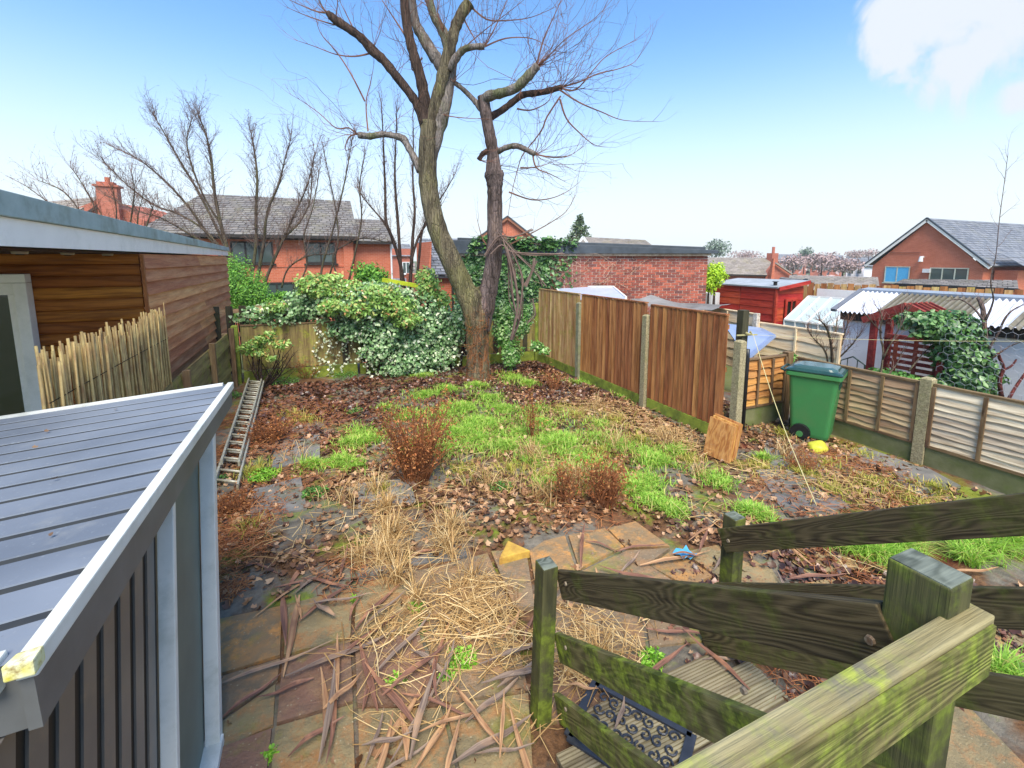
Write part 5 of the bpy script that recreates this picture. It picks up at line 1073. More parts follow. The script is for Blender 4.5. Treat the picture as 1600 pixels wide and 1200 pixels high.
# vines hanging on the right stem
q = MB()
for (pts, r) in (([(792,385),(800,420),(806,450),(812,480),(806,510),(800,530)],2.2),([(788,372),(796,400),(798,430),(800,470),(812,500)],1.6),([(797,390),(815,430),(818,460),(812,500)],1.3),([(780,360),(805,395),(836,420),(850,450)],1.1),([(838,405),(830,425),(819,445)],2.2),([(760,400),(780,372),(800,372),(830,360)],1.2),([(820,505),(835,490),(830,465)],1.0),([(770,395),(785,385),(800,392),(830,398),(880,395)],1.2)):
    for j in range(3): limb(q, [(a+random.uniform(-4,4), b+random.uniform(-3,3), r*(1 if j == 0 else .55), -.25+.1*j) for a, b in pts], n=5)
o = obj('vine_stems', q, TWIG2, big); o['kind'] = 'stuff'
# root suckers and orange fibres at the base
q = MB()
for i in range(200):
    v0 = random.uniform(490,600); u0 = random.uniform(730,766); a = PD(u0, v0, 8.62); whip(q, a, Vector((random.gauss(0,1),random.gauss(-.2,.4),random.gauss(0,1))), random.uniform(.08,.3), .0028, 4, fork=0, lift=0)
o = obj('bark_fibres', q, m_plain('orange_fibre', lin((176,110,60)), lin((120,72,40)), 8, .9, .1, 0, rnd=0, kind='World'), big); o['kind'] = 'stuff'

def multi_tree(name, label, stems, D, tips, L, m, mtw, dirbias=(0,0,.4), bud=None, nb=60, seed=1, rr=.006, fk=.55, r0=None, lift=.06, group=None):
    random.seed(seed); b = PD(stems[0][0][0], stems[0][0][1], D); t = thing(name, label, 'tree', (b.x, b.y, float(ground_z(b.x, b.y)))); q2 = MB(); tipsP = []
    for s in stems:
        q = MB(); dz = random.uniform(-.5,.5); P = limb(q, [(r[0], r[1], r[2]*.46, dz*i/len(s)) for i, r in enumerate(s)], D0=D, n=6, knob=.08); obj('stem', q, m, t, smooth=True)
        for i in range(int(len(P)*.30), len(P)):
            for j in range(tips):
                d = (P[min(i+1,len(P)-1)]-P[i-1]).normalized()+Vector((random.gauss(0,.55),random.gauss(0,.45),random.gauss(0,.35)))+Vector(dirbias)
                whip(q2, P[i], d, L*random.uniform(.35,1.1), rr*random.uniform(.7,1.3), 6, fork=fk, lift=lift); tipsP.append(P[i])
    o = obj('twigs', q2, mtw, t); o['kind'] = 'stuff'
    if bud:
        V = np.array(q2.v); idx = rng.choice(len(V), min(bud, len(V)), replace=False); o = scatter('buds', OVAL_T, IVY_F, V[idx], rng.uniform(.014,.032,len(idx)), rotmats(len(idx), 2), mtw, t); o['kind'] = 'stuff'
    random.seed(seed+99); return t
# broad multi-stem tree in front of the brick house
multi_tree('bare_tree', 'wide many stemmed bare tree spreading to the left above the cabin roof', [
 [(385,470,9),(378,430,8),(358,395,7),(345,350,6),(335,300,5),(330,250,4),(322,210,2.5),(310,180,1.5)],[(385,450,6),(360,410,5),(330,375,5),(300,330,4),(265,290,3),(225,255,2),(190,235,1.2)],
 [(390,450,6),(395,420,6),(400,380,5),(400,330,5),(402,280,4),(398,240,3),(392,205,1.6)],[(370,430,4),(340,360,4),(310,300,4),(280,250,3),(255,205,2),(240,180,1.2)],
 [(398,455,7),(405,420,6),(412,380,5),(418,330,4),(435,290,3),(445,250,2),(455,215,1.3)],[(355,400,4),(320,360,4),(280,335,3),(240,320,2.5),(200,290,2),(160,250,1.2)],[(408,460,6),(418,430,5),(440,380,4),(462,330,3),(480,290,2),(492,240,1.3)],
 [(345,350,4),(320,310,3),(300,260,3),(292,220,2),(300,185,1.2)],[(412,455,4),(425,410,3),(445,372,3),(470,345,2.5),(485,310,2),(487,260,1.2)],[(365,420,4),(330,388,3),(290,362,3),(250,340,2),(215,330,1.4),(175,310,1)]],
 15.5, 6, .85, BARK_T, TWIG2, (-.12,0,.2), bud=16000, seed=3, rr=.0075, fk=.85)
multi_tree('bare_tree', 'slender bare saplings rising in front of the orange brick corner pier', [
 [(500,440,4),(505,410,3.5),(520,360,3),(535,300,2.5),(545,250,1.6),(550,215,1)],[(545,440,4),(556,390,3),(565,340,2.5),(562,290,2),(570,240,1.2)],[(515,430,3),(528,380,2.5),(525,330,2),(515,280,1.6),(505,230,1)],[(530,440,3),(520,400,2.5),(545,380,2),(570,372,2),(610,380,1)],[(470,440,3),(480,410,2.5),(475,370,2),(490,320,1.5),(500,260,1)],[(440,450,3),(450,420,2.5),(480,400,2),(515,398,1.5)]],
 15, 4, .7, BARK_T, TWIG2, (0,0,.4), bud=4500, seed=5, rr=.007)
multi_tree('bare_tree', 'upright dark multi-stemmed bare tree just left of the pollarded trunk', [
 [(632,452,6),(625,410,6),(612,370,5.5),(603,345,5),(602,300,4),(600,250,3),(598,200,2),(596,165,1.2)],[(628,450,5),(625,400,5.5),(622,350,5),(618,300,4),(617,260,3),(619,210,2),(620,170,1.2)],[(640,452,6),(643,410,6),(645,370,5),(648,330,4),(645,280,3),(646,230,2),(645,180,1.2)],
 [(650,450,5),(655,400,4.5),(660,360,4),(675,330,3),(695,300,2),(712,270,1)],[(640,420,4),(652,375,4),(668,348,3),(690,320,2)],[(612,370,3),(598,345,3),(575,318,2),(562,300,1.2)]],
 14, 3, .8, BARK_D, TWIG2, (0,0,.8), bud=4500, seed=8, rr=.0065)
multi_tree('bare_shrub', 'reddish bare shrub rising behind the cabin roof at the far left', [
 [(150,390,3),(130,340,2.5),(100,300,2),(60,282,1)],[(165,390,3),(150,330,2.5),(130,290,1.6),(110,260,1)],[(180,390,3),(182,330,2),(175,290,1)],[(200,390,3),(205,340,2.5),(210,300,2),(205,270,1)],[(215,400,3),(230,350,2.5),(240,320,1.5)],[(120,380,3),(90,330,2),(40,290,1)],[(185,400,3),(165,350,2),(150,320,1)],[(230,400,3),(215,350,2),(225,300,1)]],
 14, 3, .9, BARK_T, TWIG, (0,0,.5), bud=2500, seed=12, rr=.006)
# winter shrubs right side
multi_tree('thorn_bush', 'leafless pruned thorn bush with orange brown stems in the next garden', [
 [(1300,585,5),(1300,555,5),(1297,530,4),(1290,510,3),(1280,500,1.5)],[(1305,585,5),(1312,550,4),(1318,525,3),(1325,505,1.5)],[(1295,585,4),(1290,550,3),(1272,530,2),(1262,515,1)],[(1310,560,3),(1330,540,2),(1345,520,1)],[(1298,560,3),(1303,530,3),(1308,500,1.5)]],
 7.6, 3, .35, BARK_T, TWIG, (0,0,.3), bud=0, seed=21, rr=.004)
multi_tree('bare_tree', 'knobbly red brown bare tree stem beside the ivy clump at the right', [
 [(1542,620,8),(1545,575,7),(1540,540,7),(1538,505,7),(1535,480,7),(1528,465,5)],[(1540,500,4),(1552,470,2.4),(1548,440,1.8),(1556,400,1.2),(1562,340,1),(1570,280,.8),(1575,240,.6)],[(1545,545,4),(1560,520,3.5),(1572,495,3),(1590,480,2),(1620,470,1)],[(1536,500,4),(1520,480,3),(1500,468,2),(1480,470,1)],[(1550,560,3),(1580,540,2),(1610,530,1)]],
 6.6, 1, .28, BARK_B, TWIG2, (.2,0,.1), bud=0, seed=23, rr=.0028)
multi_tree('pruned_stump', 'dark red pruned shrub stems behind the chicken wire at the far right', [
 [(1565,620,7),(1562,595,6),(1568,575,5),(1562,560,5),(1560,552,4)],[(1568,578,4),(1580,572,3.5),(1588,562,3)],[(1575,625,6),(1590,600,5),(1612,570,4)]],
 6.4, 0, .3, m_bark('dark_red_bark', lin((124,64,60)), lin((70,40,40))), TWIG2, (0,0,.3), seed=25)
multi_tree('bare_shrub', 'thin leafless shrub growing around the red arbour', [
 [(1375,590,4),(1380,550,3),(1375,520,3),(1378,495,2),(1370,480,1)],[(1380,560,3),(1395,530,2),(1410,505,1.5),(1420,480,1)],[(1378,520,2),(1360,500,1.5),(1348,485,1)],[(1420,580,3),(1440,555,2),(1455,540,1)],[(1385,590,3),(1400,570,2),(1412,545,1.4)]],
 6.9, 2, .3, BARK_T, TWIG2, (0,0,.3), seed=27, rr=.0035)
# distant winter trees
FT = m_plain('far_twiggery', lin((188,162,158)), lin((160,142,140)), 3, .9, .1, 0, rnd=0, kind='World'); FG = m_plain('far_evergreen', lin((134,150,134)), lin((108,124,110)), 2, .9, .1, 0, rnd=0, kind='World')
def crown(name, label, u, v, ru, rv, D, n, m, sz, cat='tree', top=.0):
    c = PD(u, v, D); k = D/719; t = thing(name, label, cat, (c.x, c.y, -6)); obj('trunk', MB().tube([(c.x,c.y,c.z-rv*k-3),(c.x,c.y,c.z)], [k*ru*.06+.05,.04], 5), BARK_D, t)
    P = rng.normal(0, .42, (n,3)); P = P/np.maximum(1, np.linalg.norm(P, axis=1)/1.0)[:,None]; P *= np.array([ru*k, ru*k, rv*k]); P += np.array(c)
    o = scatter('crown', OVAL_T, IVY_F, P, rng.uniform(.6,1.3,n)*sz, rotmats(n, 2), m, t); o['kind'] = 'stuff'; return t
for (u, v, ru, rv, D, n, lb) in ((1120,388,20,14,110,900,'hazy round evergreen just right of the garage roof'),(1165,400,26,9,130,700,'low grey bare trees over the bungalow roof'),(1258,398,12,12,120,500,'small dark round tree in front of the terrace'),(1285,408,30,14,100,1500,'pinkish bare trees in front of the far terrace'),(1240,410,20,12,100,800,'pinkish bare tree right of the bungalow chimney'),(1335,398,14,7,130,400,'grey bare tree by the white houses'),(1318,415,26,11,90,1200,'low pink brown bare trees left of the white house'),(1358,396,16,6,140,400,'far grey treetops left of the big gable')):
    crown('distant_tree', lb, u, v, ru, rv, D, n, FG if 'evergreen' in lb or 'dark' in lb else FT, .55)
for i in range(34):       # distant tree belt that closes the horizon all round
    az_ = R(-75+i*6.2); Dd = 210+20*math.sin(i*2.3); c = Vector((Dd*math.sin(az_), Dd*math.cos(az_), -2.5)); n = 260
    P = rng.normal(0, 1, (n,3))*np.array([9,9,1.7])+np.array(c); 
    if i == 0: beltP = [P]
    else: beltP.append(P)
P = np.concatenate(beltP); o = scatter('distant_woodland', OVAL_T, IVY_F, P, rng.uniform(1.2,2.6,len(P)), rotmats(len(P), 2), FT); tag(o, 'thin band of distant winter woodland along the horizon', 'woodland', kind='stuff')
# conifer behind the garage
cf = thing('conifer_tree', 'pointed grey green conifer standing behind the garage roof', 'tree', (PD(906,370,45).x, PD(906,370,45).y, -2)); c = PD(906,336,45); cb_ = PD(906,392,45)
obj('trunk', MB().tube([cb_-Vector((0,0,4)), c], [.2,.03], 6), BARK_D, cf); pts = []
for i in range(2600):
    t_ = random.random()**.7; z = c.z+(cb_.z-c.z)*t_; r_ = (.15+2.0*t_)*random.uniform(.3,1)*(1+.25*math.sin(z*7)); a = random.uniform(0, 6.28); pts.append((c.x+r_*math.cos(a), c.y+r_*math.sin(a), z-.25*r_))
CONM = m_leaf('conifer_needles', [(0, lin((70,92,66))), (.6, lin((104,126,92))), (1, lin((136,150,112)))], .7, .1)
o = scatter('crown', OVAL_T, IVY_F, pts, rng.uniform(.16,.34,len(pts)), rotmats(len(pts), .8), CONM, cf); o['kind'] = 'stuff'

# ------------------------------------------------------------------ leafy shrubs, ivy
def blob_leaves(blobs, n, size, tpl, tf, mat_, name, parent, tilt=.55, out=1.0, shell=.75):
    """leaves on the shells of ellipsoids: (centre, radii)"""
    w = np.array([b[1][0]*b[1][2] for b in blobs]); w = w/w.sum(); P = []; N = []
    for b, k in zip(blobs, (w*n).astype(int)):
        d = rng.normal(0, 1, (k,3)); d /= np.linalg.norm(d, axis=1)[:,None]; r = rng.uniform(shell, 1.06, k)[:,None]; bump_ = 1+.26*np.sin(d[:,0:1]*6+b[0][0]*3)*np.cos(d[:,2:3]*5+b[0][1])+.10*np.sin(d[:,1:2]*13+d[:,2:3]*11)
        P.append(np.array(b[0])+d*r*bump_*np.array(b[1])); N.append(d*out+np.array([-.1,-.35,.45]))
    P = np.concatenate(P); N = np.concatenate(N); ok = P[:,2] > .01+ground_z(P[:,0], P[:,1]); P = P[ok]; N = N[ok]
    o = scatter(name, tpl, tf, P, rng.uniform(size*.6, size*1.3, len(P)), rotmats(len(P), tilt, N), mat_, parent); o['kind'] = 'stuff'; return o
def eb(u, v, D, ru, rv, rd=None): k = D/719; c = PD(u, v, D); return ((c.x,c.y,c.z), (ru*k, (rd or ru*k*.6), rv*k))
BRIGHT = m_leaf('bright_bush_leaf', [(0, lin((66,112,40))), (.5, lin((98,156,54))), (1, lin((140,190,70)))])
LIME = m_leaf('lime_bush_leaf', [(0, lin((130,168,30))), (.5, lin((176,214,46))), (1, lin((206,232,70)))])
IVYM = m_leaf('variegated_ivy_leaf', [(0, lin((76,116,66))), (.35, lin((114,152,96))), (.7, lin((150,182,130))), (.92, lin((196,212,172))), (1, lin((230,232,204)))], .45, .15, .4)
IVYD = m_leaf('green_ivy_leaf', [(0, lin((40,74,36))), (.5, lin((74,116,58))), (.85, lin((112,150,84))), (1, lin((160,186,140)))], .4, .12, .5)
LAURM = m_leaf('young_shrub_leaf', [(0, lin((92,134,58))), (.5, lin((138,178,84))), (.85, lin((176,204,112))), (.94, lin((200,170,108))), (1, lin((190,136,88)))], .4, .2, .5)
PALEST = m_leaf('pale_trailing_ivy_leaf', [(0, lin((120,150,104))), (.4, lin((196,206,170))), (1, lin((240,238,216)))], .45, .1)
def shrub(name, label, blobs, n, size, m, tpl=OVAL_T, tf=IVY_F, cat='shrub', D=None):
    c = blobs[0][0]; t = thing(name, label, cat, (c[0], c[1], float(ground_z(c[0], c[1])))); q = MB()
    for b in blobs:
        z0 = float(ground_z(b[0][0], b[0][1]))
        for k in range(3): q.tube([(b[0][0]+.08*k,b[0][1],z0-.1),(b[0][0]+.05*k,b[0][1]+.05,(z0+b[0][2])/2),b[0]], [.03,.02,.008], 5)
    o = obj('stems', q, BARK_D, t); o['kind'] = 'stuff'; blob_leaves(blobs, n, size, tpl, tf, m, 'foliage', t, shell=.35); return t
shrub('evergreen_shrub', 'fine leaved bright green shrub behind the end of the cabin', [eb(378,450,12.6,38,42),eb(360,430,12.8,22,30),eb(398,462,12.4,26,26),eb(356,480,12.5,30,30)], 15000, .055, BRIGHT)
shrub('laurel_bush', 'small dark green bush in front of the orange brick wing', [eb(575,428,13.5,24,18),eb(590,436,13.4,18,14)], 2600, .09, BRIGHT)
shrub('golden_shrub', 'vivid lime green shrub between the garage and the red shed', [eb(1118,428,13.4,20,18),eb(1108,440,13.4,18,18)], 3000, .08, LIME)
shrub('green_bush', 'small green shrub beside the ground floor window of the brick house', [eb(432,470,12.5,24,12),eb(440,462,12.3,12,8)], 1500, .07, BRIGHT)
def fdep(u, off=0.0):     # level distance of the back fence along photo column u
    p = PY(u, 540, 9.6)
    for _ in range(4): p = PY(u, 540, bl(p.x)-off)
    return p.x*math.sin(YAW)+p.y*math.cos(YAW)
hedge = thing('ivy_hedge', 'large mound of pale variegated ivy smothering the back fence', 'ivy', (1.3, 9.5, 0))
HB = [eb(450,492,9.9,36,16,.3),eb(490,480,9.7,40,26,.4),eb(530,470,9.6,40,30,.45),eb(570,478,9.5,44,34,.45),eb(610,488,9.4,50,42,.5),eb(650,500,9.3,50,46,.5),eb(685,505,9.3,36,42,.4),eb(600,520,9.15,46,36,.35),eb(655,535,9.1,46,34,.35),eb(560,510,9.3,34,24,.3),eb(700,520,9.2,20,38,.3),eb(640,560,9.0,40,18,.25),eb(690,558,9.05,26,20,.2),eb(590,552,9.1,30,20,.2),eb(615,575,8.95,26,14,.2),eb(665,580,8.95,30,12,.2),eb(540,520,9.25,26,18,.2),eb(405,492,10.3,34,16,.3),eb(380,498,10.4,24,12,.3)]
HB = [eb(u_, v_, fdep(u_)-(.30 if v_ > 515 else (.12 if u_ > 500 else -.30))+.1*math.sin(u_), a_, b_, .28 if v_ > 515 else .42) for (u_, v_, a_, b_) in ((405,492,34,16),(445,490,36,18),(490,482,38,24),(530,474,38,28),(570,478,42,32),(610,486,46,38),(650,500,46,42),(685,508,34,40),(705,525,16,34),(600,520,42,32),(655,538,42,32),(560,506,30,22),(640,566,34,18),(688,560,22,20),(590,548,26,20),(615,578,24,12),(665,584,26,9),(535,512,24,18),(720,500,10,26),(585,455,30,14),(470,465,20,12))]
blob_leaves(HB, 20000, .062, IVY_T, IVY_F, IVYM, 'foliage', hedge)
q = MB()
for b in HB: q.tube([(b[0][0],b[0][1]+.1,0),(b[0][0]+.1,b[0][1],b[0][2])], [.03,.015], 5)
o = obj('stems', q, BARK_D, hedge); o['kind'] = 'stuff'
core = [( (b[0][0], b[0][1]+.1, b[0][2]), tuple(x*.8 for x in b[1])) for b in HB]; blob_leaves(core, 5000, .09, IVY_T, IVY_F, IVYD, 'inner_foliage', hedge, shell=.4)
P = []; q = MB()
for (u, v0, v1) in [(575,560,598),(600,575,602),(650,580,606),(680,575,604),(540,505,585),(555,520,570),(495,508,592),(500,505,560),(512,512,585),(520,505,600),(528,515,545),(538,510,560),(548,512,540),(585,540,590),(610,560,590),(575,530,575),(635,565,600),(660,570,600),(690,555,595),(700,550,590),(715,540,580),(722,530,560),(500,580,605),(625,575,605),(560,545,570)]:
    fd_ = fdep(u, .10)-(.35 if u > 550 else .0); a = PD(u, v0, fd_); L = v1-v0; prev = a
    for k in range(int(L/2.2)):
        p = PD(u+6*math.sin(k*.35+u)+random.gauss(0,1.6), v0+k*2.2, fd_+random.gauss(0,.03)); P.append(tuple(p)); 
        if k % 4 == 0: q.tube([prev, p], .003, 3, cap=False); prev = p
P = np.array(P); o = scatter('trailing_leaves', IVY_T, IVY_F, P, rng.uniform(.035,.065,len(P)), rotmats(len(P), .7, np.tile([-.2,-.8,.4],(len(P),1))), PALEST, hedge); o['kind'] = 'stuff'
o = obj('trailing_stems', q, TWIG2, hedge); o['kind'] = 'stuff'
ph = thing('leafy_shrub', 'fresh light green shrub with reddish tips growing up behind the ivy', 'shrub', (1, 10.6, 0))
PH = [eb(u_, v_, fdep(u_)-o_, a_, b_, .32) for (u_, v_, a_, b_, o_) in ((490,447,28,18,0),(520,450,32,22,.1),(555,458,26,18,.2),(590,464,34,20,.45),(618,480,28,18,.5),(668,446,18,26,.0),(560,484,28,14,.5),(637,500,20,12,.55),(690,470,14,16,.1),(430,480,16,10,0),(520,478,20,12,.45))]
blob_leaves(PH, 9500, .08, OVAL_T, IVY_F, LAURM, 'foliage', ph, tilt=.8, shell=.5)
q = MB()
for b in PH:
    for k in range(3): q.tube([(b[0][0]+.1*k,b[0][1]+.1,b[0][2]-.3),b[0]], [.01,.004], 5)
o = obj('stems', q, BARK_D, ph); o['kind'] = 'stuff'
gi = thing('wall_ivy', 'dark green ivy climbing over the left end of the brick garage', 'ivy', (4.5, 12, 0))
def gpt(u, v, n_):      # on the garage wall plane, n_ proud of it
    d = Vector(ray(u, v)); o_ = Vector((0,0,EYE)); pl = g0+gn*n_; t_ = (pl-o_).dot(gn)/d.dot(gn); return o_+d*t_
P = []; N = []
for i in range(15000):
    u = random.uniform(712, 905); v = random.uniform(376, 562)
    dens = 1.0 if u < 850 else max(0, 1-(u-850)/52)
    if u > 840 and v > 452: continue
    if u < 760 and v > 376+ (u-712)*.0+ 130: dens *= .35
    if 735 > u and v < 388+(735-u): continue
    if u > 855 and v > 400: dens *= .28
    if math.sin(u*.11)*math.sin(v*.13+u*.03) > .72: dens *= .25
    if random.random() > dens: continue
    dp = .02+.22*abs(math.sin(u*.07+1)*math.cos(v*.05))*random.random(); p = gpt(u, v, dp); P.append(tuple(p)); N.append((gn.x+random.gauss(0,.15), gn.y, .45))
    if v < 392: P.append((p.x, p.y-.1, p.z+random.uniform(-.05,.12))); N.append((0,-.4,1))
P = np.array(P); N = np.array(N); o = scatter('foliage', IVY_T, IVY_F, P, rng.uniform(.075,.15,len(P)), rotmats(len(P), .45, N), IVYD, gi); o['kind'] = 'stuff'
q = MB()
for i in range(110):
    u = random.uniform(720,1000) if i % 2 else random.uniform(860,985); v = random.uniform(400,470); p = gpt(u, v, .04); whip(q, p, -ge*random.choice((1,1,-1))*random.uniform(.4,1)+Vector((0,0,random.uniform(-.1,.8))), random.uniform(.3,.9), .006, 6, fork=.4, lift=0)
o = obj('stems', q, m_plain('dry_pinkish_stem', lin((190,160,136)), lin((150,120,100)), 3, .8, .2, 0, rnd=0, kind='World'), gi); o['kind'] = 'stuff'
li = thing('fence_ivy', 'green ivy trailing down the back fence right of the big trunk', 'ivy', (3.9, 9.3, 0))
LB_ = [eb(790,520,9.3,18,30,.15),eb(800,555,9.2,16,22,.12),eb(785,490,9.4,16,20,.15),eb(815,505,9.35,18,22,.15),eb(838,540,9.2,10,7,.1),eb(850,548,9.1,10,6,.1)]
blob_leaves(LB_, 4200, .055, IVY_T, IVY_F, m_leaf('fence_ivy_leaf', [(0, lin((70,120,50))), (.6, lin((120,170,80))), (1, lin((196,214,160)))]), 'foliage', li, shell=.5)
rc = thing('ivy_clump', 'dense green ivy clump smothering the right side of the red arbour', 'ivy', (8.3, 3.7, -.8))
blob_leaves([eb(1452,508,7.0,34,20,.25),eb(1485,515,6.9,34,28,.3),eb(1500,550,6.9,32,36,.3),eb(1515,590,6.8,38,36,.3),eb(1425,500,7.1,18,12,.2),eb(1475,612,6.9,36,24,.3)], 9000, .07, IVY_T, IVY_F, IVYD, 'foliage', rc)
blob_leaves([eb(1485,520,7.0,26,20,.15),eb(1508,575,6.9,28,40,.2)], 1500, .12, IVY_T, IVY_F, IVYD, 'inner_foliage', rc, shell=.2)
gc = thing('ground_ivy', 'low bright green ground cover behind the low fence beside the arbour', 'ivy', (7.4, 3.6, -.7))
blob_leaves([eb(1385,590,7.2,42,12,.3),eb(1420,598,7.1,36,12,.3),eb(1260,575,7.4,22,10,.2),eb(1230,560,7.3,20,6,.2),eb(1330,592,7.3,40,12,.3)], 5200, .055, IVY_T, IVY_F, m_leaf('ground_ivy_leaf', [(0, lin((56,104,44))), (.6, lin((96,150,66))), (1, lin((150,186,100)))]), 'foliage', gc, shell=.3)
# chicken wire
cw = MB(); Xw = 7.0
def hexwire(q, y0, y1, z0, z1, s=.055):
    nr = int((z1-z0)/(s*1.5)); nc_ = int(abs(y1-y0)/(s*1.732))
    for r_ in range(nr):
        for c_ in range(nc_):
            y = y0-(c_+.5*(r_ % 2))*s*1.732; z = z0+r_*s*1.5; pts = [(Xw, y, z+s/2), (Xw, y-.866*s, z+s), (Xw, y-1.732*s, z+s/2)]; q.tube(pts, .0016, 3, cap=False); q.tube([(Xw,y,z+s/2),(Xw,y,z-s/2)], .0016, 3, cap=False)
hexwire(cw, PX(1465,560,Xw).y, .2, .35, PX(1500,528,Xw).z+.25)
o = obj('wire_netting', cw, m_plain('galvanised_wire', lin((186,186,190)), None, 4, .5, .4, 0, rnd=0)); tag(o, 'sheet of hexagonal chicken wire netting behind the low fence at far right', 'wire netting')

# small garden shrubs
rd = thing('garden_shrub', 'half bare shrub with lime green leaves on top in front of the mossy fence', 'shrub', tuple(G(410,602)[:2])+(0,)); q = MB(); base = G(412,604,0); ends = []
random.seed(31)
for i in range(26):
    e_ = PD(random.uniform(378,462), random.uniform(530,580), 8.35+random.uniform(-.2,.15)); m1 = base.lerp(e_, .45)+Vector((random.gauss(0,.08),random.gauss(0,.08),-.08)); P, Rr = smooth_pts([base, m1, e_], [.014,.009,.004]); q.tube(P, Rr, 5); ends.append(e_)
    for k in range(6): whip(q, P[random.randint(3,len(P)-1)], Vector((random.gauss(0,1),random.gauss(0,.6),random.gauss(.2,.6))), random.uniform(.1,.3), .003, 4, fork=.3)
obj('stems', q, BARK_D, rd)['kind'] = 'stuff'
blob_leaves([eb(395,540,8.2,20,8,.15),eb(412,532,8.2,16,8,.15),eb(440,538,8.2,16,7,.15),eb(420,522,8.2,9,5,.1),eb(385,548,8.2,12,5,.1),eb(405,552,8.1,14,5,.1),eb(425,560,8.1,10,4,.1)], 1500, .06, OVAL_T, IVY_F, LAURM, 'foliage', rd, shell=.1)
RUST = m_leaf('rusty_dead_leaf', [(0, lin((110,62,36))), (.5, lin((164,100,58))), (1, lin((206,150,96)))], .8, .1, .2)
def dead_bush(label, u, v, w, hpx, D, n, nl, mt, seed, lean_=0):
    random.seed(seed); b = G(u, v, 0); t = thing('dead_shrub', label, 'shrub', (b.x,b.y,0)); q = MB(); k = D/719
    for i in range(n):
        a = random.uniform(0, 6.28); r_ = random.random()**.5*w*k; h_ = hpx*k*random.uniform(.35,1.05); e_ = b+Vector((r_*math.cos(a)+lean_, r_*math.sin(a), h_)); m1 = b+Vector((r_*.5*math.cos(a)+random.gauss(0,.04), r_*.5*math.sin(a)+random.gauss(0,.04), h_*.5)); P, Rr = smooth_pts([b+Vector((r_*.3*math.cos(a),r_*.3*math.sin(a),0)), m1, e_], [.005,.004,.002], 3); q.tube(P, Rr, 3, cap=False)
        for j in range(3): whip(q, P[random.randint(2,len(P)-1)], Vector((random.gauss(0,1),random.gauss(0,1),random.gauss(.4,.5))), random.uniform(.06,.2), .0018, 3, fork=.3)
    obj('stems', q, mt, t)['kind'] = 'stuff'
    if nl: V = np.array(q.v); V = V[V[:,2] > hpx*k*.3]; idx = rng.choice(len(V), nl); o = scatter('dead_leaves', OVAL_T, IVY_F, V[idx]+rng.normal(0,.015,(nl,3)), rng.uniform(.014,.034,nl), rotmats(nl,2), RUST, t); o['kind'] = 'stuff'
    return t
STRAWC = m_plain('rust_stem', lin((150,98,62)), lin((104,66,46)), 6, .8, .2, 0, rnd=0, kind='World')
dead_bush('bushy rust brown dead shrub left of centre in the grass', 650, 752, 56, 108, 5.6, 170, 3200, STRAWC, 41)
dead_bush('dark brown spiky dead stems at the near edge of the grass', 945, 792, 34, 72, 4.9, 90, 900, STRAWC, 42)
dead_bush('small rusty dead plant at the left of the spiky dead stems', 880, 785, 24, 60, 5.0, 40, 250, STRAWC, 43)
dead_bush('tall slender seed heads standing in the middle of the grass', 833, 690, 9, 78, 6.4, 18, 260, STRAWC, 44)
dead_bush('dry reddish weed near the fence', 865, 610, 22, 34, 8.0, 40, 300, STRAWC, 45)
dead_bush('rust coloured dry heap of stems right of the ladder', 420, 690, 40, 30, 6.6, 90, 500, STRAWC, 46)
dead_bush('dry brown tangle between the shed post and the ladder foot', 368, 800, 30, 24, 4.9, 60, 250, STRAWC, 47)
dead_bush('dead brown stalks behind the orange board stack', 1250, 735, 26, 30, 5.2, 40, 60, STRAWC, 48)
dead_bush('rust coloured twigs at the foot of the mossy fence', 480, 590, 34, 30, 9.3, 70, 300, STRAWC, 49)

# ------------------------------------------------------------------ grass, litter, straw (uncountable)
def blades(name, C, H, m, label, cat, lean_=.5, wd=.006, seg=3, parent=None):
    """C (n,3) bases, H (n) heights: tapering curved blades"""
    n = len(C); a = rng.uniform(0, 2*np.pi, n); dx = np.cos(a); dy = np.sin(a); ln = rng.uniform(.25, 1.1, n)*lean_; w = wd*rng.uniform(.6,1.4,n); px_ = -dy*w; py_ = dx*w; V = []
    for k in range(seg):
        t_ = k/seg; s_ = 1-t_*.55; bx = C[:,0]+dx*ln*H*t_**1.8*1.2; by = C[:,1]+dy*ln*H*t_**1.8*1.2; bz = C[:,2]+H*(t_-.30*ln*t_**2.5)
        V += [np.stack([bx-px_*s_, by-py_*s_, bz], 1), np.stack([bx+px_*s_, by+py_*s_, bz], 1)]
    V.append(np.stack([C[:,0]+dx*ln*H*1.25, C[:,1]+dy*ln*H*1.25, C[:,2]+H*(1-.45*ln)], 1)); V = np.stack(V, 1); k = 2*seg+1
    F = []
    for s_ in range(seg-1): F += [(2*s_, 2*s_+1, 2*s_+3), (2*s_, 2*s_+3, 2*s_+2)]
    F.append((2*seg-2, 2*seg-1, 2*seg)); F = (np.array(F)[None]+(np.arange(n)*k)[:,None,None]).reshape(-1,3)
    o = np_mesh(name, V.reshape(-1,3), F, m, parent); tag(o, label, cat, kind='stuff'); return o
GRM = m_leaf('bright_grass_blade', [(0, lin((104,146,46))), (.4, lin((150,198,68))), (.75, lin((184,224,96))), (.88, lin((200,214,112))), (1, lin((214,190,120)))], .5, .35, .4)
GRO = m_leaf('olive_grass_blade', [(0, lin((130,140,50))), (.5, lin((176,176,70))), (1, lin((210,190,110)))], .6, .3, .3)
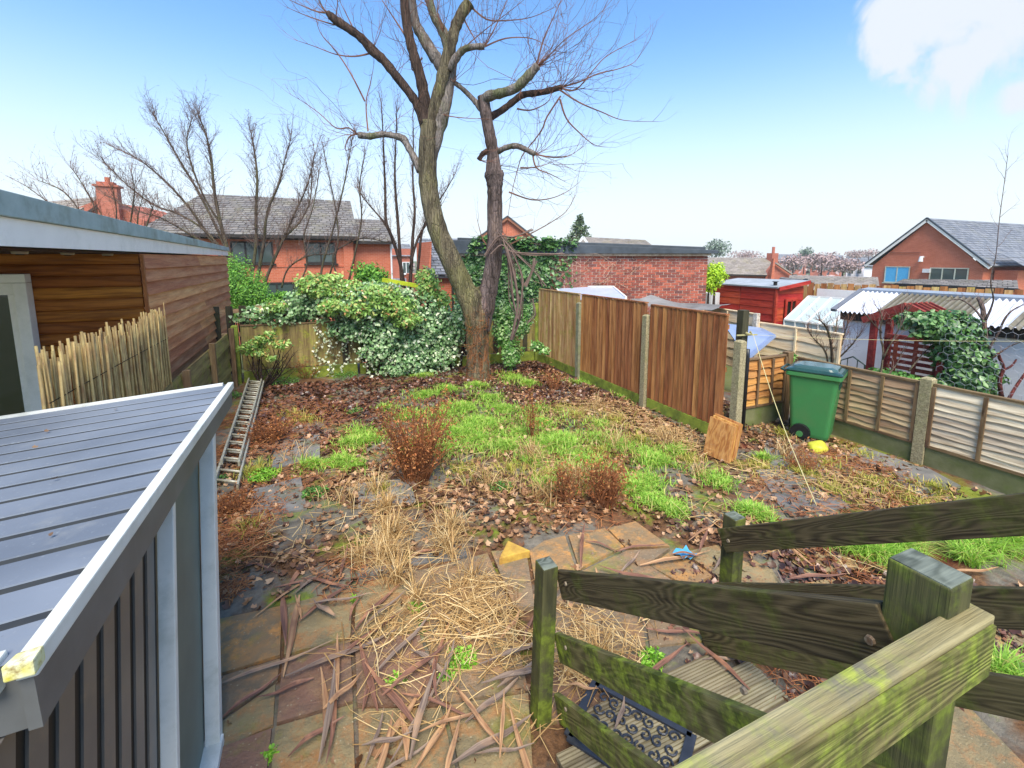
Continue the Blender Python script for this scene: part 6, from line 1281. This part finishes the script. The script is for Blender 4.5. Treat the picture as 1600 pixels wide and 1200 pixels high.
def patches(L_, per):
    out = []
    for (u, v, r_, k) in L_:
        c = G(u, v, 0); n = int(per*k); a = rng.uniform(0, 2*np.pi, n); rr = r_*np.abs(rng.normal(0, .62, n))*(1+.35*np.sin(3*a+u)+.2*np.sin(5*a+v)); out.append(np.stack([c.x+rr*np.cos(a), c.y+rr*np.sin(a)], 1))
    P = np.concatenate(out); q = np.round(P*9+.3*np.sin(P[:,::-1]*11))/9; P = P+(q-P)*rng.uniform(.2,.75,(len(P),1))+rng.normal(0,.012,P.shape); return np.column_stack([P, ground_z(P[:,0], P[:,1])-.005])
BG = [(700,612,.26,1),(662,622,.30,1),(722,640,.34,1.2),(692,652,.30,1),(762,622,.3,1),(745,606,.22,.7),(800,592,.35,1.1),(825,602,.25,.8),(782,642,.36,1.2),(722,682,.36,1.3),(750,692,.36,1.4),(700,702,.3,1),(762,662,.4,1.4),(812,682,.42,1.4),(850,665,.35,1),(862,702,.34,1.2),(902,722,.32,1.1),(880,690,.34,1.1),(645,700,.2,.6),(562,680,.22,1),(552,694,.17,.9),(582,687,.17,.8),(492,727,.16,.8),(532,724,.16,.9),(548,728,.12,.6),(1022,722,.24,1),(1000,708,.22,.8),(962,700,.22,.8),(992,767,.18,1),(1022,784,.17,1),(1050,802,.14,.9),(1010,757,.18,1),(922,728,.26,.9),(892,742,.2,.7),(860,762,.16,.5),(1120,752,.17,1.1),(1105,745,.12,.6),(1182,806,.12,1),(905,600,.3,.6),(980,622,.22,.6),(840,640,.3,.7),(660,590,.25,.5),(602,640,.2,.4),(640,655,.25,.5),(930,690,.3,.6),(1050,705,.2,.5),(780,565,.3,.4),(935,665,.25,.5),(835,725,.2,.5),(795,700,.3,.8),(690,670,.3,.8),(740,660,.3,.9),(1195,720,.1,.3)]
C = patches(BG, 1150); hh = rng.uniform(.05,.15,len(C))*(.65+.5*np.abs(np.sin(C[:,0]*4.1)*np.cos(C[:,1]*3.3))); blades('bright_grass', C, hh, GRM, 'bright green grass growing in tufts between the flags and leaf litter', 'grass', 1.0, .0045)
C = patches([(1345,862,.13,.8),(1375,872,.15,.8),(1405,860,.12,.7),(1320,856,.10,.5),(1535,860,.12,.7),(1560,850,.1,.6),(1515,875,.08,.4),(1590,845,.1,.5),(1560,1060,.08,.5),(1600,1080,.1,.5)], 700); blades('long_grass', C, rng.uniform(.10,.24,len(C)), GRM, 'longer flopped green grass beyond the right hand step rail', 'grass', 1.1, .0035, 4)
C = patches([(900,650,.5,1),(960,660,.4,1),(880,640,.4,.7),(940,710,.4,.8),(850,750,.3,.8),(930,770,.2,.6),(1000,690,.3,.8),(720,740,.4,.7),(640,720,.3,.5),(800,740,.4,.7),(1080,720,.2,.4),(1250,740,.3,.7),(1300,770,.3,.7),(1360,760,.4,.8),(1430,790,.3,.8),(1180,730,.2,.5),(1220,680,.3,.5),(1350,715,.3,.5),(1460,770,.25,.7),(600,770,.2,.4),(460,650,.5,.6),(400,740,.2,.9),(390,830,.2,.2),(480,660,.3,.5),(1290,730,.2,.4)], 430); blades('olive_grass', C, rng.uniform(.04,.13,len(C)), GRO, 'thin yellowing grass scattered between the tufts', 'grass', .9, .004)
STRAW = m_leaf('pale_straw', [(0, lin((128,96,58))), (.35, lin((180,144,92))), (.75, lin((208,176,120))), (1, lin((232,208,158)))], .6, .15, .3)
RUSTS = m_leaf('rust_straw', [(0, lin((110,62,40))), (.5, lin((158,98,62))), (1, lin((196,140,92)))], .8, .1, .2)
def straws(name, L_, per, m, label, lmin, lmax, wd, zmax=.06, aim=None):
    Ps = []; 
    for (u, v, r_, k) in L_:
        c = G(u, v, 0); n = int(per*k); a = rng.uniform(0, 2*np.pi, n); rr = r_*rng.random(n)**.6; Ps.append(np.stack([c.x+rr*np.cos(a), c.y+rr*np.sin(a)], 1))
    P = np.concatenate(Ps); n = len(P); a = rng.uniform(0, 2*np.pi, n) if aim is None else rng.normal(aim, .6, n); L = rng.uniform(lmin, lmax, n); z = ground_z(P[:,0], P[:,1])+.008+rng.random(n)**2*zmax; z2 = z+rng.normal(0, .025, n)*zmax/.06; gz = ground_z(P[:,0], P[:,1])+.01; z2 = np.maximum(z2, gz)
    dx = np.cos(a); dy = np.sin(a); w = wd*rng.uniform(.6,1.5,n); cv = rng.normal(0,.09,n)*L; V = []
    for t_ in (0, .5, 1):
        bx = P[:,0]+dx*L*(t_-.5)-dy*cv*(1-(2*t_-1)**2); by = P[:,1]+dy*L*(t_-.5)+dx*cv*(1-(2*t_-1)**2); bz = z+(z2-z)*t_+.006*(1-(2*t_-1)**2); s_ = 1-.4*t_
        V += [np.stack([bx+dy*w*s_, by-dx*w*s_, bz], 1), np.stack([bx, by, bz+w*.9], 1), np.stack([bx-dy*w*s_, by+dx*w*s_, bz], 1)]
    V = np.stack(V, 1).reshape(-1,3); F = np.array([(0,1,4,3),(1,2,5,4),(3,4,7,6),(4,5,8,7)]); F = (F[None]+(np.arange(n)*9)[:,None,None]).reshape(-1,4)
    o = np_mesh(name, V, F, m); tag(o, label, 'straw', kind='stuff'); return o
straws('straw', [(735,945,.28,3.4),(700,960,.25,2),(770,930,.2,1.6),(650,985,.28,1.4),(760,990,.28,2.4),(800,1010,.2,1.4),(620,975,.2,.9),(590,985,.15,.5),(700,1040,.28,1.0),(640,1090,.25,.6),(900,1010,.18,1.2),(960,1010,.18,1),(890,1060,.12,1),(940,1070,.14,.9),(830,1100,.2,.5),(560,1050,.3,.4),(700,900,.3,.8),(930,980,.2,.9),(900,955,.15,.5),(1010,960,.12,.4)], 56, STRAW, 'pale dry straw strewn over the flagstones', .08, .34, .0026, .09)
straws('dry_grass_litter', [(600,870,.25,1.2),(620,830,.2,.8),(700,840,.2,.8),(590,800,.15,.6),(960,655,.55,3),(900,640,.4,1.6),(1040,680,.35,1.8),(1085,700,.3,1.4),(880,730,.5,1.4),(940,760,.3,1.2),(1180,740,.3,1.0),(1280,760,.5,1),(1380,780,.5,1),(1460,800,.3,.6),(800,760,.5,.8),(560,760,.5,.7),(480,850,.4,.6),(660,790,.3,.5),(1100,800,.3,.4),(1350,880,.3,.5),(740,720,.5,.6),(1200,850,.3,.4)], 95, STRAW, 'dry buff grass stems lying among the tufts', .08, .30, .0024, .08)
straws('rusty_debris', [(420,650,.9,4),(470,680,.8,2.2),(400,700,.5,2),(380,820,.35,2.6),(360,870,.3,2),(450,760,.5,1.2),(520,650,.7,1.6),(620,700,.7,1),(1250,780,.5,1.6),(1350,740,.5,1.6),(1300,720,.4,1.2),(1420,800,.4,1),(350,930,.15,1),(900,790,.5,1),(560,900,.3,.8),(1350,900,.4,.8),(1250,1060,.3,.8)], 260, RUSTS, 'rust brown stalk debris over the ground', .03, .16, .0022, .05)
DEADM = m_leaf('fallen_leaf', [(0, lin((66,44,30))), (.3, lin((106,72,48))), (.55, lin((140,100,66))), (.8, lin((174,134,98))), (1, lin((204,168,130)))], .45, .08, .5)
DEADK = m_leaf('dark_wet_leaf', [(0, lin((52,34,28))), (.5, lin((92,60,46))), (1, lin((136,92,68)))], .35, .05, .6)
def litter(name, region, n, m, size, label, dens=None):
    x = rng.uniform(region[0], region[1], n); y = rng.uniform(region[2], region[3], n)
    f = np.sin(x*2.3+1.3*np.sin(y*1.9))*np.sin(y*2.7+x*.9+1.1*np.sin(x*3.1)); keep = rng.random(n) < (.30+.75*(f > .0)+.3*(f > .35))
    if dens is not None: keep &= rng.random(n) < dens(x, y)
    x = x[keep]; y = y[keep]; k = len(x); P = np.column_stack([x, y, ground_z(x, y)+.006+rng.random(k)*.018]); o = scatter(name, DEAD_T, DEAD_F, P, rng.uniform(size*.55, size*1.25, k), rotmats(k, .38), m); tag(o, label, 'leaf litter', kind='stuff'); return o
notpatio = lambda x, y: np.where(y > 3.24-1.1*np.clip((x-2.5)/.5, 0, 1), 1, .05)*np.where((x > 6.2), 0, 1)
litter('fallen_leaves', (-1.1, 6.2, 1.3, 6.4), 21000, DEADM, .052, 'brown and pinkish fallen leaves over the middle of the garden', notpatio)
litter('fallen_leaves', (-1.0, 4.6, 6.0, 9.3), 19000, DEADK, .060, 'dark wet leaf litter towards the back of the garden', lambda x, y: .35+.65*((y > 7) | (x > 3.2)))
litter('fallen_leaves', (3.0, 4.6, 4.6, 9.2), 7000, DEADM, .05, 'brown leaf drift along the foot of the closeboard fence')
litter('fallen_leaves', (1.9, 4.3, 1.0, 2.4), 2600, DEADK, .055, 'wet red brown leaves heaped beyond the deck')
C = patches([(600,800,.10,1),(612,840,.12,1.3),(605,880,.12,1.6),(620,905,.10,1.2),(700,835,.12,1.2),(705,865,.10,1),(590,770,.10,.8),(560,890,.06,.5),(900,755,.2,1.4),(850,780,.2,1),(830,720,.2,1),(960,700,.3,1.2),(1040,690,.25,1.2),(760,760,.25,.8),(930,640,.3,1),(730,905,.08,.5),(935,1035,.07,.8),(1225,715,.15,.8),(1090,745,.12,.6),(650,940,.05,.4),(470,720,.3,.4),(540,790,.2,.4)], 150); blades('dead_grass', C, rng.uniform(.08,.30,len(C)), STRAW, 'tufts of dead standing buff grass', 'grass', .9, .0028, 4)
# dead flax leaves: one object each
FLX = []
def flax_mat(name, a, b, c3):
    n = NT(name); v = n.coord('Object', (2, 60, 20), True); c = n.mix(n.mr(n.noise(v, 1.5, 4, .6), .35, .65), a, b)
    c = n.mix(n.mr(n.noise(n.coord('Object', (1,1,1), True), 2.2, 4), .55, .7), c, c3); n.bump(n.noise(v, 3, 3), .5, .003); return n.done(c, .5, .4)
FLM = [flax_mat('flax_leaf_grey', lin((150,130,112)), lin((104,86,76)), lin((176,140,108))), flax_mat('flax_leaf_tan', lin((192,152,110)), lin((144,104,74)), lin((104,74,56))), flax_mat('flax_leaf_brown', lin((146,104,82)), lin((96,66,54)), lin((180,130,96)))]
def flax_mesh(L, w, curl, twist, m):
    q = MB(); S_ = 9; vs = []
    for i in range(S_+1):
        t_ = i/S_; ww = w*(.25+.75*min(1, t_*3.2))*(1-max(0, t_-.55)/.45*.85); x = -L/2+L*t_; y = curl*math.sin(t_*math.pi)*L; tw = twist*(t_-.5); dz = .004+.014*math.sin(t_*math.pi*1.5)**2
        for s_, h in ((-1, .0), (0, -.35*ww), (1, 0)): vs.append((x, y+s_*ww*math.cos(tw), dz+h+s_*ww*math.sin(tw)*.6+.35*ww))
    q.add(vs, [(i*3+j, (i+1)*3+j, (i+1)*3+j+1, i*3+j+1) for i in range(S_) for j in range(2)]); me = q.mesh('flax_leaf'); me.materials.append(m); me.polygons.foreach_set('use_smooth', [True]*len(me.polygons)); return me
random.seed(77)
FME = [flax_mesh(random.uniform(.6,1.0), random.uniform(.013,.026), random.uniform(-.035,.035), random.uniform(-.9,.9), FLM[i % 3]) for i in range(15)]
FME2 = {}
def flax(p, q_, z, k, label=None, group=None):
    p = Vector(p); q_ = Vector(q_); me = FME[k % 15]; L0 = max(v.co.x for v in me.vertices)*2; d = q_-p; o = bpy.data.objects.new('flax_leaf', me); COL.objects.link(o)
    o.location = ((p.x+q_.x)/2, (p.y+q_.y)/2, z); o.rotation_euler = (0, random.uniform(-.03,.03), math.atan2(d.y, d.x)); s = d.length/L0; o.scale = (s, max(.7, min(1.3, s)), 1)
    return tag(o, label, 'leaf', group)
EXP = [(468,930,443,1062,1,'stout tan dead flax leaf lying along the joint between two flags'),(441,925,447,1015,2,'narrow dark dead flax leaf beside the tan one on the flags'),(320,1078,520,1005,0,'long grey dead flax leaf crossing the left flagstones'),(445,1060,620,985,0,'pale grey dead flax leaf fanning right from the brown leaf base'),(520,1065,510,1200,2,'dark brown upright-lying flax leaf near the bottom of the picture'),(340,1130,440,1055,2,'dark flax leaf over the yellow green flag'),
 (585,1190,665,1065,1,'wide tan flax leaf at the bottom centre'),(570,1200,600,1110,0,'split grey flax leaf beside the wide tan one'),(700,1060,790,1175,1,'tan flax leaf pointing down to the railing post'),(640,1015,705,1065,0,'grey flax leaf in the centre of the straw'),(690,1060,710,1000,0,'short grey flax leaf rising right of the green weeds'),(655,1140,570,1040,2,'brown flax leaf slanting behind the tan leaves'),(490,1060,400,1095,2,'thin brown flax leaf over the reddish flag'),
 (395,965,520,880,1,'long straight buff flax leaf beyond the flags'),(430,920,560,905,2,'purple brown flax leaf at the edge of the flags'),(470,905,545,918,2,'dark folded flax leaf above the corner flag'),(700,1200,830,1120,0,'long grey flax leaf behind the railing post'),(740,1180,835,1165,0,'wide dark grey flax leaf low beside the railing post'),
 (915,846,975,868,2,'curved brown flax leaf on the orange flags'),(960,862,1055,853,2,'flat brown flax leaf across the orange flag'),(965,900,1000,862,0,'short grey flax leaf between the orange flags'),(1000,885,1110,862,1,'buff flax leaf beside the blue scrap'),(908,888,914,818,2,'thin brown flax leaf pointing up at the orange flag'),(1075,845,1125,815,1,'tan flax leaf left of the rear railing post'),(1160,800,1190,770,1,'pale flax leaf behind the top of the rear post'),
 (1250,745,1320,785,1,'pale tan flax leaf on the far slabs'),(1110,995,1010,985,2,'pinkish brown flax leaf above the rail'),(1000,1075,1075,1010,2,'reddish flax leaf crossing the flag beyond the rails'),(985,920,1010,985,1,'cream flax leaf seen between the two rails'),(885,1075,935,1085,1,'tan flax leaf resting beside the mat'),(960,1150,975,1100,0,'grey flax leaf lying on the rubber mat'),(1230,905,1330,900,2,'thin dark flax leaf right of the rear post'),(1470,895,1560,890,1,'pinkish flax leaf beyond the big newel'),
 (380,880,450,905,2,'dark strap of flax leaf by the shed post'),(640,870,700,860,2,'dark narrow flax leaf beside the straw clump'),(1580,1040,1480,1090,1,'cream flax leaf low at the right'),(590,1110,560,1000,2,'dark flax leaf crossing the purple flag')]
for i, (a, b, c, d, k, lb) in enumerate(EXP):
    z = .022+.003*(i % 6); flax(G(a,b,z), G(c,d,z), z if not (885 <= a <= 975 and b > 1070) else .055, k+3*(i % 5), lb)
for i in range(52):
    u, v = (random.uniform(480,830), random.uniform(960,1230)) if i < 32 else ((random.uniform(400,640), random.uniform(870,960)) if i < 42 else (random.uniform(880,1300), random.uniform(850,1060)))
    c = G(u, v, 0); a = random.gauss(.8, .8); L = random.uniform(.22,.55); z = .02+random.random()*.035; d = Vector((math.cos(a), math.sin(a), 0))*L/2
    kk = random.randint(0,14); zone = 'in the tangle on the flags left of the railing' if i < 32 else ('along the far edge of the flags' if i < 42 else 'on the ground seen between the rails')
    flax(c-d, c+d, z, kk, ('weathered grey', 'pale tan', 'dark brown')[kk % 3]+' dead flax leaf lying '+zone, 'dead flax leaves strewn over the flagstones')
# small green weeds
WEED = m_leaf('weed_leaf', [(0, lin((96,150,40))), (.5, lin((140,196,60))), (1, lin((176,220,90)))], .5, .3, .4); WEEDD = m_leaf('dark_weed_leaf', [(0, lin((56,98,40))), (.6, lin((90,140,60))), (1, lin((130,176,90)))], .5, .3, .4)
WDS = [(722,1030,.09,520,'bright leafy weed beside the crossed flax leaves in the foreground',0),(700,1055,.05,160,'small bright weed by the tan flax leaf',0),(617,1065,.06,220,'feathery green weed in the straw at bottom centre',0),(650,950,.06,260,'fresh green weed growing from a joint between upper flags',0),(660,970,.035,120,'tiny weed under the upper joint weed',1),(556,935,.03,160,'narrow green moss tuft in the joint of two grey flags',0),(1020,1030,.075,260,'yellow green rosette weed above the mossy rail',0),(1010,1045,.05,120,'second rosette weed touching the mossy rail',0),(420,1180,.03,160,'yellow moss cushion in the joint at bottom left',0),(492,775,.13,300,'dark green low weed in front of the left slabs',1),(555,647,.12,220,'mid green weed patch in the leaf litter at back left',1),(780,765,.11,240,'dark clover like weed near the dead shrub',1),(655,740,.10,160,'low weed right under the rusty dead shrub',1),(1165,810,.05,120,'fresh weed behind the rear railing post',0),(445,600,.25,420,'green ground weed at the foot of the mossy fence',1),(540,590,.25,400,'leafy weeds under the trailing ivy',1),(600,575,.22,380,'bright weeds at the foot of the ivy mound',0),(412,748,.16,500,'yellow green moss cushion beside the ladder foot',0),(347,752,.07,150,'weed growing through the ladder end',1),(365,620,.15,200,'weeds behind the shed roof corner',1),(1180,650,.25,300,'mossy weeds at the foot of the tall dark post',1),(850,556,.2,200,'ivy seedlings in the fence corner',1),(1110,745,.1,100,'small weed before the orange board stack',1),(965,1095,.02,20,'tiny leaf by the mat',1)]
for (u, v, r_, k, lb, dk) in WDS[:-1]:
    c = G(u, v, 0); a = rng.uniform(0, 6.28, k); rr = r_*rng.random(k)**.6; x = c.x+rr*np.cos(a); y = c.y+rr*np.sin(a); z = ground_z(x, y)+rng.random(k)*r_*.55*(1-rr/r_*.6)+.01
    o = scatter('weed', OVAL_T, IVY_F, np.column_stack([x,y,z]), rng.uniform(.012,.03,k)*(1 if r_ < .1 else 1.5), rotmats(k, .7), WEEDD if dk else WEED); tag(o, lb, 'weed')
cb2 = obj('loose_cable', MB().tube([G(385,775,.03), G(430,700,.05), G(455,665,.04)], .007, 5), DTRIM); tag(cb2, 'thin black stick lying diagonally right of the ladder', 'stick')
hs = obj('hose', MB().tube(smooth_pts([G(372,878,.03), G(410,884,.03), G(440,875,.03)], [.012]*3)[0], .010, 6), DTRIM); tag(hs, 'short curved black hose end near the shed', 'hose')
mb_ = board('beam', PD(598,437,12), PD(655,447,12), .10, .12, m_plain('mossy_lime_beam', lin((200,210,50)), lin((150,168,40)), 6, .8, .2, .3, rnd=0)); tag(mb_, 'lime green moss covered beam behind the ivy left of the trunk', 'beam')
mb_ = board('beam', PD(612,447,11.8), PD(652,458,11.8), .06, .05, W_TAUPE); tag(mb_, 'grey leaning batten under the mossy beam', 'beam')
dv = obj('garden_wall', MB().box(1.2,4.2,13.4,13.6,-.8,.7), BW_RD); tag(dv, 'brown brick garden wall behind the ivy hedge', 'wall')

# ------------------------------------------------------------------ thin winter air
def build_haze():
    q = MB(); q.box(-260, 260, -30, 260, -11, 13); o = obj('haze', q, None); m = bpy.data.materials.new('haze_air'); m.use_nodes = True; nt = m.node_tree; nt.nodes.clear()
    out = nt.nodes.new('ShaderNodeOutputMaterial'); v = nt.nodes.new('ShaderNodeVolumePrincipled'); v.inputs['Density'].default_value = .0007; v.inputs['Color'].default_value = (1, 1, 1, 1); v.inputs['Anisotropy'].default_value = .2
    nt.links.new(v.outputs[0], out.inputs['Volume']); o.data.materials.append(m); tag(o, 'thin pale winter haze over the gardens', 'haze', kind='stuff')
build_haze()
